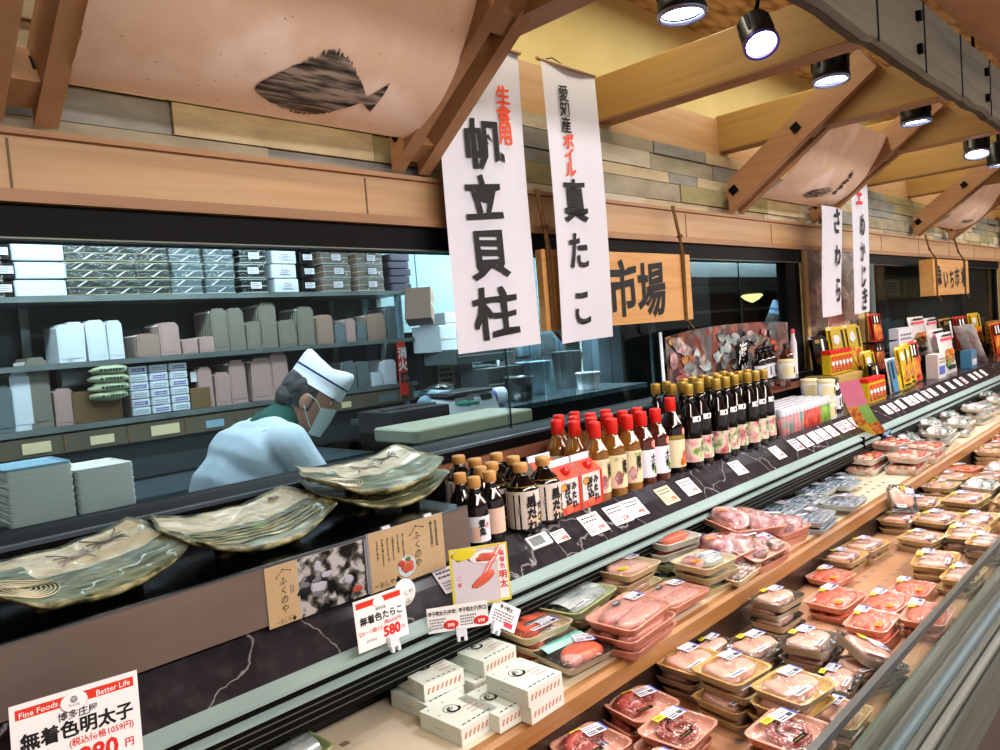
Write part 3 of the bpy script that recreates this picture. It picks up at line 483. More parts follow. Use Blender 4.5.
# ================================================================== hanging cloth banners and board signs
def banner(label, x0, x1, zt, zb, y, items, slant=0, name='hanging_banner', seed=0, tx=0):
    t = thing(name, label, 'banner', ((x0 + x1) / 2, y, zb)); w = x1 - x0; h = zt - zb
    def fn(u, v): return Vector(((u - .5) * w + .012 * (v - .5), .012 * math.sin(u * 5 + seed) * (1 - v * .6) - .010 * math.cos(v * 3 + seed), v * h + (.008 * (u - .5)) * (1 - v)))
    b = MB(); b.grid(fn, 12, 30, 'paper'); b.build('cloth', t)
    b = MB(); b.tube([(-w / 2 - .01, 0, h), (w / 2 + .01, 0, h)], .006, 'pine', 8); b.tube([(0, 0, h), (0, .06, h + .05), (0, .12, h + .06)], .002, 'cord_black', 5); b.build('top_rod', t)
    b = MB()
    for txt, cx, cz, hh, mat, pitch, bold, sx in items:
        b.text(txt, frame((cx, 0, h - cz), (1, 0, 0), (0, 0, 1)), hh, mat, min(bold, .026), 'c', .55, True, pitch, sx, seed + len(txt))
    for v in b.v:                                            # lay the ink on the curved cloth
        q = fn(min(max(v.x / w + .5, 0), 1), min(max(v.z / h, 0), 1)); v.y = q.y - .0055
    b.build('brush_lettering', t); return t
banner('white cloth banner reading 帆立貝柱 in black, nearest the fish canopy', 1.447, 1.79, .868, -.042, 1.575, [('産', -.035, .165, .062, 'ink', 1.1, .015, 1), ('愛知', -.045, .02, .06, 'ink', 1.3, .01, 1), ('生食用', .085, .145, .064, 'orange_ink', .92, .03, 1.0), ('帆', .0, .300, .145, 'ink', 1, .036, 1.08), ('立', -.025, .462, .138, 'ink', 1, .04, 1.08), ('貝', -.022, .625, .152, 'ink', 1, .04, 1.0), ('柱', -.020, .80, .155, 'ink', 1, .04, 1.12)], seed=1)
banner('white cloth banner reading 真たこ in black with orange ボイル above', 1.86, 2.142, .857, -.041, 1.552, [('愛知産', -.035, .09, .054, 'ink', .95, .018, 1.1), ('ボイル', -.030, .245, .054, 'orange_ink', .84, .03, 1.2), ('真', -.022, .437, .155, 'ink', 1, .04, .9), ('た', -.022, .60, .14, 'ink', 1, .04, .9), ('こ', -.015, .785, .145, 'ink', 1, .045, .85)], seed=5)
banner('narrow white banner reading さわら, hung in front of the wall poster', 3.925, 4.215, .525, -.04, 1.5, [('さ', .05, .07, .135, 'ink', 1, .03, 1.), ('わ', .06, .25, .12, 'ink', 1, .03, 1.), ('ら', .07, .43, .14, 'ink', 1, .03, .9)], seed=3)
banner('narrow white banner reading めかじき below a red 生 character', 4.335, 4.62, .80, -.04, 1.5, [('生', -.01, .17, .135, 'red_ink', 1, .04, 1.), ('め', .03, .345, .13, 'ink', 1, .03, .9), ('か', .03, .495, .12, 'ink', 1, .03, .9), ('じ', .045, .63, .13, 'ink', 1, .03, .9), ('き', .06, .76, .13, 'ink', 1, .03, .9)], seed=4)
def board_sign(label, x0, x1, z0, z1, y, text, hh, depth=.03, seed=0, ropes=(.04, .96)):
    t = thing('board_sign', label, 'sign', ((x0 + x1) / 2, y, z0)); w = x1 - x0; h = z1 - z0
    b = MB(); b.rbox((0, 0, h / 2), (w, depth, h), 'sign_wood', .004); b.build('board', t)
    b = MB()
    for s, cx, cz in text: b.text(s, frame((cx * w, -depth / 2 - .002, cz * h), (1, 0, 0), (0, 0, 1)), hh, 'ink', .026, 'c', .6, False, 1, .9, seed)
    b.build('brush_lettering', t)
    for q in ropes:
        b = MB(); x = (q - .5) * w; zr = .462 - z0
        for dx in (-.006, .006): b.tube([(x + dx * .6, -depth / 2 - .004, -.004), (x + dx, -depth / 2 - .006, h), (x + dx * .5, -.012, h + .07), (x + dx, .01, zr - .004)], .005, 'rope', 6)
        b.tube([(x - .012, -.014, h + .07), (x + .012, -.012, h + .075)], .008, 'rope', 6); b.tube([(x, -depth / 2 - .008, -.004), (x + .02, -depth / 2 - .02, -.035), (x + .045, -depth / 2 - .01, -.05)], [.006, .006, .002], 'rope', 6); b.build('rope', t)
board_sign('long plain wood board sign reading 市場, roped under the fascia behind the banners', 1.83, 2.745, .0, .262, 1.59, [('市', -.02, .5), ('場', .185, .48)], .215, seed=8, ropes=(.03, .93))
board_sign('small thick wood board sign with cramped brush writing over the far window', 5.84, 6.80, .03, .285, 1.53, [('魚', -.36, .55), ('い', -.18, .45), ('ち', -.02, .45), ('市', .14, .5), ('場', .33, .5)], .15, .09, seed=2, ropes=(.06, .86))
# ================================================================== ceramic dishes on the stand
def dish(label, loc, rz, seed=0, deco=1, L=.335, W=.275):
    t = thing('ceramic_dish', label, 'dish', loc, rz)
    def base(u, v):                                         # u along, v across, -1..1: a rectangle with soft corners, ends swept up
        e = 1 - .10 * (abs(v) ** 3) * (1 if True else 0); f = 1 - .12 * abs(u) ** 3
        x = u * L / 2 * e + .010 * noise.noise(Vector((v * 2, u, seed))); y = v * W / 2 * f + .012 * noise.noise(Vector((u * 2, v, seed + 5))) + .012 * u
        z = .024 + .026 * abs(u) ** 2.4 + .018 * v * (1 if v > 0 else .2) - .012 * (1 - u * u) * (1 if v < 0 else 0) * abs(v) ** 2
        return Vector((x, y, z + .004 * noise.noise(Vector((u * 4, v * 4, seed)))))
    n = 28; m = 22; b = MB()
    def split(u, v): return v > (-.02 if u > -.36 else .52) if deco == 1 else v > .10
    for lay, mats in ((.012, None), (0, 'glaze_rim')):
        vs = [base(i / n * 2 - 1, j / m * 2 - 1) + Vector((0, 0, lay)) - (Vector((0, 0, 0)) if lay else Vector((.012 * (i / n * 2 - 1), .012 * (j / m * 2 - 1), 0))) for i in range(n + 1) for j in range(m + 1)]
        if lay == .012:
            for i in range(n + 1):
                for j in range(m + 1):
                    u = i / n * 2 - 1; v = j / m * 2 - 1
                    if not split(u, v): vs[i * (m + 1) + j].z += .0016 * math.sin(j * PI)
            k0 = len(b.v); b.v += vs
            for i in range(n):
                for j in range(m):
                    u = (i + .5) / n * 2 - 1; v = (j + .5) / m * 2 - 1
                    b.f.append(tuple(k0 + q for q in (i * (m + 1) + j, (i + 1) * (m + 1) + j, (i + 1) * (m + 1) + j + 1, i * (m + 1) + j + 1))); b.s.append(True)
                    b.m.append(b.mi('glaze_rim' if (i in (0, n - 1) or j in (0, m - 1)) else 'glaze_cream' if split(u, v) else 'glaze_green'))
        else: b.add(vs, [(i * (m + 1) + j, i * (m + 1) + j + 1, (i + 1) * (m + 1) + j + 1, (i + 1) * (m + 1) + j) for i in range(n) for j in range(m)], 'glaze_rim', True); k1 = len(b.v) - len(vs)
    bd = [(i, 0) for i in range(n)] + [(n, j) for j in range(m)] + [(i, m) for i in range(n, 0, -1)] + [(0, j) for j in range(m, 0, -1)]
    for q in range(len(bd)):
        a = bd[q][0] * (m + 1) + bd[q][1]; c = bd[(q + 1) % len(bd)]; c = c[0] * (m + 1) + c[1]
        b.f.append((k0 + a, k1 + a, k1 + c, k0 + c)); b.m.append(b.mi('glaze_rim')); b.s.append(True)
    b.build('dish_body', t)
    b = MB()
    if deco == 1:                                           # spiral ridges scratched into the green end, two small painted crabs on the cream
        for k in range(7):
            r = .08 + .055 * k; pts = [base(-.62 + r * math.cos(a) * .7, -.35 + r * math.sin(a)) + Vector((0, 0, .0135)) for a in [2 * PI * i / 24 for i in range(25)]]; b.tube(pts, .0013, 'glaze_cream', 4)
        for cu, cv, c in ((.12, .45, 'grey_ink'), (.55, .62, 'steel_dark')):
            b.blob(base(cu, cv) + Vector((0, 0, .014)), (.013, .009, .002), c, 1, .1, 6)
            for s in (-1, 1):
                for k in range(4): b.tube([base(cu + s * .04, cv) + Vector((0, 0, .0145)), base(cu + s * (.12 + .01 * k), cv + (k - 1.5) * .09) + Vector((0, 0, .016)), base(cu + s * (.17 + .01 * k), cv + (k - 1.5) * .16) + Vector((0, 0, .0145))], .0012, c, 4)
    else:
        for k in range(5): pts = [base(-.8 + 1.6 * i / 20, -.75 + .14 * k + .1 * (i / 20)) + Vector((0, 0, .0132)) for i in range(21)]; b.tube(pts, .0012, 'glaze_rim', 4)
        b.blob(base(.7, .65) + Vector((0, 0, .013)), (.014, .010, .002), 'grey_ink', 2, .2, 6); b.blob(base(.1, -.1) + Vector((0, 0, .011)), (.03, .012, .003), 'leaf_green', 3, .4, 6)
    b.build('painted_decoration', t)
    for sx, sy in ((-.42, -.3), (.42, -.3), (0, .4)):
        b = MB(); p = base(sx, sy); b.lathe([(.020, 0), (.024, p.z + .004)], 'glaze_rim', 14, (p.x, p.y, 0)); b.build('foot', t)
    return t
dish('green and cream dish with two painted crabs, at the aisle end of the steel stand', (.375, 1.415, -.377), .10, 1, 1)
dish('green and pinkish dish with swirled glaze, second along the steel stand', (.690, 1.425, -.377), -.02, 4, 2, .33, .26)
dish('lower of the two stacked green dishes at the bottle end of the stand', (1.03, 1.455, -.377), -.04, 7, 2, .33, .25)
dish('upper of the two stacked green dishes, cream corner with crab, beside the bottles', (1.02, 1.46, -.340), -.10, 9, 1, .33, .25)
# ================================================================== small cards and signs
def X_up(o, w_dir=(1, 0, 0), tilt=0): return Matrix.Translation(Vector(o)) @ rot('X', PI / 2 - tilt)
def sign_card(label, p0, p1, h, tilt, clip=True, name='price_sign'):          # frame: lower edge p0-p1, leaning back
    p0 = Vector(p0); p1 = Vector(p1); d = p1 - p0; w = d.length; rz = math.atan2(d.y, d.x); roll = math.asin(d.z / w)
    t = thing(name, label, 'sign', X=Matrix.Translation((p0 + p1) / 2) @ rot('Z', rz) @ rot('X', PI / 2 - tilt) @ rot('Z', roll))
    b = MB(); b.box((0, h / 2, -.0008), (w, h, .0014), 'paper_white'); c = b.build('card', t); return t, c, w, h
def clip_part(t, x, y):
    b = MB(); b.rbox((x, y, .006), (.022, .020, .010), 'clear_clip', .003); b.rbox((x - .007, y - .012, .010), (.007, .012, .008), 'clear_clip', .002); b.rbox((x + .007, y - .012, .010), (.007, .012, .008), 'clear_clip', .002); b.build('clip', t)
I4 = Matrix.Identity(4)
def F(x, y, z=.0006): return Matrix.Translation((x, y, z))
# large sign at the frame's corner
t, c, w, h = sign_card('large price sign in red and white for uncoloured cod roe, against the steel stand', (.198, 1.125, -.556), (.356, 1.125, -.566), .128, .12)
b = MB(); b.rect(-w * .46, h * .845, w * .46, h * .945, 'sign_red', .0004); b.blob((-.004, h * .865, .0004), (.018, .0135, .0003), 'paper_white', 0, 0, 6)
b.text('Fine Foods', F(-w * .29, h * .895, .0009), .0105, 'paper_white', .01, 'c', .3); b.text('Better Life', F(w * .29, h * .895, .0009), .0105, 'paper_white', .01, 'c', .3); b.text('♈', F(-.004, h * .895, .0009), .009, 'grey_ink'); b.text('foods', F(-.004, h * .84, .0009), .006, 'grey_ink')
b.text('博多庄屋', F(.0, h * .745), .0125, 'ink', .01); b.text('無着色明太子', F(0, h * .605), .0235, 'ink', .028, sx=1.0, fit=w * .88); b.text('(税込価格1059円)', F(.028, h * .455), .0115, 'red_ink', .012, fit=.082)
b.text('980', F(.022, h * .29), .034, 'red_ink', .028, fit=.062); b.text('円', F(.062, h * .27), .013, 'red_ink', .02); b.text('(1パック)', F(-.05, h * .40), .009, 'red_ink', .01); b.rect(w * .12, h * .0, w * .46, h * .09, 'green_ink', .0004); b.build('print', c); clip_part(t, -.03, .004)
# the 580 sign
t, c, w, h = sign_card('red and white price sign reading 580 yen, clipped to the counter strip', (.742, 1.145, -.556), (.857, 1.145, -.558), .093, .1)
b = MB(); b.rect(-w * .46, h * .83, w * .42, h * .945, 'sign_red', .0004); b.blob((-.003, h * .855, .0004), (.013, .010, .0003), 'paper_white', 0, 0, 6); b.text('博多庄屋', F(0, h * .72), .006, 'ink'); b.text('無着色たらこ', F(0, h * .57), .0165, 'ink', .025, fit=w * .86)
b.text('【お一つ限り】', F(-.027, h * .34), .0088, 'red_ink', .012, fit=.05); b.text('(税込626円)', F(.024, h * .415), .008, 'red_ink', .01, fit=.045); b.text('580', F(.020, h * .24), .026, 'red_ink', .045, fit=.042); b.text('円', F(.046, h * .20), .009, 'red_ink', .01); b.text('(1パ入)', F(-.028, h * .17), .007, 'ink', .005); b.build('print', c); clip_part(t, .015, .0)
b = MB(); b.lathe([(.001, 0), (.026, .0005), (.026, .0012), (.001, .0015)], 'paper_white', 24, X=mv(.062, .078, -.004)); b.text('くや', F(.068, .078, .002), .013, 'ink'); b.text('ふ', F(.066, .062, .002), .011, 'ink'); b.build('round_tag', t)
# poster of roe and chopsticks
t, c, w, h = sign_card('small poster with red roe held by chopsticks, behind the paired price tags', (.997, 1.172, -.560), (1.105, 1.108, -.560), .122, .05, name='food_poster')
b = MB(); b.rect(-w / 2, 0, w / 2, h, 'yellow_sticker', .0003); b.rect(-w * .46, h * .03, w * .30, h * .96, 'label_mauve', .0006); b.rect(.31 * w, h * .04, w * .47, h * .97, 'paper_white', .0008); b.blob((-.03, h * .88, .0008), (.028, .012, .0004), 'yellow_sticker', 2, .4, 6); b.blob((.012, h * .80, .0008), (.036, .015, .0006), 'paper_white', 1, .2, 6); b.blob((.014, h * .80, .0014), (.022, .008, .0006), 'roe', 3, .5, 7); b.blob((.006, h * .42, .001), (.030, .010, .0012), 'flesh_salmon', 5, .25, 7, X=mv(.006, h * .42) @ rot('Z', .5) @ mv(-.006, -h * .42))
b.tube([(.004, h * .5, .003), (.045, h * .98, .003)], .0011, 'orange_ink', 4); b.tube([(.010, h * .47, .003), (.050, h * .93, .003)], .0011, 'orange_ink', 4); b.text('無着色', F(w * .39, h * .83, .0012), .012, 'pink_ink', .02, vert=True, pitch=1.15); b.text('明太', F(w * .39, h * .46, .0012), .018, 'red_ink', .03, vert=True, pitch=1.1); b.text('ご飯', F(-w * .36, h * .5, .0012), .009, 'pink_ink', .01, vert=True, pitch=1.6); b.build('print', c)
for lab, x0, x1, tx in (('paired price tag reading mild spicy roe below the chopsticks poster', 0, 1, '辛子明太子(中辛)'), ('paired price tag reading hot spicy roe, on the clip under the poster', 1, 2, '辛子明太子(辛口)')):
    t, c, w, h = sign_card(lab, (.918 + .052 * x0, 1.163 - .034 * x0, -.585), (.918 + .052 * x1, 1.163 - .034 * x1, -.585), .05, .08, name='price_tag'); b = MB(); b.text(tx, F(0, h * .76), .0105, 'ink', .02, fit=w * .92); b.scrib(-w * .44, h * .12, w * .1, h * .58, 4, 'grey_ink', None, .0004, 3); b.blob((w * .25, h * .25, .0004), (.016, .009, .0003), 'red_ink', 0, 0, 6); b.text('398', F(w * .25, h * .25, .0012), .010, 'paper_white', .02); b.build('print', c)
    if x0: clip_part(t, -.028, -.002)
t, c, w, h = sign_card('small tilted tag on a clear clip beside the chopsticks poster', (1.045, 1.13, -.612), (1.125, 1.125, -.63), .052, .1, name='price_tag'); t.matrix_basis = t.matrix_basis @ rot('Z', -.38); b = MB(); b.text('辛子明太', F(0, h * .8), .010, 'ink', .02, fit=w * .85); b.scrib(-w * .4, h * .2, w * .4, h * .65, 4, 'grey_ink', None, .0004, 5); b.rect(.005, h * .1, .03, h * .3, 'pink_ink', .0004); b.build('print', c); clip_part(t, -.02, .0)
# cards hung on the face of the stand
def peak(b, x, y, s): b.tube([(x - .016 * s, y - .012 * s, .001), (x + .001, y + .004 * s, .001), (x + .020 * s, y - .002 * s, .001)], .0006 * s, 'ink', 5); [b.blob((x + q[0] * s, y + q[1] * s, .001), (.0018 * s, .0018 * s, .0005), 'ink', 0, 0, 5) for q in ((-.016, -.012), (.001, .004), (.020, -.002))]
t, c, w, h = sign_card('brown card and old black-and-white photo in a clear holder on the steel stand', (.622, 1.2385, -.491), (.832, 1.2385, -.491), .110, .0, name='shop_card')
b = MB(); b.rect(-w / 2, 0, -w / 2 + .064, h, 'card_tan', .0003); peak(b, -w / 2 + .034, h * .88, .8); b.text('ふくのや', F(-w / 2 + .034, h * .72, .0008), .0165, 'ink', .004, 'c', .4, True, 1.02); b.scrib(-w / 2 + .046, h * .45, -w / 2 + .056, h * .62, 2, 'grey_ink', None, .0008, 3, True); b.rect(-w / 2 + .016, h * .105, -w / 2 + .052, h * .11, 'sign_red', .0006); b.text('ーおしや♣', F(-w / 2 + .034, h * .06, .0008), .008, 'ink', .004); b.build('print', c)
b = MB(); b.rect(-w / 2 + .065, 0, w / 2, h, 'mono_photo', .0005)
rs = random.Random(4)
for k in range(9): b.blob((rs.uniform(-.03, .09), rs.uniform(.03, .09), .0006), (rs.uniform(.008, .02), rs.uniform(.005, .012), .0004), rs.choice(['grey_ink', 'ink', 'label_mauve', 'ink']), k, .5, 6)
b.blob((.085, .018, .001), (.013, .007, .0005), 'roe', 1, .4, 6); b.build('photograph', c)
b = MB(); b.box((0, h / 2, .0022), (w + .004, h + .004, .0012), 'acrylic'); b.box((w / 2 + .004, h / 2, .001), (.004, h, .003), 'grey_ink'); b.build('clear_holder', t)
t, c, w, h = sign_card('tan card with vertical writing and a round roe dish on the steel stand', (.846, 1.2385, -.494), (1.042, 1.2385, -.494), .120, .0, name='shop_card')
b = MB(); b.rect(-w / 2, 0, w / 2, h, 'card_tan', .0003); peak(b, .022, h * .87, 1.0); b.text('ふくのや', F(.024, h * .74, .0008), .0195, 'ink', .004, 'c', .5, True, 1.0); b.scrib(-w * .42, h * .36, -.004, h * .86, 6, 'ink', None, .0008, 6, True, .22); b.scrib(.058, h * .2, .085, h * .92, 2, 'ink', None, .0008, 8, True, .45); b.text('ーおしや♣', F(-w * .30, h * .09, .0008), .013, 'ink', .006)
b.build('print', c); b = MB(); b.blob((-.008, h * .25, .0006), (.024, .023, .0006), 'paper_white', 0, 0, 8); b.blob((-.006, h * .25, .0014), (.016, .012, .0012), 'roe', 2, .4, 8); b.blob((-.021, h * .33, .0014), (.009, .007, .001), 'flesh_red', 4, .4, 6); b.blob((-.004, h * .38, .0012), (.007, .005, .001), 'leaf_green', 4, .4, 6); b.build('dish_picture', c)
b = MB(); b.box((0, h / 2, .0022), (w + .004, h + .004, .0012), 'acrylic'); b.box((-w / 2 - .004, h / 2, .001), (.006, h, .003), 'grey_ink'); b.box((-.055, h + .004, .002), (.02, .006, .006), 'clear_clip'); b.box((.055, h + .004, .002), (.02, .006, .006), 'clear_clip'); b.build('clear_holder', t)
# the tall bent pop card further along
t = thing('pop_card', 'bent pink, green and orange card clipped to the counter strip past the jars', 'sign', (3.62, 1.165, -.598)); b = MB()
PQ = [at_y(866, 437, 1.19), at_y(887, 432, 1.11), at_y(838, 383, 1.25), at_y(859, 379, 1.17)]; PO = Vector((3.62, 1.165, -.598))
def pc(u, v): w_ = v ** 1.15; p = (PQ[0] * (1 - u) + PQ[1] * u) * (1 - v) + (PQ[2] * (1 - u) + PQ[3] * u) * v - PO; return p + Vector((-.03, .0, -.012)) * math.sin(PI * v)
for j in range(20):
    for i in range(2):
        v0 = j / 20; v1 = (j + 1) / 20; m_ = 'card_pink' if v0 >= .6 else ('card_orange' if (i == 0) == (v0 >= .25) else ('card_green' if v0 >= .25 else 'card_yellow'))
        b.quad([pc(i / 2, v0), pc(i / 2 + .5, v0), pc(i / 2 + .5, v1), pc(i / 2, v1)], m_)
b.build('card', t); b = MB(); b.rbox((0, 0, 0), (.05, .025, .03), 'black_metal', .004); b.tube([(-.02, 0, .0), (.03, -.03, .02), (.05, -.02, .0)], .005, 'pack_bluelabel', 6); b.build('clip', t)
# ================================================================== price labels along the sloping marble
def price_label(label, x, kind=0, w=.062, L=.058, s=.5, dx=0, rz=0):
    y = 1.222 + (s - .5) * .04; z = -.518 + (s - .5) * .036; a = math.atan2(.036, .04)
    t = thing('price_label', label, 'price label', X=Matrix.Translation((x, y - .001, z + .002)) @ rot('X', a) @ rot('Z', rz), group=None)
    rs = random.Random(int(x * 1000)); b = MB(); b.box((0, 0, 0), (w, L, .0012), 'label_mauve' if kind == 1 else 'label_cream' if kind == 2 else 'paper_white'); c = b.build('card', t)
    b = MB(); b.scrib(-w * .42, L * .08, w * .42, L * .44, 2, 'ink', None, .0009, int(x * 99), fill=.4); b.scrib(-w * .42, -L * .4, -w * .05, -L * .02, 3, 'grey_ink', None, .0009, int(x * 77)); b.text(rs.choice(['298', '398', '198', '498', '258']), F(w * .2, -L * .25, .0009), .019, 'red_ink', .03, fit=w * .48); b.build('print', c); return t
for i, (x, kd, w, L, lab) in enumerate(((1.545, 0, .082, .064, 'white price label on the marble below the two gable-top cartons'), (1.655, 0, .082, .064, 'white price label on the marble below the nearest red-capped bottles'), (1.735, 0, .08, .062, 'white price label with black heading, second below the red-capped bottles'), (1.905, 2, .075, .062, 'cream price label on the marble below the green-labelled bottles'), (2.03, 0, .075, .062, 'white price label beneath the dark bottle with the red cap'), (2.355, 0, .07, .058, 'white price label alone below the middle of the gold-capped bottles'), (2.665, 0, .068, .058, 'white price label alone at the end of the gold-capped bottles'), (1.04, 1, .075, .06, 'white price label half behind the chopsticks poster'))): price_label(lab, x, kd, w, L, rz=-.02 * (i % 3))
xs = [2.835, 2.925, 3.02, 3.105, 3.195, 3.30, 3.38, 3.47, 3.585, 3.90, 4.0, 4.11, 4.24, 4.33, 4.43, 4.56, 4.68, 4.86, 5.05, 5.22, 5.36, 5.58, 5.72, 5.88]
for i, x in enumerate(xs): price_label(f'{ORD[i]} small label in the close line of labels beginning below the spice tubes' if i < 9 else f'{ORD[i - 9]} small label in the line of labels beyond the pink pop card', x, 0 if i % 5 else 1, .072, .056, .55, rz=.03 * ((i * 7) % 3 - 1))
t = thing('shelf_tag', 'small white electronic tag with grey screen on the marble below the black-label bottles', 'price label', X=Matrix.Translation((1.335, 1.228, -.510)) @ rot('X', .73)); b = MB(); b.rbox((0, 0, 0), (.075, .036, .006), 'paper_white', .003); b.build('case', t); b = MB(); b.box((-.008, 0, .0032), (.046, .024, .001), 'lcd'); b.build('screen', t)
price_label('plain white paper slip beside the small electronic tag', 1.408, 0, .052, .034, .52)
# ================================================================== bottles
def bottle(name, label, prof, glass, cap_prof, cap_mat, labels, cat='bottle', neck=None):
    t = thing(name, label, cat); b = MB(); b.lathe(prof, glass, 20); b.build('bottle', t); b = MB(); b.lathe(cap_prof, cap_mat, 18); b.build('cap', t)
    for nm, r, z0, z1, a0, a1, m_, deco in labels:
        b = MB(); b.arc(r, z0, z1, a0, a1, m_, 14)
        if deco: deco(b, r + .0008, z0, z1)
        b.build(nm, t)
    return t
def on_cyl(b, r, z, ang, s, h, mat, bold=.03, vert=True, sx=1.0, pitch=1.05):
    k = len(b.v); b.text(s, frame((0, 0, z), (1, 0, 0), (0, 0, 1)), h, mat, bold, 'c', .35, vert, pitch, sx)
    for v in b.v[k:]: a = ang + v.x / r; zz = v.z; v.x, v.y, v.z = r * math.cos(a), r * math.sin(a), zz
def spot(b, r, ang, z, w, h, mat, seed=0):
    rs = random.Random(seed); n = 14; vs = [(r * math.cos(ang), r * math.sin(ang), z)]
    for i in range(n): a = 2 * PI * i / n; q = rs.uniform(.8, 1.1); t = ang + w * q * math.cos(a) / r; vs.append((r * math.cos(t), r * math.sin(t), z + h * q * math.sin(a)))
    b.add(vs, [(0, i + 1, (i + 1) % n + 1) for i in range(n)], mat, True)
FR = -PI / 2 - .45                                            # labels look to the aisle
def wave(b, r, z0, z1, mat, n=3):
    for k in range(n): a = FR - .9 + k * .7; b.arc(r, z0, z1, a, a + .2, mat, 3)
# squat soy sauce with a tan cap
def soy_lab(b, r, z0, z1): b.arc(r, z0 + .003, z1 - .022, FR - .75, FR - .1, 'label_peach', 6); on_cyl(b, r + .0006, (z0 + z1) / 2 + .014, FR + .1, '煮魚', .018, 'ink'); on_cyl(b, r + .0006, (z0 + z1) / 2 + .008, FR + .6, '醤', .012, 'red_ink')
P_soy = [(.026, 0), (.029, .004), (.029, .088), (.026, .102), (.015, .122), (.0125, .13), (.0125, .146)]
C_soy = [(.0145, .138), (.016, .14), (.016, .160), (.014, .163), (.002, .164)]
soy = Proto(bottle('soy_sauce_bottle', None, P_soy, 'soy_glass', C_soy, 'beige_cap', [('label', .0296, .016, .075, FR - 1.3, FR + 1.3, 'label_white', soy_lab)]))
soy2 = Proto(bottle('soy_sauce_bottle', None, P_soy, 'soy_glass', C_soy, 'beige_cap', [('label', .0296, .018, .078, FR - 1.3, FR + 1.3, 'label_peach', None)])); soy2.root['category'] = 'bottle'
soy.put('small soy bottle with black and red writing, touching the end of the stand', (1.166, 1.262, -.484)); soy2.put('small soy bottle with a plain peach label, next to the written one', (1.232, 1.277, -.484))
soy.put('small soy bottle with tan cap behind the black-lettered soy bottle', (1.186, 1.332, -.484), .1); soy2.put('small soy bottle with tan cap behind the peach-labelled soy bottle', (1.268, 1.345, -.484), .15)
# wide dipping sauce with a printed sleeve
def sleeve(b, r, z0, z1):
    on_cyl(b, r + .0006, z1 - .026, FR + .25, '黒たれ', .028, 'ink', .045); on_cyl(b, r + .0006, z1 - .040, FR + .85, 'すき煮', .024, 'ink', .04); on_cyl(b, r + .0006, z1 - .034, FR - .5, '本醸造', .009, 'grey_ink', .01)
    for a, z, q in ((FR + .2, z0 + .018, 'label_peach'), (FR + .75, z0 + .02, 'kome'), (FR + 1.1, z0 + .016, 'food_brown')): spot(b, r + .0003, a, z, .012, .012, q)
P_w = [(.037, 0), (.042, .004), (.042, .092), (.040, .100), (.036, .112), (.018, .132), (.015, .138), (.015, .150)]
wide = Proto(bottle('sauce_bottle', None, P_w, 'soy_glass', [(.017, .142), (.0185, .144), (.0185, .158), (.017, .164), (.002, .165)], 'beige_cap', [('sleeve_label', .0427, .008, .100, 0, 2 * PI, 'label_sleeve', sleeve), ('neck_label', .0375, .1085, .1115, 0, 2 * PI, 'gold_cap', None)]))
for lab, x, y in (('wide tan-capped sauce bottle in front, nearer the soy bottles', 1.335, 1.272), ('wide tan-capped sauce bottle in front, nearer the gable cartons', 1.425, 1.278), ('wide tan-capped sauce bottle in the second row, behind the soy bottles', 1.318, 1.357), ('wide tan-capped sauce bottle in the second row, behind the gable carton', 1.405, 1.362), ('wide sauce bottle in the third row, nearer the ceramic dishes', 1.343, 1.443), ('wide sauce bottle in the third row, nearer the red-capped bottles', 1.428, 1.447), ('wide sauce bottle at the very back against the brown strip', 1.362, 1.528)): wide.put(lab, (x, y, -.484), .12 * math.sin(x * 50))
# gable cartons with a red tomato knob
def carton():
    t = thing('sauce_carton', None, 'carton'); b = MB(); w, d, h = .046, .036, .092
    b.loft([[(-w, -d, 0), (w, -d, 0), (w, d, 0), (-w, d, 0)], [(-w, -d, h), (w, -d, h), (w, d, h), (-w, d, h)], [(-w, -.006, h + .034), (w, -.006, h + .034), (w, .006, h + .034), (-w, .006, h + .034)]], 'pack_white', False); b.loft([[(-w, -.003, h + .034), (w, -.003, h + .034), (w, .003, h + .034), (-w, .003, h + .034)], [(-w, -.003, h + .05), (w, -.003, h + .05), (w, .003, h + .05), (-w, .003, h + .05)]], 'label_white', False); b.build('carton', t)
    b = MB(); b.quad([(-w, -d - .0006, h), (w, -d - .0006, h), (w, -.0068, h + .034), (-w, -.0068, h + .034)], 'sakura_red'); Y = frame((0, -d - .0007, 0), (1, 0, 0), (0, 0, 1)); b.rect(-w, .0, w, h * .22, 'sakura_red', 0, Y); b.rect(w * .78, .0, w, h, 'red_ink', .0003, Y); b.text('煮込', Y @ F(-.012, h * .72, .0008), .026, 'ink', .05, 'c', 1, True); b.text('みたれ', Y @ F(.016, h * .78, .0008), .022, 'ink', .045, 'c', 1, True); b.blob((-.028, -d - .001, h * .8), (.014, .001, .011), 'food_brown', 1, .4, 6); b.blob((-.01, -d - .001, h * .14), (.022, .001, .012), 'flesh_salmon', 3, .4, 6)
    b.quad([(-w - .0006, d, 0), (-w - .0006, -d, 0), (-w - .0006, -d, h), (-w - .0006, d, h)], 'label_peach'); b.build('print', t); b = MB(); b.blob((0, -d * .62, h + .020), (.0155, .0145, .0145), 'tomato', 1, .04, 9); b.build('red_knob', t); return t
ct = Proto(carton()); ct.put('white and red gable-top carton with red knob, beside the wide sauce bottles', (1.505, 1.295, -.484), .05); ct.put('white and red gable-top carton with red knob, beside the red-capped bottles', (1.603, 1.297, -.484), .03); ct.put('gable-top carton half hidden behind the other two cartons', (1.545, 1.40, -.484), 0)
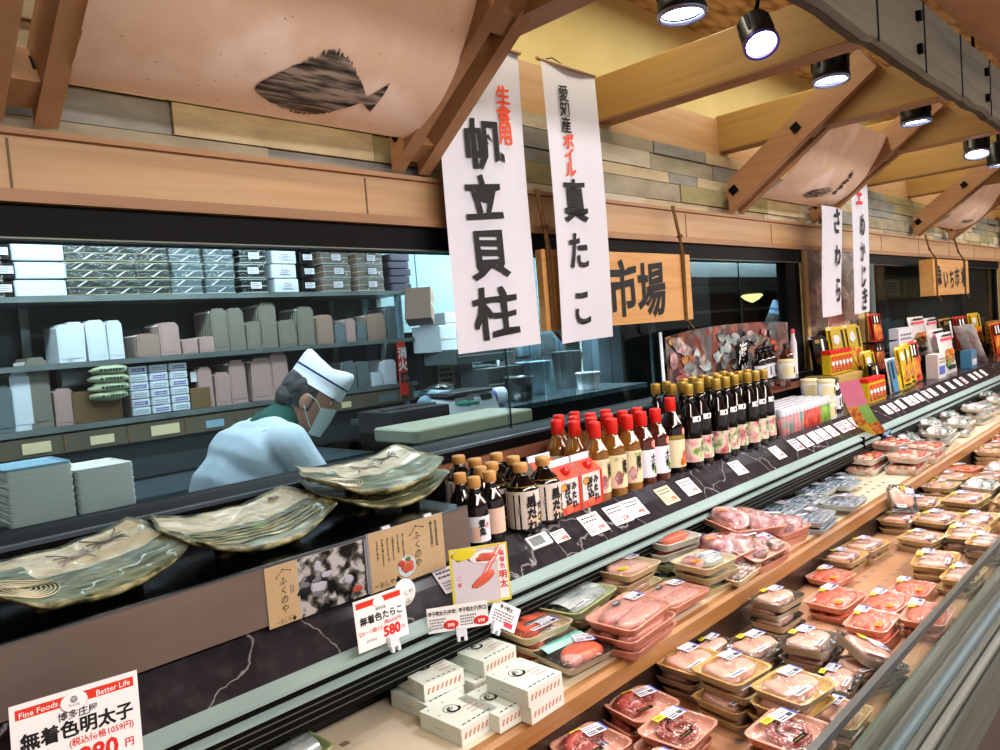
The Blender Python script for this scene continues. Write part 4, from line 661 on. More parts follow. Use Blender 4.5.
# red-capped vinegar bottles
def vin_lab(b, r, z0, z1): b.arc(r, z0, z0 + .03, FR - .9, FR + .1, 'label_peach', 5); on_cyl(b, r + .0006, z1 - .026, FR + .55, '黒酢', .020, 'ink', .04); b.arc(r + .0004, z1 - .062, z1 - .008, FR + .26, FR + .34, 'gold_cap', 2); [spot(b, r + .0003, FR + a, z1 - .012, .007, .006, 'label_flower', 2) for a in (-.2, .25, .7)]; spot(b, r + .0004, FR - .1, z0 + .03, .014, .02, 'bream', 3)
P_r = [(.032, 0), (.035, .004), (.035, .128), (.031, .142), (.018, .168), (.0145, .178), (.0145, .19)]
C_r = [(.0165, .176), (.0175, .178), (.0175, .214), (.0165, .219), (.002, .221)]
red = Proto(bottle('vinegar_bottle', None, P_r, 'amber_glass', C_r, 'red_cap', [('label', .0356, .022, .116, FR - 1.35, FR + 1.45, 'label_cream', vin_lab)]))
def grn_lab(b, r, z0, z1): on_cyl(b, r + .0006, z1 - .024, FR + .3, '土佐', .024, 'ink', .03); spot(b, r + .0003, FR + .55, z0 + .026, .018, .018, 'label_green', 4); spot(b, r + .0005, FR + .5, z0 + .02, .006, .014, 'leaf_green', 4)
redg = Proto(bottle('vinegar_bottle', None, P_r, 'amber_dark', C_r, 'red_cap', [('label', .0356, .022, .105, FR - 1.35, FR + 1.45, 'label_white', grn_lab), ('round_sticker', .0357, .126, .1261, FR + .45, FR + .46, 'sakura_red', lambda b, r, z0, z1: [spot(b, .0362, FR + .5, .122, .014, .014, 'sakura_red'), spot(b, .0366, FR + .5, .122, .010, .010, 'label_peach'), spot(b, .0368, FR + .5, .122, .006, .003, 'sakura_red')])]))
i = 0
for cx, cy in ((1.672, 1.293), (1.748, 1.290), (1.826, 1.290), (1.676, 1.370), (1.756, 1.368), (1.834, 1.366), (1.69, 1.448), (1.772, 1.446), (1.85, 1.444), (1.79, 1.523), (1.868, 1.522)):
    red.put(f'red-capped amber bottle with cream label, {["front","second","third","rear"][int((cy - 1.25) / .075)]} row, {["carton side","middle","green-label side"][int(round((cx - 1.672 - .1 * (cy - 1.29)) / .078)) % 3]}', (cx, cy, -.484), .2 * math.sin(cx * 99)); i += 1
for lab, x, y in (('red-capped bottle with white and green label, front row, cream-label side', 1.902, 1.292), ('red-capped bottle with white and green label, front row, dark bottle side', 1.975, 1.288), ('red-capped bottle with green label, second row, cream-label side', 1.915, 1.368), ('red-capped bottle with green label, second row, dark bottle side', 1.99, 1.366), ('red-capped bottle with green label in the rear row', 1.932, 1.446)): redg.put(lab, (x, y, -.484), .1)
def tom_lab(b, r, z0, z1): spot(b, r + .0003, FR + .7, z0 + .03, .022, .022, 'sakura_red', 5); spot(b, r + .0005, FR + .3, z0 + .016, .012, .012, 'pack_orange', 5); on_cyl(b, r + .0006, z1 - .022, FR + .9, 'ぽん酢', .015, 'red_ink', .03); b.arc(r, z1 + .002, z1 + .014, FR - 1.3, FR + 1.4, 'gold_cap', 10)
d_ = bottle('ponzu_bottle', None, [(.034, 0), (.038, .004), (.038, .14), (.033, .156), (.018, .192), (.0145, .20), (.0145, .21)], 'soy_glass', [(.0165, .198), (.0175, .2), (.0175, .236), (.0165, .241), (.002, .242)], 'red_cap', [('label', .0387, .02, .108, FR - 1.35, FR + 1.45, 'label_cream', tom_lab), ('round_sticker', .0388, .138, .1381, FR + .6, FR + .61, 'sakura_red', lambda b, r, z0, z1: [spot(b, .0386, FR + .65, .132, .014, .015, 'sakura_red'), spot(b, .0390, FR + .65, .132, .009, .010, 'label_peach')])])
d_.location = (2.082, 1.30, -.484); tag(d_, 'dark ponzu bottle with a red cap, between the green-label and gold-capped bottles')
# tall gold-capped soy
def tall_lab(b, r, z0, z1): b.arc(r, z0, z1, FR + .35, FR + .85, 'label_green', 4); on_cyl(b, r + .0006, z1 - .018, FR + .6, '寿司', .017, 'ink', .02); 
tall = Proto(bottle('tall_soy_bottle', None, [(.031, 0), (.0345, .004), (.0345, .146), (.031, .168), (.018, .206), (.0145, .222), (.0135, .245)], 'soy_glass', [(.0155, .238), (.0165, .24), (.0165, .270), (.0155, .274), (.002, .275)], 'gold_cap', [('label', .0351, .022, .098, FR - 1.4, FR + 1.4, 'label_flower', tall_lab), ('neck_label', .0335, .152, .17, FR - .35, FR + .95, 'paper_white', lambda b, r, z0, z1: b.arc(r, z0 + .005, z1 - .004, FR + .2, FR + .4, 'ink', 3))]))
for r_ in range(3):
    for k in range(8 if r_ < 2 else 7):
        x = 2.172 + .077 * k + .018 * r_ + (.02 if k > 1 else 0); tall.put(f'dark gold-capped bottle, {["front", "second", "back"][r_]} row, {ORD[k]} along from the red-capped dark bottle', (x, 1.284 + .0735 * r_ + .006 * math.sin(k * 2.1), -.484), .12 * math.sin(k * 3 + r_))
# ================================================================== beyond the bottles
def jar(label=None): t = thing('condiment_jar', label, 'jar'); b = MB(); b.lathe([(.034, 0), (.037, .004), (.037, .066), (.034, .071)], 'label_white', 20); b.build('jar', t); b = MB(); b.arc(.0376, .01, .06, FR - 1.2, FR + 1.2, 'kome', 12); b.arc(.038, .022, .052, FR + .3, FR + .55, 'ink', 4); b.build('label', t); b = MB(); b.lathe([(.037, .070), (.038, .072), (.038, .084), (.036, .086), (.002, .087)], 'kome', 20); b.build('lid', t); return t
jr = Proto(jar())
for lab, p in (('white jar at the bottom of the two-jar stack, next to the spice tubes', (3.36, 1.30, -.484)), ('white jar on top of the two-jar stack, next to the spice tubes', (3.36, 1.30, -.397)), ('single white jar set on the clear riser before the small dark bottles', (3.33, 1.46, -.30)), ('white jar just behind the two stacked jars', (3.40, 1.39, -.484)), ('white jar on top behind the stacked jars', (3.40, 1.39, -.397))): jr.put(lab, p)
def tube_jar(mat): t = thing('spice_tube', None, 'spice jar'); b = MB(); b.lathe([(.0145, 0), (.0155, .002), (.0155, .074)], mat, 12); b.build('filled_tube', t); b = MB(); b.lathe([(.0165, .074), (.0168, .076), (.0165, .103), (.015, .105), (.001, .105)], 'clear_lid', 12); b.build('lid', t); return t
tj = [Proto(tube_jar('spice_pink')), Proto(tube_jar('spice_red')), Proto(tube_jar('spice_green'))]
for k in range(14):
    for r_ in range(5):
        q = 0 if k < 6 else 1 if k < 11 else 2
        tj[q].put(f'{["pink and teal", "red", "green"][q]} spice tube, {ORD[k]} file from the gold-capped bottles, {["front", "second", "third", "fourth", "rear"][r_]} row', (2.855 + .0352 * k, 1.285 + .036 * r_, -.484), k)
t = thing('clear_riser', 'clear plastic riser shelf behind the spice tubes', 'riser', (3.3, 1.50, -.484)); b = MB(); b.box((0, 0, .18), (.52, .14, .005), 'acrylic'); b.build('top', t)
for s in (-1, 1): b = MB(); b.box((s * .258, 0, .09), (.004, .14, .18), 'acrylic'); b.build('side', t)
def smallb(g, capm): t = bottle('small_sauce_bottle', None, [(.027, 0), (.03, .003), (.03, .09), (.026, .105), (.013, .125), (.012, .13)], g, [(.014, .126), (.0145, .128), (.0145, .15), (.002, .152)], capm, [('label', .0306, .012, .075, FR - 1.3, FR + 1.3, 'label_white', lambda b, r, z0, z1: b.arc(r, z0 + .012, z1 - .012, FR + .2, FR + .5, 'ink', 4))]); return t
s1 = Proto(smallb('soy_glass', 'black_gloss')); s2 = Proto(smallb('amber_dark', 'kick_brown'))
for lab, p, q in (('small dark bottle on the clear riser, first from the wide seafood poster', (3.14, 1.50, -.30), s1), ('small dark bottle on the clear riser, second from the wide seafood poster', (3.24, 1.52, -.30), s1), ('small dark bottle on the clear riser, third from the wide seafood poster', (3.31, 1.53, -.30), s1), ('small reddish bottle at the far end of the clear riser', (3.50, 1.53, -.30), s2), ('dark bottle standing behind the stacked white jars', (3.52, 1.36, -.484), s1), ('dark bottle standing behind the bent pink card', (3.60, 1.36, -.484), s1), ('dark bottle second back behind the bent pink card', (3.56, 1.44, -.484), s1), ('reddish bottle between the jars and the shaker row', (3.68, 1.38, -.484), s2), ('reddish bottle at the back beyond the clear riser', (3.66, 1.46, -.484), s2)): q.put(lab, p)
def slim(label, p): t = thing('slim_bottle', label, 'bottle', p); b = MB(); b.lathe([(.015, 0), (.016, .15), (.009, .18), (.008, .2)], 'label_mauve', 12); b.build('bottle', t); b = MB(); b.lathe([(.0095, .195), (.0095, .215), (.001, .217)], 'pink_ink', 10); b.build('cap', t)
slim('slim pale pink bottle standing at the end of the clear riser', (3.56, 1.52, -.30))
def shaker(): t = thing('seasoning_shaker', None, 'shaker'); b = MB(); b.rbox((0, 0, .051), (.047, .05, .102), 'pack_yellow', .008); b.build('body', t); b = MB(); b.rect(-.021, .008, .021, .092, 'pack_orange', 0, frame((0, -.0256, 0), (1, 0, 0), (0, 0, 1))); b.blob((0, -.0262, .055), (.018, .0008, .013), 'label_white', 2, .5, 6); b.blob((.004, -.0268, .03), (.014, .0008, .010), 'roe', 4, .5, 6); b.scrib(-.018, .066, .018, .088, 2, 'red_ink', frame((0, -.0266, 0), (1, 0, 0), (0, 0, 1)), .0004); b.scrib(-.018, .01, .018, .02, 1, 'ink', frame((0, -.0266, 0), (1, 0, 0), (0, 0, 1)), .0004); b.build('label', t); b = MB(); b.rbox((0, 0, .113), (.048, .051, .022), 'red_cap', .008); b.build('cap', t); return t
sh = Proto(shaker())
for k in range(5): sh.put(f'red-capped yellow shaker in the front row on the marble, {ORD[k]} from the pink card', (3.90 + .0485 * k, 1.315, -.484))
for k in range(6): sh.put(f'red-capped yellow shaker in the raised rear row, {ORD[k]} from the pink card', (3.845 + .0485 * k, 1.47, -.335))
b = MB(); b.rbox((0, 0, .072), (.34, .17, .144), 'pack_tan', .006); o = b.build('carton_box', None, (3.97, 1.49, -.482)); tag(o, 'tan carton holding up the rear row of red-capped shakers', 'box')
def pouch(label, p, w, h, front, deco, rz=0, d=.03, name='food_pouch', lean=.12, cat='pouch'):
    t = thing(name, label, cat, X=Matrix.Translation(p) @ rot('Z', rz) @ rot('X', -lean)); b = MB(); n = 10
    def sf(s): return lambda u, v: Vector(((u - .5) * w * (1 - .04 * math.sin(PI * v)), s * d * .5 * (math.sin(PI * u) ** .6) * (math.sin(PI * min(v * .95 + .0, 1)) ** .5 if v < .93 else .18 * (1 - v) / .07 + .02), v * h))
    b.grid(sf(-1), n, n, front); b.grid(sf(1), n, n, front); b.build('pouch', t); b = MB(); rs = random.Random(int(abs(p[0]) * 999) + int(h * 1000))
    Y = frame((0, -d * .5 - .001, 0), (1, 0, 0), (0, 0, 1))
    for k, (m_, u0, v0, u1, v1) in enumerate(deco):
        if m_.startswith('*'): b.blob(((u0 - .5) * w, -d * .5 - .0015 * (k + 1) * .6, v0 * h), (u1 * w, .001, v1 * h), m_[1:], k + int(p[0] * 9), .4, 7)
        else: b.rect((u0 - .5) * w, v0 * h, (u1 - .5) * w, v1 * h, m_, .0004 * k, Y)
    b.build('print', t); return t
yel = [('pack_yellow', .06, .05, .94, .95), ('*pack_orange', .5, .35, .34, .2), ('*label_white', .35, .75, .2, .1), ('ink', .68, .55, .82, .92), ('*food_brown', .6, .3, .2, .12), ('ink', .15, .07, .8, .12)]
blk = [('pack_black', .05, .05, .95, .95), ('*food_brown', .4, .35, .25, .14), ('paper_white', .6, .4, .75, .9), ('gold_cap', .2, .8, .5, .9)]
wht = [('*food_brown', .45, .42, .34, .16), ('pink_ink', .12, .80, .86, .87), ('ink', .2, .90, .8, .95), ('*leaf_green', .3, .25, .14, .07), ('ink', .30, .1, .75, .2), ('*pack_orange', .65, .5, .16, .09)]
orn = [('pack_red', .04, .04, .96, .96), ('*pack_orange', .5, .35, .4, .25), ('pack_black', .1, .6, .9, .92), ('paper_white', .3, .65, .42, .9), ('paper_white', .55, .65, .68, .9)]
blu = [('pack_bluelabel', .05, .04, .6, .96), ('pack_yellow', .6, .04, .95, .5), ('*food_brown', .75, .7, .2, .2), ('ink', .2, .4, .4, .9)]
for lab, p, w, h, f, dc in (('black pouch leaning behind the shakers, nearest the wall poster', (3.95, 1.545, -.337), .2, .20, 'pack_black', blk), ('yellow pouch behind the rear shakers, first along the glass', (4.28, 1.56, -.40), .24, .30, 'pack_yellow', yel), ('yellow pouch behind the shakers, second along the glass', (4.52, 1.56, -.40), .24, .30, 'pack_yellow', yel), ('black pouch with round food picture just past the front shakers', (4.19, 1.36, -.484), .13, .18, 'pack_black', blk), ('yellow pouch with a dark fan shape past the front shakers', (4.32, 1.42, -.484), .17, .24, 'pack_yellow', yel), ('blue and yellow pouch standing past the front shakers', (4.40, 1.33, -.484), .17, .19, 'pack_white', blu), ('yellow pouch full of orange snacks, first in its line', (4.58, 1.33, -.484), .17, .24, 'pack_yellow', yel), ('yellow pouch full of orange snacks, second in its line', (4.74, 1.35, -.484), .17, .25, 'pack_yellow', yel), ('orange and black pouch beside the yellow snack pouches', (4.95, 1.38, -.484), .19, .25, 'pack_red', orn), ('red and black pouch standing in the pole rack top tier', (4.86, 1.56, -.22), .17, .17, 'pack_red', orn), ('red and black pouch standing in the pole rack lower tier', (4.86, 1.55, -.40), .18, .19, 'pack_orange', orn), ('white pouch with food picture by the far glass, upper row', (5.72, 1.55, -.372), .36, .27, 'pack_white', wht), ('white pouch with food picture, second by the far glass', (6.05, 1.55, -.372), .30, .25, 'pack_white', wht), ('large white pouch with bowl picture in the front row', (5.55, 1.34, -.484), .34, .27, 'pack_white', wht), ('large white pouch with bowl picture behind the front one', (5.70, 1.42, -.484), .34, .29, 'pack_white', wht), ('white and red pouch next to the tall orange pouch', (5.20, 1.44, -.484), .22, .24, 'pack_white', wht), ('mottled red and tan pouch on the far stretch of counter', (6.45, 1.55, -.402), .34, .26, 'food_brown', blk), ('red bordered pouch at the far end of the visible counter', (6.85, 1.55, -.402), .36, .26, 'pack_red', orn), ('yellow pouch lying by the view edge on the far counter', (7.3, 1.55, -.402), .36, .27, 'pack_yellow', yel), ('orange pouch at the view edge in front of the yellow one', (7.3, 1.40, -.484), .36, .26, 'pack_orange', orn)): pouch(lab, p, w, h, f, dc)
for k in range(4): pouch(f'long grey-white sachet leaning in a slanted bunch, {ORD[k]} from the blue box', (6.25 + .13 * k, 1.36 + .03 * (k % 2), -.484), .12, .30, 'bag_white', [('label_mauve', .2, .1, .8, .9)], .9, .025, 'long_sachet', .35)
def carton_box(label, p, d, mat, rz=0, print_=None):
    t = thing('small_carton', label, 'box', p, rz); b = MB(); b.rbox((0, 0, d[2] / 2), d, mat, .003); b.build('carton', t); b = MB(); Y = frame((0, -d[1] / 2 - .0008, 0), (1, 0, 0), (0, 0, 1)); b.rect(-d[0] * .4, d[2] * .15, d[0] * .4, d[2] * .5, print_ or 'label_mauve', 0, Y); b.scrib(-d[0] * .4, d[2] * .6, d[0] * .4, d[2] * .85, 2, 'grey_ink', Y, .0004); b.build('print', t)
carton_box('pale blue small box on the marble past the white pouches', (5.98, 1.33, -.484), (.14, .07, .12), 'pack_bluelabel'); carton_box('white box with blue print beside the orange pouch', (5.22, 1.34, -.484), (.16, .07, .15), 'pack_white', 0, 'blue_ink'); carton_box('white upright box behind the white pouches, by the glass', (5.32, 1.56, -.372), (.28, .06, .21), 'label_white'); carton_box('white display box standing on its own near the pole', (5.0, 1.47, -.484), (.26, .10, .10), 'label_mauve')
t = thing('pole_rack', 'thin grey pole standing on the counter before the far window', 'pole rack', (4.99, 1.62, -.484)); b = MB(); b.tube([(0, 0, 0), (0, 0, .74)], .022, 'kitchen_grey', 12); b.build('pole', t)
for z in (.085, .262): b = MB(); b.box((-.12, -.07, z - .004), (.26, .13, .006), 'black_metal'); b.build('tray_shelf', t)
for k in range(8):
    b = MB(); rs = random.Random(k); b.rbox((0, 0, .13), (.5, .18, .26), rs.choice(['pack_white', 'pack_red', 'pack_yellow', 'food_brown', 'label_mauve']), .02); o = b.build('food_package', None, (7.75 + .56 * k, 1.45, -.482)); tag(o, f'far package on the counter at the end of the aisle, {ORD[k]} past the orange pouch', 'package')
for lab, x0, x1, zt in (('black step under the yellow pouches by the glass', 4.14, 4.68, -.402), ('black step under the white pouches by the far glass', 5.14, 6.24, -.372), ('black step under the red-bordered packages far along', 6.26, 7.55, -.402)): b = MB(); b.rbox((0, 0, (zt + .484) / 2), (x1 - x0, .11, zt + .484 - .001), 'black_matte', .004); o = b.build('display_step', None, ((x0 + x1) / 2, 1.56, -.484)); tag(o, lab, 'display step')
# posters
def flat_poster(label, x0, x1, z0, z1, y, mat, bend=0, name='wall_poster', wob=0):
    t = thing(name, label, 'poster', ((x0 + x1) / 2, y, z0)); w = x1 - x0; h = z1 - z0; b = MB(); b.grid(lambda u, v: Vector(((u - .5) * w, bend * math.sin(PI * u) + .02 * (1 - v) * bend, v * h - wob * abs(u - .55) ** 2.5 * v)), 16, 4, mat); b.build('printed_sheet', t); return t
t = flat_poster('poster of crabs and long shellfish on the wooden post', 4.06, 4.80, -.20, .335, 1.638, 'poster_crab'); b = MB()
for k in range(9): b.tube([(-.17 + .035 * k, -.004, .02), (-.12 + .03 * k, -.004, .13), (-.05 + .02 * k, -.004, .25)], [.009, .007, .003], 'flesh_pale', 6)
b.blob((-.09, -.004, .42), (.09, .003, .06), 'food_brown', 3, .4, 8); b.blob((-.1, -.004, .44), (.05, .004, .03), 'label_cream', 4, .5, 8); b.build('shellfish_picture', t)
t = flat_poster('wide seafood poster leaning on the window behind the gold-capped bottles', 2.535, 3.66, -.37, -.035, 1.585, 'poster_sea', .03, 'seafood_poster', .12); b = MB()
rs = random.Random(21); ml = ['bream', 'octopus', 'food_brown', 'shrimp', 'flesh_mauve', 'skin_silver', 'silver_fish', 'silver_fish', 'skin_silver', 'flesh_mauve', 'poster_crab', 'bream', 'roe', 'label_flower', 'flesh_white']
for k in range(120):
    u = rs.uniform(-.47, .47); v = rs.uniform(.03, .29); g = int((u + .5) * 9.5) + rs.randint(0, 4); rx = rs.uniform(.02, .055); rz_ = rs.uniform(.012, .03); yy = .03 * math.sin(PI * (u + .5)) - .003 - .00006 * k
    pts = [(u * 1.10 + rx * math.cos(2 * PI * i / 12) * rs.uniform(.7, 1.1), yy, v + rz_ * math.sin(2 * PI * i / 12) * rs.uniform(.7, 1.1)) for i in range(12)]
    b.add([(u * 1.10, yy, v)] + pts, [(0, i + 1, (i + 1) % 12 + 1) for i in range(12)], ml[min(g, 14)])
b.build('seafood_picture', t); b = MB(); b.rect(.04, .06, .135, .25, 'pack_black', 0, frame((0, .006, 0), (1, 0, 0), (0, 0, 1))); b.text('海鮮', frame((.088, .003, .205), (1, 0, 0), (0, 0, 1)), .085, 'paper_white', .02, 'c', 1.3, True); b.build('lettering', t); b = MB(); b.tube([(-.57, .012, 0), (-.575, .012, .33)], .007, 'label_white', 6); b.build('edge_rail', t)
# ================================================================== white gift boxes on the upper deck
def gift_box():
    t = thing('gift_box', None, 'box'); b = MB(); b.rbox((0, 0, .0165), (.096, .113, .033), 'box_mint', .0015); b.build('carton', t)
    b = MB(); z = .0334; b.arc(.016, z, z, -.3, PI * 1.55, 'ink', 14, (-.008, .012, 0), None, .0145); b.arc(.009, z, z, PI * .9, PI * 2.0, 'ink', 8, (-.004, .010, 0), None, .0145); b.text('め', Matrix.Translation((-.009, .016, z)), .015, 'ink', .02)
    for k, (x, y, s) in enumerate(((-.038, .043, .006), (-.030, .036, .004), (.0, .045, .006), (.034, .044, .005), (-.038, .012, .005), (.030, .018, .004))): b.text('☘' if k % 2 else '●', Matrix.Translation((x, y, z)), s, 'grey_ink')
    b.scrib(.008, -.03, .04, .006, 3, 'box_pinkprint', None, z, 3, fill=.25)
    for k in range(6): b.rect(-.036 + .0125 * k, -.049, -.028 + .0125 * k, -.046, 'ink', z)
    Y = frame((0, -.0567, .0165), (1, 0, 0), (0, 0, 1))
    for k in range(8): b.quad([(-.042 + .0105 * k, -.005, 0), (-.037 + .0105 * k, -.005, 0), (-.033 + .0105 * k, .006, 0), (-.038 + .0105 * k, .006, 0)], 'box_pinkprint', Y)
    b.scrib(-.015, -.002, .015, .002, 1, 'grey_ink', frame((-.0483, 0, .0165), (0, -1, 0), (0, 0, 1)), 0, 2, fill=.3); b.build('print', t); return t
gb = Proto(gift_box()); zd = -.7198
for lab, p, r in (('white gift box resting on another at the black wall end of the cluster', (.912, 1.168, zd + .034), -.10), ('white gift box underneath, on the deck at the black wall end', (.900, 1.160, zd), .02), ('white gift box in front, nearest the perforated deck holes', (.880, 1.045, zd), .02), ('white gift box lying flat between the front box and the stacked pair', (.952, 1.02, zd), .0), ('white gift box on top of the pair nearest the wooden divider', (1.005, .992, zd + .034), -.02), ('white gift box under the pair nearest the wooden divider', (1.008, .994, zd), .02), ('white gift box on top of the stack by the salmon pack', (1.044, 1.150, zd + .034), .0), ('white gift box at the bottom of the stack by the salmon pack', (1.015, 1.153, zd), .02)): gb.put(lab, p, r)
# ================================================================== wrapped seafood packs
H0 = .020
def pack(name, cat, tray, food, L=.15, W=.125, labels=('price', 'name'), H=H0, fl=.008):
    t = thing(name, None, cat); b = MB(); k = 4
    def ring(l, w, z, r): return [(x, y, z) for x, y in rr(l, w, r, k)]
    out_ = 'tray_side' if tray in ('tray_gold', 'tray_black') else tray; tray = 'tray_inner_dark' if tray == 'tray_black' else tray
    b.loft([ring(L * .84, W * .82, 0, .014), ring(L * .87, W * .85, .002, .016), ring(L * .985, W * .98, H - .002, .020), ring(L, W, H - .001, .021), ring(L, W, H, .021)], out_, True, cap1=False)
    b.loft([ring(L, W, H, .021), ring(L - .010, W - .010, H, .017), ring(L - .013, W - .013, H - .002, .016), ring(L * .83, W * .80, .004, .013)], tray, True, cap0=False); b.build('tray', t)
    food(t, L, W, H)
    b = MB()
    def fm(u, v): x = (u - .5) * 2; y = (v - .5) * 2; e = max(abs(x), abs(y)); return Vector((x * L * .488, y * W * .486, H + .0012 + fl * (1 - x * x) * (1 - y * y) + .0012 * noise.noise(Vector((x * 3, y * 3, L * 99))) * (1 - e)))
    b.grid(fm, 8, 8, 'wrap'); b.build('plastic_wrap', t)
    zt = H + .0022 + fl
    for l in labels:
        b = MB(); kind = l if isinstance(l, str) else l[0]; q = None if isinstance(l, str) else l[1:]
        if kind == 'price':                                      # white sheet, printed bars, violet-blue edge, yellow end
            x, y, a = q or (L * .24, W * .22, -.05); X = Matrix.Translation((x, y, zt - .0006)) @ rot('Z', a); b.rect(-.024, -.017, .024, .017, 'label_white', 0, X); b.rect(.019, -.017, .024, .017, 'blue_ink', .0002, X); b.scrib(-.021, .002, .016, .014, 2, 'grey_ink', X, .0003, 3); b.scrib(-.021, -.015, .0, -.002, 2, 'ink', X, .0003, 4)
            for i in range(8): b.rect(.002 + i * .0019, -.013, .0032 + i * .0019, -.002, 'ink', .0003, X)
            b.build('price_label', t); continue
        if kind == 'name': x, y, a = q or (-L * .2, -W * .3, 0); X = Matrix.Translation((x, y, zt - .0005)) @ rot('Z', a); b.rect(-.026, -.0065, .026, .0065, 'label_white', 0, X); b.scrib(-.023, -.003, .023, .004, 1, 'ink', X, .0003, 6, fill=.6); b.build('name_label', t); continue
        if kind == 'black': x, y, a = q or (-L * .2, -W * .3, -.1); X = Matrix.Translation((x, y, zt - .0005)) @ rot('Z', a); b.rect(-.020, -.0055, .020, .0055, 'pack_black', 0, X); b.scrib(-.017, -.002, .017, .003, 1, 'gold_cap', X, .0003, 6, fill=.4); b.build('name_label', t); continue
        if kind in ('yellow', 'orange', 'teal', 'darkgreen'): x, y, a = q or (L * .05, W * .3, 0); X = Matrix.Translation((x, y, zt - .0007)) @ rot('Z', a); b.rect(-.014, -.008, .014, .008, kind + '_sticker', 0, X); b.scrib(-.011, -.004, .011, .005, 2, 'darkgreen_sticker' if kind == 'yellow' else 'sign_red' if kind == 'orange' else 'label_white', X, .0003, 5, fill=.5); b.build('sticker', t); continue
    return t
def slab(mat, cx, cy, l, w, h, seed, z=.004, n=7): 
    h = h * .9
    def f(b):
        vs = []; fs = []; k = 2 * n + 4; n_ = n + 1; c = Vector((cx, cy, z + h * .5)); sp = lambda q, e: math.copysign(abs(q) ** e, q)
        for i in range(n_ + 1):
            for j in range(k):
                a = PI * i / n_; t = 2 * PI * j / k; d = Vector((sp(math.sin(a), .55) * sp(math.cos(t), .7), sp(math.sin(a), .55) * sp(math.sin(t), .7), sp(math.cos(a), .55)))
                q = 1 + .20 * noise.noise(d * 1.3 + Vector((seed * 3.7, seed * 1.3, seed))); g = 1 + .10 * noise.noise(d * 2.2 + Vector((seed, 9, 2))); vs.append(c + Vector((d.x * l / 2 * q, d.y * w / 2 * q * (1 + .25 * d.x * math.sin(seed * 5)), d.z * h / 2 * g)))
        for i in range(n_):
            for j in range(k): fs.append((i * k + j, i * k + (j + 1) % k, (i + 1) * k + (j + 1) % k, (i + 1) * k + j))
        b.add(vs, fs, mat, True)
    return f
def foods(*parts):
    def f(t, L, W, H):
        for nm, fs in parts:
            b = MB()
            for g in fs(L, W): g(b)
            b.build(nm, t)
    return f
salmon_f = foods(('salmon_chunk', lambda L, W: [slab('flesh_salmon', -L * .2, -W * .05, .05, .075, .026, 1)]), ('salmon_chunk', lambda L, W: [slab('flesh_salmon', L * .03, W * .08, .05, .07, .028, 2)]), ('salmon_chunk', lambda L, W: [slab('flesh_salmon', L * .22, W * .1, .045, .06, .024, 3)]), ('grey_skin', lambda L, W: [slab('skin_silver', L * .02, -W * .08, .09, .018, .03, 5)]))
dark_f = foods(('silver_skin', lambda L, W: [lambda b: b.grid(lambda u, v: Vector(((u - .5) * L * .82, W * .12 + (v) * W * .3, .024 + .004 * math.sin(v * PI))), 6, 4, 'aqua_film')]), ('salmon_fillet', lambda L, W: [slab('flesh_salmon', L * .04, -W * .12, .105, .066, .026, 4), slab('flesh_pale', -L * .2, -W * .22, .05, .035, .025, 6)]))
fillet_f = foods(('fillet', lambda L, W: [slab('flesh_pale', -.004, -W * .20, L * .84, W * .40, .027, 3)]), ('fillet', lambda L, W: [slab('flesh_pale', .004, W * .18, L * .84, W * .42, .027, 8)]))
silver_f = foods(('silver_fish', lambda L, W: [lambda b: b.grid(lambda u, v: Vector(((u - .5) * L * .8, (v - .5) * W * (.7 - .15 * abs(u - .4)), .012 + .016 * math.sin(PI * v) ** .6)), 10, 8, 'silver_fish')]), ('fin', lambda L, W: [slab('skin_silver', L * .3, W * .1, .04, .03, .02, 2)]))
pale_f = foods(('belly_slice', lambda L, W: [slab('flesh_white', -L * .06, -W * .04, L * .78, W * .66, .026, 4)]), ('belly_slice', lambda L, W: [slab('flesh_pale', L * .10, W * .2, L * .62, W * .38, .026, 5)]))
wg_f = foods(('aqua_skin', lambda L, W: [lambda b: b.grid(lambda u, v: Vector(((u - .5) * L * .75, W * .02 + v * W * .36, .024 + .006 * math.sin(v * PI))), 6, 4, 'aqua_film')]), ('belly_slice', lambda L, W: [slab('flesh_salmon', L * .05, -W * .14, L * .7, W * .3, .03, 6)]))
orange_f = foods(('silver_fish', lambda L, W: [slab('silver_fish', L * .12, 0, L * .6, W * .55, .028, 7)]), ('fillet', lambda L, W: [slab('bream', -L * .2, W * .1, L * .35, W * .5, .026, 9)]))
head_f = foods(('bream_head', lambda L, W: [slab('bream', -L * .18, W * .06, L * .42, W * .62, .06, 2, n=10)]), ('fish_eye', lambda L, W: [lambda b: b.blob((-L * .2, -.005, .062), (.008, .008, .006), 'eye_white', 0, 0, 8), lambda b: b.blob((-L * .2, -.005, .066), (.0045, .0045, .004), 'eye_dark', 0, 0, 6)]), ('bream_piece', lambda L, W: [slab('bream', L * .2, -W * .12, L * .42, W * .55, .05, 5, n=9), slab('flesh_red', L * .12, W * .26, L * .3, W * .3, .04, 7)]), ('fin', lambda L, W: [slab('flesh_pale', L * .0, W * .3, L * .3, W * .25, .045, 12)]))
shrimp_f = foods(('fish_scrap', lambda L, W: [slab('shrimp', L * (-.3 + .2 * i), W * (.14 * (-1) ** i), L * .26, W * .42, .03, i) for i in range(4)]), ('fish_scrap', lambda L, W: [slab('flesh_mauve', L * (-.15 + .3 * i), -W * .12 * (-1) ** i, L * .2, W * .3, .034, i + 7) for i in range(2)]))
flake_f = foods(('dried_flake', lambda L, W: [slab('shrimp', L * (-.36 + .12 * (i % 7)), W * (-.25 + .25 * (i // 7)), L * .15, W * .26, .022, i, n=5) for i in range(21)]))
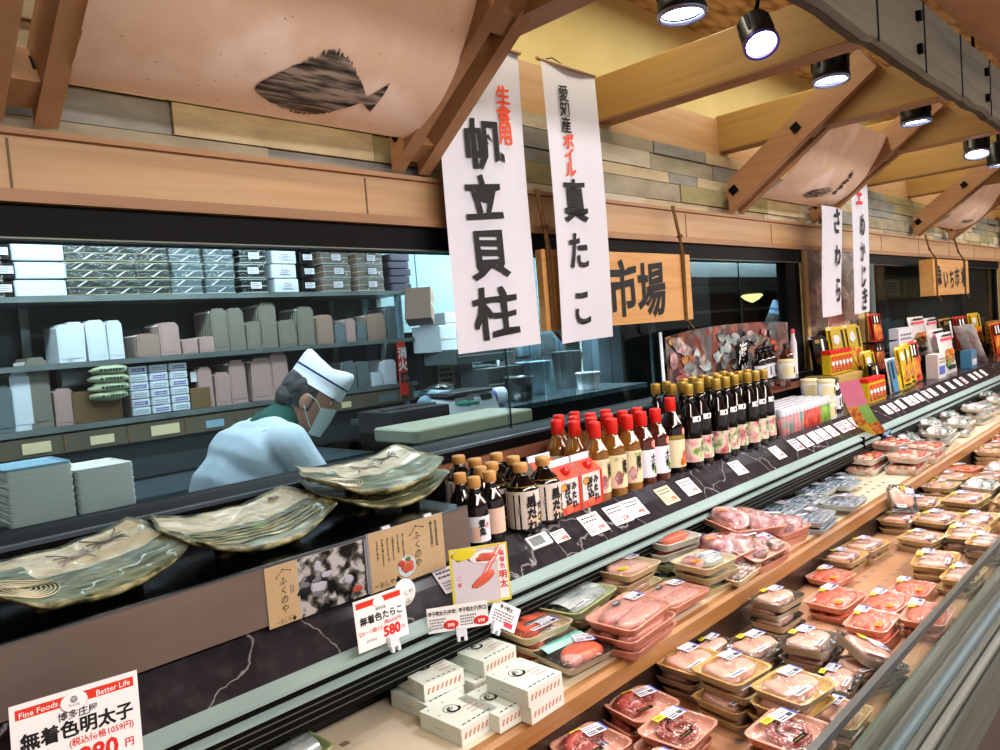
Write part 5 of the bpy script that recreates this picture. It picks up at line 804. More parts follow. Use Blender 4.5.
blue_f = foods(*[('small_fish', (lambda i: lambda L, W: [slab('blue_fish', L * (-.02 + .03 * (i % 2)), W * (-.32 + .16 * i), L * .78, W * .17, .022, i)])(i)) for i in range(5)])
def tuna_f(t, L, W, H):
    rs = random.Random(3)
    for i in range(9): b = MB(); slab('flesh_red' if i % 3 else 'flesh_white', L * (-.3 + .3 * (i % 3)) + rs.uniform(-.01, .01), W * (-.25 + .25 * (i // 3)), L * .3, W * .3, .036, i)(b); b.build('fish_cube', t)
def octo_f(t, L, W, H):
    b = MB(); pts = []; rad = []; suck = []; n = 46
    for i in range(n):
        a = i / (n - 1); th = .6 + a * 3.6 * PI; r = .040 * (1 - a * .80); p = Vector((.004 + r * math.cos(th) * 1.15, -.004 + r * math.sin(th), .011 + .006 * a)); pts.append(p); rad.append(.0105 * (1 - a * .72)); suck.append((p, th, rad[-1]))
    b.tube(pts, rad, 'octopus', 10); b.blob((.035, .028, .013), (.022, .016, .011), 'octopus', 3, .4, 8); b.build('tentacle', t); b = MB()
    for p, th, r in suck[::1]:
        for s in (-.4, .55): q = p + Vector((math.cos(th) * r * s, math.sin(th) * r * s, r * .82)); b.blob(q, (r * .30, r * .30, r * .22), 'sucker', 0, 0, 4)
    b.build('suckers', t)
def ring_f(t, L, W, H):
    b = MB()
    b.tube([(.044 * math.cos(a), .034 * math.sin(a), .014) for a in [PI * .05 + PI * 1.15 * i / 20 for i in range(21)]], [.006 + .012 * math.sin(PI * i / 20) for i in range(21)], 'octopus', 10); b.blob((-.02, .006, .014), (.034, .026, .014), 'octopus', 6, .4, 9); b.build('octopus_arm', t); b = MB(); rs = random.Random(8)
    for i in range(60): b.blob((-.03 + rs.gauss(0, .014) + .01, .008 + rs.gauss(0, .012), .026), (.0022, .0022, .0016), 'sucker', 0, 0, 4)
    b.build('suckers', t)
white_f = foods(('fish_fillet', lambda L, W: [slab('flesh_white', -L * .17, W * .04, L * .50, W * .66, .026, 2)]), ('fish_fillet', lambda L, W: [slab('flesh_white', L * .08, -W * .08, L * .58, W * .5, .028, 5)]), ('fish_fillet', lambda L, W: [slab('flesh_pale', L * .16, W * .14, L * .50, W * .5, .024, 9)]))
roe_f = foods(('cod_roe', lambda L, W: [slab('roe', -L * .02, -W * .19, L * .90, W * .42, .024, 1)]), ('cod_roe', lambda L, W: [slab('roe', .0, W * .17, L * .90, W * .44, .025, 4)]))
slice_f = foods(*[('fish_slice', (lambda i: lambda L, W: [slab('flesh_mauve' if i % 2 else 'flesh_white', L * (-.28 + .14 * i), W * .02 * (-1) ** i, L * .2, W * .66, .026, i)])(i)) for i in range(5)])
whole_f = foods(('whole_fish', lambda L, W: [slab('silver_fish', 0, -W * .18, L * .85, W * .4, .04, 2, n=9)]), ('whole_fish', lambda L, W: [slab('bag_white', 0, W * .2, L * .85, W * .42, .04, 5, n=9)]))
PP = {
 'salmon': Proto(pack('salmon_pack', 'fish pack', 'tray_cream', salmon_f, labels=(('price', .015, -.032, .05), ('name', -.02, -.045, .05)))),
 'dark': Proto(pack('salmon_pack', 'fish pack', 'tray_black', dark_f, .15, .125, (('price', .042, .008, -.5),))),
 'fillet': Proto(pack('pink_fillet_pack', 'fish pack', 'tray_pink', fillet_f, .205, .128, (('price', .062, .022, -.1), ('darkgreen', .0, .036, 0)), .023)),
 'silver': Proto(pack('silver_fish_pack', 'fish pack', 'tray_green', silver_f, .205, .135, (('teal', .015, .048, 0), ('name', -.055, -.048, 0), ('price', .065, .03, -.15)))),
 'pale': Proto(pack('fish_belly_pack', 'fish pack', 'tray_cream', pale_f, .155, .14, (('price', .042, .012, 0), ('yellow', -.05, -.03, -.2), ('yellow', .03, .046, 0)))),
 'wg': Proto(pack('fish_belly_pack', 'fish pack', 'tray_white', wg_f, .155, .14, (('yellow', -.05, .03, 0),), .022, .010)),
 'orange': Proto(pack('silver_fish_pack', 'fish pack', 'tray_cream', orange_f, .15, .128, (('orange', -.048, -.01, -.3), ('price', .03, .0, -.2)))),
 'head': Proto(pack('bream_head_pack', 'fish pack', 'tray_pink', head_f, .22, .17, (('orange', -.078, .01, -.5), ('name', .055, -.06, -.3)), .024, .036)),
 'shrimp': Proto(pack('fish_scrap_pack', 'fish pack', 'tray_pink', shrimp_f, .19, .11, (('price', .05, .02, 0),), H0, .01)),
 'flake': Proto(pack('dark_flake_pack', 'fish pack', 'tray_cream', flake_f, .18, .07, (), .018)),
 'blue': Proto(pack('blue_fish_pack', 'fish pack', 'tray_blue', blue_f, .165, .125, (('price', .046, .01, -.1),), H0, .008)),
 'tuna': Proto(pack('tuna_cube_pack', 'fish pack', 'tray_white', tuna_f, .24, .15, (('yellow', -.07, -.045, 0), ('price', .06, .04, 0)), .026, .016)),
 'octo': Proto(pack('octopus_pack', 'octopus pack', 'tray_pink', octo_f, .135, .118, (('price', .028, .024, -.15), ('yellow', -.008, .036, -.15), 'black'))),
 'ring': Proto(pack('octopus_pack', 'octopus pack', 'tray_pink', ring_f, .13, .118, (('price', .03, .018, -.15), ('yellow', .0, .036, -.15), 'black'))),
 'white': Proto(pack('white_fish_pack', 'fish pack', 'tray_gold', white_f, .135, .122, ('price', 'name'), H0, .008)),
 'whiteb': Proto(pack('white_fish_pack', 'fish pack', 'tray_black', white_f, .14, .115, ('price', 'name', ('yellow', .0, .042, 0)), H0, .008)),
 'roe': Proto(pack('cod_roe_pack', 'roe pack', 'tray_pink', roe_f, .15, .115, (('price', .04, .036, 0), ('yellow', .012, .04, 0), ('orange', -.045, -.032, 0)))),
 'slice': Proto(pack('sliced_fish_pack', 'fish pack', 'tray_gold', slice_f, .17, .12, ('price', 'name', ('yellow', .01, .042, 0)), H0, .008)),
 'whole': Proto(pack('wrapped_fish_pack', 'fish pack', 'tray_white', whole_f, .30, .13, (('price', .06, .0, 0),), .020, .022)),
}
DIM = {'salmon': (.15, .125), 'dark': (.15, .125), 'fillet': (.205, .128), 'silver': (.205, .135), 'pale': (.155, .14), 'wg': (.155, .14), 'orange': (.15, .128), 'head': (.22, .17), 'shrimp': (.19, .11), 'flake': (.18, .07), 'blue': (.165, .125), 'tuna': (.24, .15), 'octo': (.135, .118), 'ring': (.13, .118), 'white': (.135, .122), 'whiteb': (.14, .115), 'roe': (.15, .115), 'slice': (.17, .12), 'whole': (.30, .13)}
UP, LO = -.7198, -.8408
LEVEL = ['top', 'second', 'third', 'fourth', 'fifth']
def stack(kinds, look, where, x, y, ztop, yaw=0, L=None, W=None, tilt=(0, 0), deck=UP, jit=.006):
    """kinds from the top pack to the lowest; ztop = rim height of the top pack"""
    rs = random.Random(int(x * 1000 + y * 7777)); z = ztop - H0; kinds = list(kinds); step = .050 if kinds[0] == 'head' else .034 if kinds[0] in ('tuna', 'whole') else .027
    if (len(kinds) == 1 and z - deck > .02) or len(kinds) > 1: kinds = kinds[:1] + [kinds[min(q + 1, len(kinds) - 1)] for q in range(max(1, min(4, round((z - deck) / step))))]
    n = len(kinds)
    if n > 1 and not (tilt[0] or tilt[1]): z = deck + (z - deck) * .3 + .7 * step * (n - 1)
    for i, k in enumerate(kinds):
        l0, w0 = DIM[k]; s = ((L or l0) / l0, (W or w0) / w0, 1)
        zi = deck if i == n - 1 else deck + (z - deck) * (n - 1 - i) / max(n - 1, 1)
        if n == 1: zi = max(z, deck)
        lab = f'{look} {where}' if n == 1 else f'{look} {where}, {"top" if i == 0 else LEVEL[i] if i < n - 1 else "lowest"}'
        PP[k].put(lab, (x + (rs.uniform(-1, 1) * jit * (2 if i else 0)), y + (rs.uniform(-1, 1) * jit * (2 if i else 0)), zi + .0005), (tilt[0], tilt[1], yaw) if i == 0 else yaw + rs.uniform(-.06, .06), s)
R_ = math.radians
# upper deck, from the gift boxes outward
stack(['salmon', 'salmon'], 'orange salmon pack in cream tray', 'beside the white gift boxes', 1.195, 1.136, -.658, R_(-6))
stack(['dark'], 'dark tray with silver skin and salmon', 'at the divider past the gift boxes', 1.200, 1.030, -.684, R_(-4), tilt=(.08, 0))
stack(['fillet', 'fillet'], 'pink tray of two pale fillets', 'overhanging the divider near the gift boxes', 1.372, 1.00, -.652, R_(6), tilt=(.05, 0))
stack(['silver', 'pale'], 'yellow-green tray of silver fish', 'by the black wall behind the pink fillets', 1.362, 1.149, -.634, R_(8))
stack(['pale', 'pale', 'pale'], 'cream tray of pale belly with yellow stickers', 'behind the second pink fillets', 1.568, 1.147, -.628, R_(0))
stack(['fillet'], 'second pink tray of pale fillets', 'further along the divider', 1.583, 1.022, -.682, R_(-2), .175, .13)
stack(['wg', 'wg', 'silver'], 'white tray with aqua skin and salmon belly', 'against the black wall', 1.815, 1.175, -.612, R_(-8), .165, .14, (.03, .02))
stack(['orange', 'orange', 'orange'], 'cream tray with orange sticker', 'at the divider before the bream heads', 1.765, 1.03, -.634, R_(-5), .15, .128)
stack(['head', 'head'], 'large pink tray with a bream head', 'standing over the squid-coloured pieces', 2.10, 1.09, -.625, R_(-16), .23, .17, (.14, .1))
stack(['head'], 'wrapped red bream pieces', 'slumped before the large bream tray', 1.93, 1.055, -.655, R_(-10), .17, .14, (.12, -.05))
stack(['shrimp'], 'pink tray of grey fish scraps', 'tilted on the divider below the bream heads', 2.01, .995, -.665, R_(-4), .20, .10, (.3, 0))
stack(['flake'], 'narrow tray of dark flakes', 'on the divider edge beside the orange-stickered stack', 1.86, .972, -.690, R_(4), .17, .05, (.15, 0))
stack(['silver'], 'small cellophaned green-topped tray', 'behind the bream pieces at the black wall', 1.965, 1.18, -.655, R_(-10), .13, .10, (.05, .1))
stack(['head'], 'pink tray of reddish slices', 'just past the large bream head tray', 2.235, 1.03, -.668, R_(-8), .17, .12, (.1, 0))
for i, (x, y, z, yaw, L, W) in enumerate(((2.503, 1.15, -.68, 2, .165, .13), (2.431, 1.015, -.678, 6, .18, .128), (2.692, 1.00, -.68, 2, .165, .12), (2.660, 1.115, -.68, -4, .15, .11), (2.843, 1.16, -.682, 0, .16, .125), (3.00, 1.12, -.685, 0, .15, .12), (3.10, 1.17, -.69, -4, .14, .10))):
    stack(['blue'], f'pale tray of small blue fish, {ORD[i]} in its group', 'on the upper deck', x, y, z, R_(yaw), L, W)
for i, (x, y, z, yaw, n) in enumerate(((3.395, 1.165, -.656, 4, 2), (3.62, 1.13, -.63, -6, 2), (3.475, 1.012, -.655, 2, 2), (3.74, 1.02, -.66, 2, 2))):
    stack(['tuna'] * n, f'white tray of red fish cubes, {ORD[i]} in its group', 'below the pink pop card', x, y, z, R_(yaw), .23, .13, (.06, .05))
fx = [(3.95, 1.16, 20), (4.10, 1.05, 6), (4.32, 1.16, 16), (4.52, 1.06, 4), (4.72, 1.17, 14), (4.95, 1.06, -4), (5.18, 1.17, 10), (5.42, 1.06, 0), (5.62, 1.17, 8), (5.95, 1.08, 4), (6.25, 1.16, 0), (6.6, 1.06, 5), (6.95, 1.16, 0), (7.35, 1.07, 0)]
for i, (x, y, a) in enumerate(fx): stack(['whole'] * (2 if i % 3 != 1 else 3), f'long white wrapped fish tray, {ORD[i]} stack past the red cubes', 'on the upper deck', x, y, -.655 + .012 * (i % 3), R_(a), .29, .12, (.05, .04))
# lower deck
d = dict(deck=LO)
stack(['ring', 'ring'], 'round octopus piece in a pink tray', 'against the riser below the pink fillets', 1.261, .905, -.79, R_(-10), **d)
stack(['octo', 'octo'], 'curled octopus tentacle in a pink tray', 'in the centre of the octopus packs', 1.222, .795, -.785, R_(2), **d)
stack(['ring'], 'octopus piece pack', 'by the riser at the edge of the view', 1.08, .90, -.80, R_(-6), **d)
stack(['octo', 'octo', 'octo'], 'octopus tentacle pack', 'near the front glass, in front of the white fish', 1.285, .60, -.755, R_(-2), **d)
stack(['octo'], 'octopus pack peeping in at the lower edge', 'between the two tentacle packs', 1.09, .73, -.80, R_(10), **d)
stack(['white', 'whiteb'], 'gold tray of white fish', 'beside the riser, behind the curled octopus', 1.457, .90, -.775, R_(-4), **d)
stack(['white', 'white', 'white', 'white'], 'gold tray of white fish', 'next to the curled octopus', 1.413, .775, -.74, R_(-8), **d)
stack(['white', 'white', 'white'], 'gold tray of white fish', 'in a tall stack nearer the front glass', 1.417, .645, -.75, R_(-8), **d)
stack(['white'], 'gold tray of white fish', 'touching the front glass by the octopus', 1.45, .567, -.782, R_(0), .115, .09, **d)
stack(['whiteb'], 'black tray of white fish with yellow sticker', 'between riser and dark leaning stack', 1.657, .84, -.79, R_(-6), **d)
stack(['whiteb', 'whiteb', 'whiteb'], 'black tray of white fish', 'in the leaning dark stack mid-deck', 1.675, .715, -.757, R_(4), .15, .11, (0, .06), **d)
stack(['whiteb', 'whiteb', 'whiteb'], 'black tray of white fish', 'in the neat little stack by the riser', 1.855, .875, -.75, R_(-5), .13, .1, **d)
stack(['whiteb'], 'black tray of white fish tipped on edge', 'against the front glass', 1.705, .60, -.765, R_(-28), .14, .115, (.25, .45), **d)
stack(['whiteb', 'whiteb'], 'small black tray of white fish', 'beside the tipped tray', 1.59, .625, -.79, R_(4), .12, .085, **d)
stack(['whiteb'], 'black tray with its labels turned', 'half hidden at the riser', 1.60, .925, -.80, R_(0), .12, .08, **d)
stack(['roe', 'roe'], 'red cod roe in pink tray', 'by the neat little stack', 2.052, .80, -.785, R_(-4), .165, .115, **d)
stack(['roe'], 'red cod roe in pink tray', 'in the middle of the roe group', 2.145, .70, -.812, R_(-4), .155, .105, **d)
stack(['roe', 'roe'], 'red cod roe in pink tray', 'before the roe group, by the white fish', 1.955, .675, -.80, R_(2), .145, .105, **d)
stack(['roe', 'roe'], 'red cod roe in pink tray', 'touching the glass at the roe group', 2.06, .575, -.785, R_(4), .16, .105, **d)
stack(['roe'], 'red cod roe in pink tray', 'at the far side of the roe group', 2.29, .675, -.812, R_(0), .13, .10, **d)
stack(['roe'], 'red cod roe in pink tray', 'tucked by the riser behind the roe group', 2.28, .90, -.812, R_(-8), .13, .11, **d)
stack(['slice', 'slice'], 'gold tray of mauve fish slices', 'at the riser past the roe', 2.59, .90, -.80, R_(-6), .165, .11, **d)
stack(['slice', 'slice'], 'gold tray of mauve fish slices', 'between riser roe and bare deck', 2.435, .915, -.80, R_(-4), .14, .11, **d)
for i, (x, y, z, yaw, L, W, kk) in enumerate(((2.969, .905, -.783, -2, .18, .115, 'ss'), (3.02, .79, -.783, -8, .20, .13, 'ss'), (3.06, .675, -.783, -2, .20, .11, 'ss'), (2.76, .775, -.80, -10, .14, .12, 'ss'), (2.87, .665, -.79, 6, .20, .12, 'sb'), (2.53, .675, -.80, 8, .19, .12, 's'), (2.42, .575, -.785, -2, .17, .09, 'ss'), (2.72, .575, -.78, -2, .15, .1, 'sb'), (3.25, .90, -.79, 4, .17, .12, 's'), (3.28, .76, -.78, -5, .2, .13, 'ss'), (3.32, .61, -.78, 2, .18, .12, 'ss'))):
    stack([{'s': 'slice', 'b': 'whiteb'}[c] for c in kk], f'gold tray of sliced fish, {ORD[i]} of the group', 'beyond the bare patch', x, y, z, R_(yaw), L, W, **d)
PP['whiteb'].put('black-bottomed tray standing up on edge by the riser above the sliced fish', (3.00, .915, -.735), (1.15, .2, -.5), (.9, .9, 1))
for i in range(30):
    x = 3.5 + .19 * (i // 3) + .05 * (i % 3); y = .90 - .135 * (i % 3); k = ['pale', 'whole', 'roe', 'slice', 'white', 'whole'][(i * 5 + i // 3) % 6]
    stack([k] * (2 if i % 2 else 3), f'far lower-deck pack, {ORD[i // 3]} rank past the sliced fish', ['by the riser', 'in mid-deck', 'by the front glass'][i % 3], x + (.3 * (i // 9)), y, -.775, R_(8 * math.sin(i * 3)), .2, .12, (.05 * math.sin(i), .05), **d)
for i in range(15): stack(['whole'] * 2, f'far lower-deck long tray, {ORD[i // 3]} rank from the aisle end', ['by the riser', 'in mid-deck', 'by the front glass'][i % 3], 6.55 + .33 * (i // 3), .90 - .135 * (i % 3), -.77, R_(5 * math.sin(i * 2)), .28, .12, (.04, .03), **d)
stack(['silver'], 'yellow tray lying before the perforated deck', 'at the black wall', .585, 1.18, -.685, R_(5), .16, .12)
# ================================================================== kitchen behind the glass
YS = 3.6
rack = thing('storage_rack', 'long steel storage rack of tray bundles along the kitchen wall', 'rack', (1.1, 3.75, -.543)); rl = Matrix.Translation((-1.1, -3.75, .543))
for z, x1 in ((.315, 2.92), (.028, 2.92), (-.242, 2.92)):
    b = MB(); b.box(rl @ Vector(((x1 - .9) / 2, 3.76, z - .012)), (x1 + .9, .34, .024), 'shelf_steel'); b.build('shelf', rack)
for x in (-.6, .93, 2.55, 2.9):
    b = MB(); b.box(rl @ Vector((x, 3.905, .03)), (.035, .03, 1.14), 'shelf_steel'); b.build('post', rack)
bench = thing('work_bench', 'stainless bench below the storage rack, holding the tray piles', 'bench', (1.1, 3.5, -1.5)); bl = Matrix.Translation((-1.1, -3.5, 1.5))
b = MB(); b.box(bl @ Vector((.60, 3.55, -.56)), (3.3, .75, .03), 'bench_steel'); b.build('bench_top', bench); b = MB(); b.box(bl @ Vector((.60, 3.55, -1.04)), (3.2, .7, .92), 'black_matte'); b.build('cabinet', bench); b = MB(); b.box(rl @ Vector((1.1, 3.725, -.40)), (3.5, .03, .28), 'kitchen_grey'); b.build('back_panel', rack)
b = MB(); b.box(rl @ Vector((1.1, 3.62, -.315)), (3.6, .05, .08), 'drawer_brown'); rs = random.Random(2)
for i in range(14): b.box(rl @ Vector((-.6 + .26 * i, 3.593, -.315)), (.005, .006, .078), 'kraft'); b.rect(0, 0, rs.uniform(.05, .14), rs.uniform(.03, .05), rs.choice(['label_white', 'foam_grey', 'label_cream', 'foam_blue']), 0, rl @ frame((-.5 + .26 * i, 3.592, -.34), (1, 0, 0), (0, 0, 1)))
b.build('drawer_front', rack)
def xs(px, py=300): return at_y(px, py, YS).x
# wrapped tray packs on the top shelf
def wrapped(mat, rim, w, h, d=.22, lab=False, fl=True):
    t = thing('wrapped_tray_pack', None, 'tray pack'); b = MB(); b.rbox((0, d / 2, h / 2), (w, d, h * .96), mat, .012); b.build('tray_pack', t)
    if rim:
        b = MB()
        for z in (h * .06, h * .5, h * .94): b.rbox((0, d / 2 - .003, z), (w * 1.01, d, h * .07), rim, .012)
        b.build('rim', t)
    if fl: b = MB(); b.grid(lambda u, v: Vector(((u - .5) * w * 1.01, -.004 - .004 * noise.noise(Vector((u * 4, v * 4, 2))), v * h)), 6, 6, 'wrap_kitchen'); b.build('plastic_wrap', t)
    b = MB(); rs = random.Random(int(w * 999))
    if lab: b.rect(-.03, h * .3, .03, h * .75, 'label_white', 0, frame((0, -.010, 0), (1, 0, 0), (0, 0, 1))); b.scrib(-.025, h * .35, .025, h * .7, 3, 'grey_ink', frame((0, -.0105, 0), (1, 0, 0), (0, 0, 1)), 0, 2)
    else:
        for i in range(2): x = rs.uniform(-.45, .3) * w; b.quad([(x, 0, .1 * h), (x + .012, 0, .1 * h), (x + .05, 0, .45 * h), (x + .043, 0, .45 * h)], 'label_white', Matrix.Translation((0, -.009, rs.choice([0, .45]) * h)))
    if fl or lab: b.build('label' if lab else 'film_crease', t)
    return t
cw = {'dark': Proto(wrapped('pack_dark', 'pack_rim', .155, .075)), 'clear': Proto(wrapped('foam_grey', 'foam_cream', .15, .075)), 'label': Proto(wrapped('pack_dark', 'foam_cream', .145, .075, lab=True)), 'white': Proto(wrapped('foam_white', None, .20, .072, fl=False)), 'whites': Proto(wrapped('foam_white', None, .145, .075, lab=True, fl=False)), 'black': Proto(wrapped('pack_black', None, .08, .07, lab=True, fl=False)), 'tan': Proto(wrapped('foam_tan', 'foam_cream', .18, .075, lab=True)), 'purple': Proto(wrapped('pack_purple', None, .16, .042, fl=False))}
cols = [(-18, 'dark', 4), (5, 'black', 4), (43, 'white', 4), (87, 'dark', 4), (121, 'dark', 4), (155, 'dark', 4), (190, 'clear', 4), (223, 'clear', 4), (256, 'label', 4), (288, 'whites', 4), (311, 'black', 4), (340, 'tan', 3), (374, 'tan', 3), (403, 'purple', 5)]
nm = {'dark': 'black tray pack in clear film', 'clear': 'pale tray pack in clear film', 'label': 'dark tray pack with white label', 'white': 'white foam box', 'whites': 'white labelled foam box', 'black': 'narrow black pack with white tag', 'tan': 'tan tray pack with label', 'purple': 'thin purple-grey tray pack'}
for ci, (px, k, n) in enumerate(cols):
    for r_ in range(n): h = .045 if k == 'purple' else .0765; cw[k].put(f'{nm[k]} on the top kitchen shelf, {ORD[ci]} column, {["lowest", "second up", "third up", "fourth up", "fifth up"][r_]}', (xs(px, 280) + .006 * math.sin(ci * 5 + r_ * 3), 3.62, .316 + h * r_), .03 * math.sin(ci + r_ * 2))
# bundles of nested foam trays stood on end
BUN = {}
def bundle(mat, px0, px1, pyb, hpx, label, ztop, lean=0, d=.2):
    x0 = xs(px0, pyb); x1 = xs(px1, pyb); h = hpx / 205; w = (x1 - x0) * .95
    if mat not in BUN:
        t = thing('foam_tray_bundle', None, 'tray bundle'); b = MB(); c = .2
        prof = [(-.5, 0), (.5, 0), (.5, 1 - c * .55), (.5 - c, 1), (-.5 + c, 1), (-.5, 1 - c * .55)]; b.loft([[(x, y, z) for x, z in prof] for y in (0, .6, 1)], mat, False)
        b.build('nested_trays', t); b = MB()
        for i in range(1, 10): b.box((0, i / 10, .48), (1.012, .012, .93), 'foam_cream')
        b.box((0, -.004, .5), (.8, .012, .8), mat); b.build('tray_edges', t); BUN[mat] = Proto(t)
    BUN[mat].put(label, ((x0 + x1) / 2, 3.625, ztop), (0, lean, 0), (w, d, h))
seq2 = [('foam_white', 60, 74, 34), ('foam_white', 68, 88, 36), ('foam_white', 90, 111, 37), ('foam_white', 111, 127, 36), ('foam_tan', 139, 163, 22), ('foam_pink', 163, 184, 32), ('foam_pink', 185, 201, 15), ('foam_pink', 202, 219, 16), ('foam_olive', 216, 233, 44), ('foam_olive', 233, 250, 44), ('foam_olive', 250, 266, 29), ('foam_olive', 264, 282, 49), ('foam_olive', 283, 301, 29), ('foam_olive', 302, 319, 43), ('foam_tan', 321, 338, 33), ('foam_grey', 339, 350, 22), ('foam_pink', 350, 360, 27), ('foam_grey', 361, 371, 23), ('foam_tan', 372, 391, 32), ('foam_grey', 392, 404, 40)]
for i, (m_, a, c, h) in enumerate(seq2): bundle(m_, a, c, 352, h, f'{m_[5:]} foam tray bundle upright on the middle shelf, {ORD[i]} from the wall post', .029, .03 * math.sin(i * 2))
seq3 = [('foam_grey', -8, 16, 40), ('foam_white', 13, 37, 52), ('foam_olive', 31, 55, 62), ('foam_pink', 56, 76, 33), ('foam_pink', 203, 218, 41), ('foam_pink', 219, 235, 34), ('foam_pink', 235, 252, 45), ('foam_pink', 256, 278, 45), ('foam_pink', 277, 295, 50), ('foam_grey', 318, 332, 34), ('foam_grey', 350, 362, 33), ('foam_grey', 363, 375, 31), ('foam_white', 377, 388, 16), ('foam_white', 389, 402, 30)]
for i, (m_, a, c, h) in enumerate(seq3): bundle(m_, a, c, 408, h, f'{m_[5:]} foam tray bundle upright on the lowest shelf, {ORD[i]} along it', -.241, .025 * math.sin(i * 3))
def blockthing(name, label, cat, p, parts):
    t = thing(name, label, cat, p)
    for n_, fn in parts: b = MB(); fn(b); b.build(n_, t)
    return t
x0 = xs(75, 400); x1 = xs(122, 400); blockthing('cardboard_box', 'open brown cardboard box of green packets on the lowest shelf', 'box', ((x0 + x1) / 2, 3.62, -.241), [('carton', lambda b: [b.box((0, .01, .07), (x1 - x0, .015, .14), 'kraft'), b.box((0, .2, .07), (x1 - x0, .01, .14), 'kraft'), b.box((-(x1 - x0) / 2, .1, .07), (.01, .2, .14), 'kraft'), b.box(((x1 - x0) / 2, .1, .07), (.01, .2, .14), 'kraft'), b.box((0, .1, .005), (x1 - x0, .2, .01), 'kraft')])])
for i in range(4): b = MB(); b.blob((0, 0, 0), (.085, .05, .022), 'packet_green', i, .3, 8); b.scrib(-.05, -.01, .05, .01, 1, 'darkgreen_sticker', frame((0, -.05, 0), (1, 0, 0), (0, 0, 1))); o = b.build('green_packet', None, ((x0 + x1) / 2 + .05, 3.60, -.13 + .038 * i)); tag(o, f'pale green packet bulging from the cardboard box, {["lowest", "second up", "third up", "uppermost"][i]}', 'packet')
x0 = xs(68, 372); x1 = xs(112, 372); b = MB(); b.tube([(-(x1 - x0) / 2, 0, 0), ((x1 - x0) / 2, 0, 0)], .045, 'foam_white', 18); o = b.build('plastic_roll', None, ((x0 + x1) / 2, 3.74, -.04)); tag(o, 'white roll of plastic lying above the cardboard box', 'roll')
for r_ in range(6):
    for c in range(3):
        b = MB(); b.rbox((0, .06, .019), (.086, .12, .036), 'foam_white', .01); b.rect(-.03, .01, .03, .028, 'blue_ink' if (r_ + c) % 2 else 'foam_blue', 0, frame((0, -.001, 0), (1, 0, 0), (0, 0, 1))); b.scrib(-.035, .004, .035, .034, 3, 'label_white', frame((0, -.0012, 0), (1, 0, 0), (0, 0, 1)), .0005, r_ * 3 + c)
        o = b.build('film_packet', None, (xs(132) + .093 * c, 3.62, -.2405 + .0385 * r_)); tag(o, f'white packet with blue print beside the green packets, {["first", "middle", "last"][c]} column, {["lowest", "second up", "third up", "fourth up", "fifth up", "top"][r_]}', 'packet')
b = MB(); b.rbox((0, .08, .05), (.1, .16, .1), 'kraft', .006); o = b.build('small_carton', None, (xs(193), 3.62, -.241)); tag(o, 'small brown carton on the lowest shelf beside the white packets', 'box')
b = MB(); b.blob((0, 0, .05), (.05, .06, .05), 'black_matte', 3, .5, 8); b.rect(-.02, .03, .02, .08, 'label_white', 0, frame((0, -.065, 0), (1, 0, 0), (0, 0, 1))); o = b.build('black_bag', None, (xs(190), 3.70, -.14)); tag(o, 'crumpled black bag with white tag on top of the brown carton', 'bag')
for si, (pa, pb, n, ztop) in enumerate(((8, 77, 22, None), (79, 138, 19, None))):           # piles of shallow trays on the bench, every tray on its own
    xa = at_y(pa, 500, 3.08).x; xb = at_y(pb, 500, 3.08).x; w = xb - xa; h = .0095 if si == 0 else .0088; ts = MB(); ts.loft([[(x, y, z) for x, y in rr(w * q, .26 * q, .012, 3)] for z, q in ((0, .985), (h * .75, 1), (h * .97, 1), (h * .9, .96), (h * .3, .92))], 'foam_cream', False); me = ts.mesh('stacked_tray'); tb = MB(); tb.loft([[(x, y, z) for x, y in rr(w * q, .26 * q, .012, 3)] for z, q in ((0, .985), (h * .75, 1), (h * .97, 1), (h * .9, .96), (h * .3, .92))], 'foam_blue', False); mb_ = tb.mesh('stacked_tray')
    for i in range(n): o = bpy.data.objects.new('shallow_tray', mb_ if (si == 0 and i == n - 1) else me); COL.objects.link(o); o.location = ((xa + xb) / 2 + .002 * math.sin(i * 4.1), 3.22, -.545 + i * h); tag(o, f'shallow cream tray in the {"blue-topped" if si == 0 else "all-cream"} pile on the bench, {ORD[i]} from below' if not (si == 0 and i == n - 1) else 'pale blue shallow tray crowning the pile on the bench', 'tray')
for lab, px in (('flat pale packet lying alone on the bench beside the worker', 190), ('upright pale packet on the bench just behind the worker', 212)): p = at_z(px, 470 if px < 200 else 465, -.545); b = MB(); b.rbox((0, 0, .012 if px < 200 else .04), (.16 if px < 200 else .09, .10, .022 if px < 200 else .08), 'foam_cream', .006); o = b.build('pale_packet', None, (p.x, 3.35, -.545)); tag(o, lab, 'packet')
# right of the rack
def P(px, py, y): return at_y(px, py, y)
a = P(409, 328, 3.6); c = P(447, 396, 3.6)
blockthing('dark_cabinet', 'tall dark cabinet with a pinned notice beside the storage rack', 'cabinet', (a.x + .32, 3.64, -1.5), [('cabinet_body', lambda b: b.rbox((0, .13, .78), (.46, .26, 1.56), 'cabinet_dark', .01)), ('notice', lambda b: [b.rect(-.10, 1.20, .05, 1.53, 'bag_green', 0, frame((0, -.014, 0), (1, 0, 0), (0, 0, 1))), b.scrib(-.08, 1.22, .03, 1.5, 8, 'ink', frame((0, -.015, 0), (1, 0, 0), (0, 0, 1)), 0, 4)]), ('label', lambda b: [b.rect(.07, 1.10, .13, 1.16, 'foam_blue', 0, frame((0, -.014, 0), (1, 0, 0), (0, 0, 1))), b.rect(-.1, 1.06, .02, 1.085, 'teal_sticker', 0, frame((0, -.014, 0), (1, 0, 0), (0, 0, 1)))])])
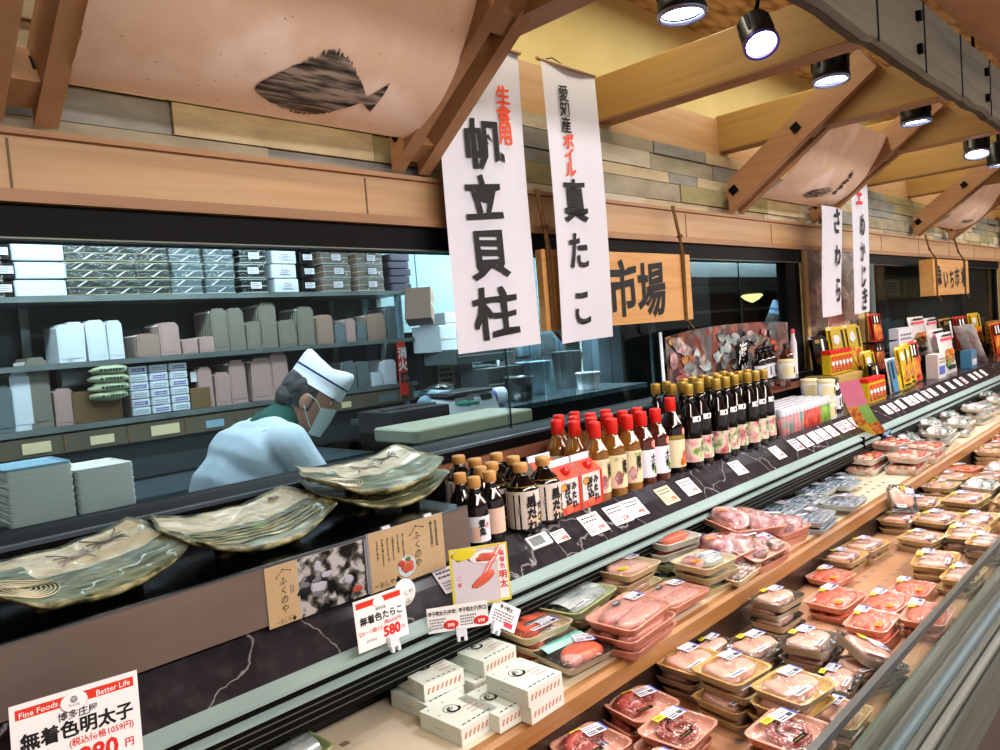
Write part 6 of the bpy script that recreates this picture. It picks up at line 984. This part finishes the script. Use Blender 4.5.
b = MB(); w = .055; b.box((0, 0, .16), (w, .012, .32), 'sign_red'); b.text('消火器', frame((0, -.008, .255), (1, 0, 0), (0, 0, 1)), .07, 'paper_white', .03, 'c', 0, True, 1.05); o = b.build('extinguisher_sign', None, (P(405, 395, 3.58).x, 3.58, P(405, 395, 3.58).z)); tag(o, 'narrow red vertical sign reading 消火器 at the end of the rack', 'sign')
b = MB(); b.box((0, 0, .42), (.03, .03, .84), 'kitchen_blue'); o = b.build('sign_pole', None, (P(404, 395, 3.63).x, 3.612, -.545)); tag(o, 'blue-grey pole carrying the red vertical sign', 'pole')
for i, (px, py, y, d, m_, rz, lab) in enumerate(((436, 352, 3.55, (.20, .2, .16), 'foam_white', .3, 'white carton at the foot of the tilted cartons beside the cabinet'), (420, 322, 3.5, (.12, .16, .20), 'foam_tan', .7, 'brown carton tipped at an angle beside the dark cabinet'), (446, 332, 3.6, (.24, .2, .12), 'foam_white', .15, 'pale carton balanced behind the first hanging banner'), (470, 362, 3.45, (.50, .3, .09), 'foam_grey', .0, 'wide flat grey carton under the first hanging banner'), (492, 385, 3.3, (.30, .24, .20), 'kitchen_grey', 0, 'grey machine box behind the counter scale'))):
    p = P(px, py, y); p.z = -.395 if i == 4 else p.z; b = MB(); b.rbox((0, 0, d[2] / 2), d, m_, .006); b.box((0, -d[1] / 2 - .001, d[2] * .5), (d[0] * .96, .002, d[2] * .06), 'foam_cream'); o = b.build('storage_carton', None, (p.x, y, p.z), ); o.rotation_euler = (0, .35 if i == 1 else 0, rz); tag(o, lab, 'box')
# prep counter along the back, right of the worker
pc_ = thing('prep_counter', 'steel prep counter holding the scale and bags', 'counter', (3.28, 3.13, -1.5)); b = MB(); b.box((.0, .0, 1.09), (1.95, .62, .03), 'bench_steel'); b.build('counter_top', pc_); b = MB(); b.box((0, .02, .54), (1.85, .55, 1.07), 'black_matte'); b.build('cabinet', pc_)
sc = P(466, 402, 2.95); t = thing('counter_scale', 'white electronic counter scale on the prep counter', 'scale', (sc.x, 3.0, -.395)); b = MB(); b.loft([[(-.17, -.13, 0), (.17, -.13, 0), (.17, .13, 0), (-.17, .13, 0)], [(-.17, -.10, .07), (.17, -.10, .07), (.15, .12, .09), (-.15, .12, .09)]], 'foam_white', False); b.build('body', t); b = MB(); b.rbox((0, .02, .105), (.33, .24, .016), 'steel', .01); b.build('weighing_plate', t); b = MB(); b.box((-.06, -.122, .035), (.13, .004, .03), 'lcd', rot('X', -.3)); b.build('display', t); b = MB(); b.box((.10, -.122, .035), (.08, .004, .03), 'ink', rot('X', -.3)); b.build('keypad', t)
for i, (px, py, y, r, m_, lab) in enumerate(((447, 412, 2.9, (.12, .08, .06), 'foam_blue', 'pale crumpled bag beside the teal bag'), (462, 424, 2.85, (.12, .07, .04), 'teal_sticker', 'teal plastic bag lying on the prep counter'), (425, 403, 3.0, (.14, .09, .07), 'wrap_kitchen', 'clear crumpled bag on the counter near the dark printer'))): p = P(px, py, y); b = MB(); b.blob((0, 0, r[2]), r, m_, i + 2, .6, 10); o = b.build('plastic_bag', None, (p.x * 1.04 if i != 2 else P(428, 403, 3.32).x + .1, (3.1, 2.95, 3.32)[i], -.395)); tag(o, lab, 'bag')
p = P(491, 411, 2.9); b = MB(); b.tube([(-.15, 0, 0), (.15, 0, 0)], .05, 'foam_white', 18); b.tube([(.03, 0, 0), (.06, 0, 0)], .052, 'blue_ink', 18); o = b.build('paper_roll', None, (p.x, 2.95, -.34)); tag(o, 'white roll with a blue band lying past the teal bag', 'roll')
for i, (x, y, r, h, m_, lab) in enumerate(((3.25, 3.05, .09, .13, 'steel', 'steel pot on the prep counter past the white roll'), (3.55, 3.2, .11, .2, 'foam_blue', 'tall pale blue bucket on the prep counter before the column'), (3.85, 3.0, .08, .10, 'foam_white', 'white tub at the far end of the prep counter'), (3.95, 3.25, .1, .24, 'kitchen_grey', 'grey canister behind the white tub on the prep counter'))): b = MB(); b.lathe([(r * .85, 0), (r, h), (r * 1.04, h), (r * 1.04, h + .01), (r * .95, h + .01), (r * .9, h - .01)], m_, 20); o = b.build('kitchen_container', None, (x, y, -.395)); tag(o, lab, 'container')
p = P(405, 424, 2.75); t = thing('label_printer', 'dark low printer with silver lid between the worker and the bags', 'printer', (p.x, 2.75, -1.5)); b = MB(); b.rbox((0, 0, 1.15), (.34, .26, .1), 'cabinet_dark', .01); b.build('body', t); b = MB(); b.box((0, -.04, 1.203), (.30, .03, .012), 'steel'); b.build('lid', t); b = MB(); b.box((0, -.1, .55), (.3, .05, 1.1), 'black_matte'); b.build('stand', t)
ct_ = thing('cutting_table', 'pale green cutting board table on rails just past the worker', 'table', (1.9, 2.18, -1.5)); b = MB(); b.rbox((.05, .0, 1.165), (.62, .26, .05), 'bag_green', .02); b.build('cutting_board', ct_)
for x in (-.15, .1, .3):
    b = MB(); b.box((x, -.05, .57), (.03, .03, 1.14), 'steel'); b.build('leg', ct_)
b = MB(); b.box((.05, -.1, 1.06), (.66, .025, .02), 'steel'); b.build('rail', ct_)
# farther right: blue pillar, strip curtain, hood, wire racks, crates
p0 = P(594, 400, 3.7); p1 = P(617, 400, 3.7); b = MB(); b.box((0, 0, 1.15), (p1.x - p0.x, .16, 2.3), 'kitchen_blue'); b.box((0, -.082, 1.15), (.01, .004, 2.3), 'kitchen_grey'); o = b.build('blue_column', None, ((p0.x + p1.x) / 2, 3.7, -1.5)); o['kind'] = 'structure'
cur = thing('strip_curtain', 'hanging clear plastic strip curtain before the blue column', 'curtain', (3.06, 2.6, .6)); rs = random.Random(6)
b = MB(); b.box((0, 0, -.01), (.72, .03, .03), 'steel_dark'); b.build('curtain_rail', cur)
for i in range(5): b = MB(); x = -.28 + .138 * i; b.grid(lambda u, v: Vector((x + (u - .5) * .13, .012 * math.sin(u * 5 + i) + .02 * (i % 2), -1.0 * v)), 4, 3, 'strip_curtain'); b.build('strip', cur)
def wire_rack(label, x, y, w, n, z0, dz, mat='steel'):
    t = thing('wire_rack', label, 'rack', (x, y, -1.5))
    for i in range(n):
        b = MB(); z = 1.5 + z0 + dz * i
        for k in range(8): b.box((0, -.18 + .05 * k, z), (w, .006, .006), mat)
        b.box((0, -.2, z), (w, .014, .022), 'shelf_steel'); b.build('wire_shelf', t)
    for sx in (-1, 1):
        for sy in (-.19, .17): b = MB(); b.tube([(sx * w / 2, sy, 0), (sx * w / 2, sy, 1.5 + z0 + dz * (n - 1) + .1)], .012, 'shelf_steel', 8); b.build('post', t)
    return t
wire_rack('wire rack behind the strip curtain', 4.02, 3.72, .9, 3, -.45, .26); wire_rack('long wire rack of crates past the blue column', 5.98, 3.2, 1.6, 4, -.55, .2)
rs = random.Random(12)
for i in range(8): b = MB(); b.rbox((0, 0, .06), (.22, .25, .11), rs.choice(['glass_green', 'kitchen_grey', 'foam_grey', 'cabinet_dark', 'foam_blue']), .012); b.box((0, -.126, .07), (.15, .003, .03), 'foam_cream'); o = b.build('plastic_crate', None, (5.32 + .43 * (i % 4), 3.2, -.545 + .2 * (i // 4) + .008)); tag(o, f'plastic crate on the long wire rack, {ORD[i % 4]} on its {["lowest", "second"][i // 4]} shelf', 'crate')
for i in range(6): b = MB(); b.rbox((0, 0, .08), (.12, .2, rs.uniform(.1, .18)), rs.choice(['foam_blue', 'kitchen_blue', 'foam_grey', 'glass_green', 'foam_tan']), .01); o = b.build('storage_tub', None, (3.65 + .14 * i, 3.72, -.187)); tag(o, f'upright storage tub behind the strip curtain, {ORD[i]} along the rack', 'tub')
b = MB(); b.loft([[(-1.7, -.5, 0), (1.7, -.5, 0), (1.7, .5, 0), (-1.7, .5, 0)], [(-1.7, -.5, .12), (1.7, -.5, .12), (1.7, .5, .12), (-1.7, .5, .12)], [(-1.6, -.3, .6), (1.6, -.3, .6), (1.6, .5, .6), (-1.6, .5, .6)]], 'kitchen_grey', False); b.box((0, -.502, .06), (3.4, .004, .004), 'black_metal'); o = b.build('exhaust_hood', None, (6.35, 3.35, .19)); tag(o, 'big grey exhaust hood seen through the window above the wide poster', 'exhaust hood')
for i, (x, y) in enumerate(((6.6, 3.5),)): b = MB(); b.rbox((0, 0, .65), (.7, .5, 1.3), 'kitchen_blue' if i else 'kitchen_grey', .02); b.box((0, -.252, 1.18), (.6, .004, .05), 'label_white'); o = b.build('steel_fridge', None, (x + .9, y + .1, -1.5)); tag(o, 'steel kitchen fridge with a pale label strip beyond the crate rack', 'fridge')
t = thing('ceiling_lamp', 'small glowing pale yellow lamp seen beyond the second worker', 'lamp', (P(752, 296, 3.2).x, 3.2, P(752, 296, 3.2).z)); b = MB(); b.lathe([(.01, -.06), (.06, -.035), (.10, 0), (.085, .015), (.01, .02)], 'lamp_yellow', 18); b.build('lamp_shade', t); b = MB(); b.tube([(0, 0, .015), (0, 0, .66)], .006, 'black_metal', 6); b.build('cord', t)
# behind the second and third windows
b = MB(); b.box((10.0, 2.6, -.35), (4.6, .05, 2.3), 'kitchen_grey'); struct('wall_partition', b)
for i, (x, z, w, h, m_, lab) in enumerate(((8.0, -.12, .75, .5, 'kitchen_blue', 'pale blue notice board behind the far window'), (8.55, .16, .4, .18, 'foam_white', 'small white notice above the blue board behind the far window'))): b = MB(); b.box((0, 0, 0), (w, .02, h), m_); b.scrib(-w * .4, -h * .3, w * .4, h * .35, 4, 'grey_ink', frame((0, -.012, 0), (1, 0, 0), (0, 0, 1)), 0, i); o = b.build('notice_board', None, (x, 2.565, z)); tag(o, lab, 'notice board')
# ================================================================== people
def capsule(b, p, q, r0, r1, n=14, m=6):
    p = Vector(p); q = Vector(q); t = (q - p).normalized(); a = t.orthogonal().normalized(); c = t.cross(a); rings = []
    for i in range(m + 1): th = -PI / 2 + PI / 2 * i / m; rings.append((p + t * r0 * math.sin(th), r0 * math.cos(th)))
    for i in range(m + 1): th = PI / 2 * i / m; rings.append((q + t * r1 * math.sin(th), r1 * math.cos(th)))
    b.loft([[o + (a * math.cos(2 * PI * k / n) + c * math.sin(2 * PI * k / n)) * max(r, 1e-4) for k in range(n)] for o, r in rings], 'skin', True)
def fuse(mb, mat, vox, name, parent, smooth=4, fn=None):
    mb.mats = [mat]; mb.m = [0] * len(mb.f); o = mb.build(name, parent); 
    m = o.modifiers.new('r', 'REMESH'); m.mode = 'VOXEL'; m.voxel_size = vox; m.use_smooth_shade = True; s = o.modifiers.new('s', 'SMOOTH'); s.factor = .5; s.iterations = smooth
    bpy.context.view_layer.update(); dg = bpy.context.evaluated_depsgraph_get(); me = bpy.data.meshes.new_from_object(o.evaluated_get(dg)); o.modifiers.clear(); o.data = me
    me.materials.clear(); me.materials.append(MATS[mat]); me.polygons.foreach_set('use_smooth', [True] * len(me.polygons))
    if fn:
        for v in me.vertices: v.co = fn(v.co.copy())
    me.update(); return o
def ell(b, c, r, X=None): b.blob(c, r, 'skin', 0, 0, 14, X)
def worker(label, loc, rz, lean, cap_mat, head_pitch, armz, hz=.84):
    """faces +X; built at its own feet"""
    t = thing('person', label, 'person', loc, rz); hip = Vector((0, 0, hz)); L = rot('Y', lean)
    def T(x, y, z): return hip + L @ Vector((x, y, z))
    chest = T(0, 0, .33); neck = T(.0, 0, .50); HC = T(.055, 0, .635) + Vector((.02, 0, -.01)); HX = Matrix.Translation(HC) @ rot('Z', -.42) @ rot('Y', head_pitch)
    b = MB(); capsule(b, hip, T(0, 0, .2), .135, .13); capsule(b, T(0, -.05, .33), T(0, .05, .33), .13, .13); capsule(b, T(0, -.15, .43), T(0, .15, .43), .075, .075); capsule(b, T(0, 0, .43), HX @ Vector((-.02, 0, -.06)), .062, .055)
    ell(b, (0, 0, .025), (.096, .077, .105), HX); ell(b, (.028, 0, -.045), (.068, .062, .075), HX); ell(b, (.09, 0, -.012), (.018, .014, .024), HX); ell(b, (.082, 0, -.055), (.02, .028, .012), HX); ell(b, (.06, 0, -.10), (.03, .03, .022), HX)
    for s in (-1, 1):
        ell(b, (-.005, s * .079, -.005), (.022, .011, .034), HX)
        sh_ = T(0, s * .185, .425); el = sh_ + Vector((.10 + .06 * lean, s * .05, -.26)); wr = el + Vector((.22, -s * .06, armz)); capsule(b, sh_, el, .052, .043); capsule(b, el, wr, .042, .029)
        d = (wr - el).normalized(); side = Vector((-d.y, d.x, 0)).normalized() * -s; palm = wr + d * .05; nrm = d.cross(side).normalized()
        b.blob((0, 0, 0), (.048, .040, .018), 'skin', 0, 0, 10, frame(palm, d, side))
        for k, (o_, ln) in enumerate(((.030, .070), (.011, .080), (-.009, .075), (-.028, .060))):
            k0 = palm + d * .035 + side * o_; k1 = k0 + d * ln * .5 + Vector((0, 0, -.004)); k2 = k1 + d * ln * .34 + Vector((0, 0, -.018)); capsule(b, k0, k1, .0095, .0085, 8, 3); capsule(b, k1, k2, .0085, .007, 8, 3)
        th0 = wr + d * .03 + side * .030; th1 = th0 + d * .025 + side * .026; th2 = th1 + d * .030 + side * .006 + Vector((0, 0, -.006)); capsule(b, th0, th1, .0115, .010, 8, 3); capsule(b, th1, th2, .010, .008, 8, 3)
        hp = hip + Vector((0, s * .085, -.02)); kn = Vector((.03, s * .10, .45)); an = Vector((-.02, s * .11, .09)); capsule(b, hp, kn, .085, .055); capsule(b, kn, an, .055, .036); capsule(b, an + Vector((-.03, 0, -.05)), an + Vector((.14, 0, -.06)), .036, .028)
    fuse(b, 'skin', .0055, 'body', t, 3)
    b = MB(); capsule(b, hip + Vector((0, 0, -.1)), T(0, 0, .15), .175, .165); capsule(b, T(-.01, -.06, .24), T(-.01, .06, .24), .168, .168); capsule(b, T(-.015, -.085, .35), T(-.015, .085, .35), .142, .142); capsule(b, T(-.01, -.05, .42), T(-.01, .05, .42), .105, .105); capsule(b, T(.0, -.17, .425), T(0, .17, .425), .088, .088)
    for s in (-1, 1): sh_ = T(0, s * .185, .425); el = sh_ + Vector((.10 + .06 * lean, s * .05, -.26)); wr = el + Vector((.22, -s * .06, armz)); capsule(b, sh_, el, .083, .070); capsule(b, el, el + (wr - el) * .72, .066, .055)
    fuse(b, 'coat', .008, 'white_coat', t, 8, lambda p: p + (Vector((noise.noise(p * 9), noise.noise(p * 9 + Vector((5, 0, 0))), noise.noise(p * 9 + Vector((0, 7, 0))))) * .007) + Vector((0, 0, .004 * math.sin(26 * p.x - 18 * p.z + 9 * p.y))))
    for s in (-1, 1):                                        # armhole seams
        b = MB(); c = T(0, s * .135, .41); ax = L @ Vector((0, 1, 0)); u = L @ Vector((1, 0, 0)); w = L @ Vector((0, 0, 1)); b.tube([c + u * .115 * math.cos(a) + w * .110 * math.sin(a) - w * .03 for a in [2 * PI * i / 24 for i in range(25)]], .003, 'coat_seam', 5); b.build('sleeve_seam', t)
    b = MB(); capsule(b, T(-.01, 0, .47), HX @ Vector((-.035, 0, -.088)), .082, .068); fuse(b, 'collar_green', .008, 'green_collar', t, 3)
    b = MB()
    for s in (-1, 1): hp = hip + Vector((0, s * .085, -.02)); kn = Vector((.03, s * .10, .45)); an = Vector((-.02, s * .11, .11)); capsule(b, hp, kn, .105, .075); capsule(b, kn, an, .075, .062)
    fuse(b, 'trousers', .010, 'trousers', t, 4)
    for s in (-1, 1): b = MB(); b.rbox((.04, s * .11, .045), (.26, .095, .088), 'shoe', .04); b.build('shoe', t)
    # hair: cap of the skull behind the face line
    b = MB(); vs = []; n = 22; m = 26
    for i in range(n + 1):
        for j in range(m + 1):
            th = PI * .02 + (PI * .66) * i / n; ph = PI * .42 + (2 * PI - PI * .84) * j / m; d = Vector((math.sin(th) * math.cos(ph), math.sin(th) * math.sin(ph), math.cos(th))); q = 1.05 + .02 * noise.noise(d * 9); vs.append(Vector((d.x * .099 * q - .003, d.y * .080 * q, d.z * .108 * q + .022)))
    b.add(vs, [(i * (m + 1) + j, (i + 1) * (m + 1) + j, (i + 1) * (m + 1) + j + 1, i * (m + 1) + j + 1) for i in range(n) for j in range(m)], 'hair', True, HX); b.blob((-.065, 0, -.02), (.045, .066, .06), 'hair', 2, .1, 10, HX); b.build('hair', t)
    for s in (-1, 1): b = MB(); b.blob((.083, s * .031, .022), (.007, .012, .008), 'eye_white', 0, 0, 8, HX); b.blob((.088, s * .031, .022), (.004, .005, .005), 'eye_dark', 0, 0, 6, HX); b.tube([HX @ Vector((.088, s * .016, .042)), HX @ Vector((.089, s * .034, .046)), HX @ Vector((.080, s * .05, .040))], .0035, 'hair', 5); b.build('eye', t)
    # boat-shaped cap
    K = HX @ Matrix.Translation((.012, 0, .065)) @ rot('Y', .10); rings = []; k = 28
    for z, l, w_ in ((-.015, .104, .084), (.02, .104, .082), (.05, .102, .066), (.070, .098, .046), (.078, .086, .028), (.072, .058, .012)): rings.append([Vector((l * math.cos(2 * PI * i / k) * (1 + .03 * math.cos(4 * PI * i / k)), w_ * math.sin(2 * PI * i / k), z + .022 * (math.cos(2 * PI * i / k)) ** 2 * (z > .03))) for i in range(k)])
    b = MB(); b.loft(rings, cap_mat, True, K); b.build('cap', t); b = MB(); b.loft([[Vector((.1050 * math.cos(2 * PI * i / k) * (1 + .03 * math.cos(4 * PI * i / k)), .0775 * math.sin(2 * PI * i / k), z + .004)) for i in range(k)] for z in (.026, .033)], 'hat_band', True, K, False, False); b.build('cap_band', t)
    # face mask with loops
    b = MB(); b.grid(lambda u, v: Vector((.032 + .078 * math.cos((u - .5) * 2.5) * (1 - .10 * abs(v - .5)) + .012 * math.exp(-((u - .5) * 6) ** 2) * v, .082 * math.sin((u - .5) * 2.3), -.108 + .108 * v + .010 * math.cos((u - .5) * 4) * v)), 14, 8, 'mask', True, HX)
    for s in (-1, 1): b.tube([HX @ Vector((.060, s * .074, -.012)), HX @ Vector((.03, s * .083, .012)), HX @ Vector((-.004, s * .088, .02))], .0018, 'mask', 5); b.tube([HX @ Vector((.052, s * .070, -.085)), HX @ Vector((.02, s * .080, -.05)), HX @ Vector((-.004, s * .088, -.02))], .0018, 'mask', 5)
    b.build('face_mask', t); return t
worker('fishmonger in white coat, boat cap and mask bending over his work behind the glass', (1.10, 2.5, -1.5), -.10, .50, 'hat_white', .55, -.12, .80)
worker('second worker, only a pale blue cap showing over the wide seafood poster', (4.98, 2.45, -1.5), -.5, .34, 'hat_blue', .2, -.1)
b = MB(); b.box((0, 0, 1.12), (2.2, .5, .03), 'bench_steel'); b.box((0, 0, .5525), (2.1, .45, 1.105), 'black_matte'); o = b.build('wash_counter', None, (6.75, 2.1, -1.5)); tag(o, 'dark work counter before the second worker', 'counter')
# ================================================================== light
def area(name, loc, rotn, sx, sy, e, col=(1, 1, 1)):
    l = bpy.data.lights.new(name, 'AREA'); l.shape = 'RECTANGLE'; l.size = sx; l.size_y = sy; l.energy = e; l.color = col; o = bpy.data.objects.new(name, l); COL.objects.link(o); o.location = loc; o.rotation_euler = rotn; return o
area('aisle_light', (1.2, -.9, .95), (.35, 0, 0), 3.2, .5, 85, (1, .98, .96)); area('aisle_light', (5.2, -.9, .95), (.35, 0, 0), 4.0, .5, 95, (1, .98, .96)); area('aisle_light', (9.0, -.6, .95), (.35, 0, 0), 3.0, .5, 75, (1, .98, .96))
area('cove_light', (1.5, 1.35, 1.30), (0, 0, 0), 5, .12, 24, (1, .92, .72)); area('cove_light', (6.5, 1.35, 1.30), (0, 0, 0), 5, .12, 24, (1, .92, .72))
area('ceiling_fill', (4.5, -1.0, .55), (PI + .35, 0, 0), 8, .2, 110, (1, .94, .86)); area('case_light', (2.5, 1.22, -.607), (-.5, 0, 0), 6, .02, 3.0, (.86, 1, .95))  # upward light over the aisle is an added fill, no fixture there
area('kitchen_light', (.8, 3.15, .74), (.35, 0, 0), 3.2, .15, 30, (.86, .95, 1)); area('kitchen_light', (3.9, 3.3, .74), (.2, 0, 0), 1.6, .15, 46, (.88, .96, 1)); area('kitchen_light', (1.6, 2.2, .74), (0, 0, 0), 1.0, .15, 16, (.86, .94, 1)); area('kitchen_light', (6, 2.9, .74), (0, 0, 0), 3, .15, 40, (.85, .97, 1))
w = bpy.data.worlds.new('store'); bpy.context.scene.world = w; w.use_nodes = True; bg = w.node_tree.nodes['Background']; bg.inputs[0].default_value = (1, .97, .95, 1); bg.inputs[1].default_value = .78
# ================================================================== camera
cd = bpy.data.cameras.new('camera'); cam = bpy.data.objects.new('camera', cd); COL.objects.link(cam); cd.sensor_fit = 'HORIZONTAL'; cd.sensor_width = 36; cd.lens = 27.0; cd.clip_start = .02
cam.matrix_world = Matrix(((EX.x, -EX.y, -EX.z, 0), (EY.x, -EY.y, -EY.z, 0), (EZ.x, -EZ.y, -EZ.z, 0), (0, 0, 0, 1)))
bpy.context.scene.camera = cam
# ================================================================== lift everything so the floor is at zero; group the repeats
tops = {}
for o in bpy.data.objects:
    if o.parent is None:
        o.matrix_basis = Matrix.Translation((0, 0, EYE)) @ o.matrix_basis
        if 'category' in o: tops.setdefault(o.name.split('.')[0], []).append(o)
for k, v in tops.items():
    if len(v) >= 3 and k != 'person':
        for o in v: o['group'] = k.replace('_', ' ') + 's' + (' in the seafood case' if k.endswith('_pack') and v[0]['category'] != 'tray pack' else ' on the case counter' if v[0]['category'] in ('bottle', 'jar', 'spice jar', 'shaker', 'pouch', 'price label') else '')
for k, p in list(KIDS.items()): pass
sc_ = bpy.context.scene; sc_.view_settings.view_transform = 'Standard'; sc_.view_settings.look = 'Medium High Contrast'; sc_.view_settings.exposure = 0.0
sc_.cycles.use_denoising = True; sc_.cycles.max_bounces = 8; sc_.cycles.transparent_max_bounces = 16; sc_.cycles.sample_clamp_indirect = 4; sc_.cycles.caustics_reflective = False; sc_.cycles.caustics_refractive = False
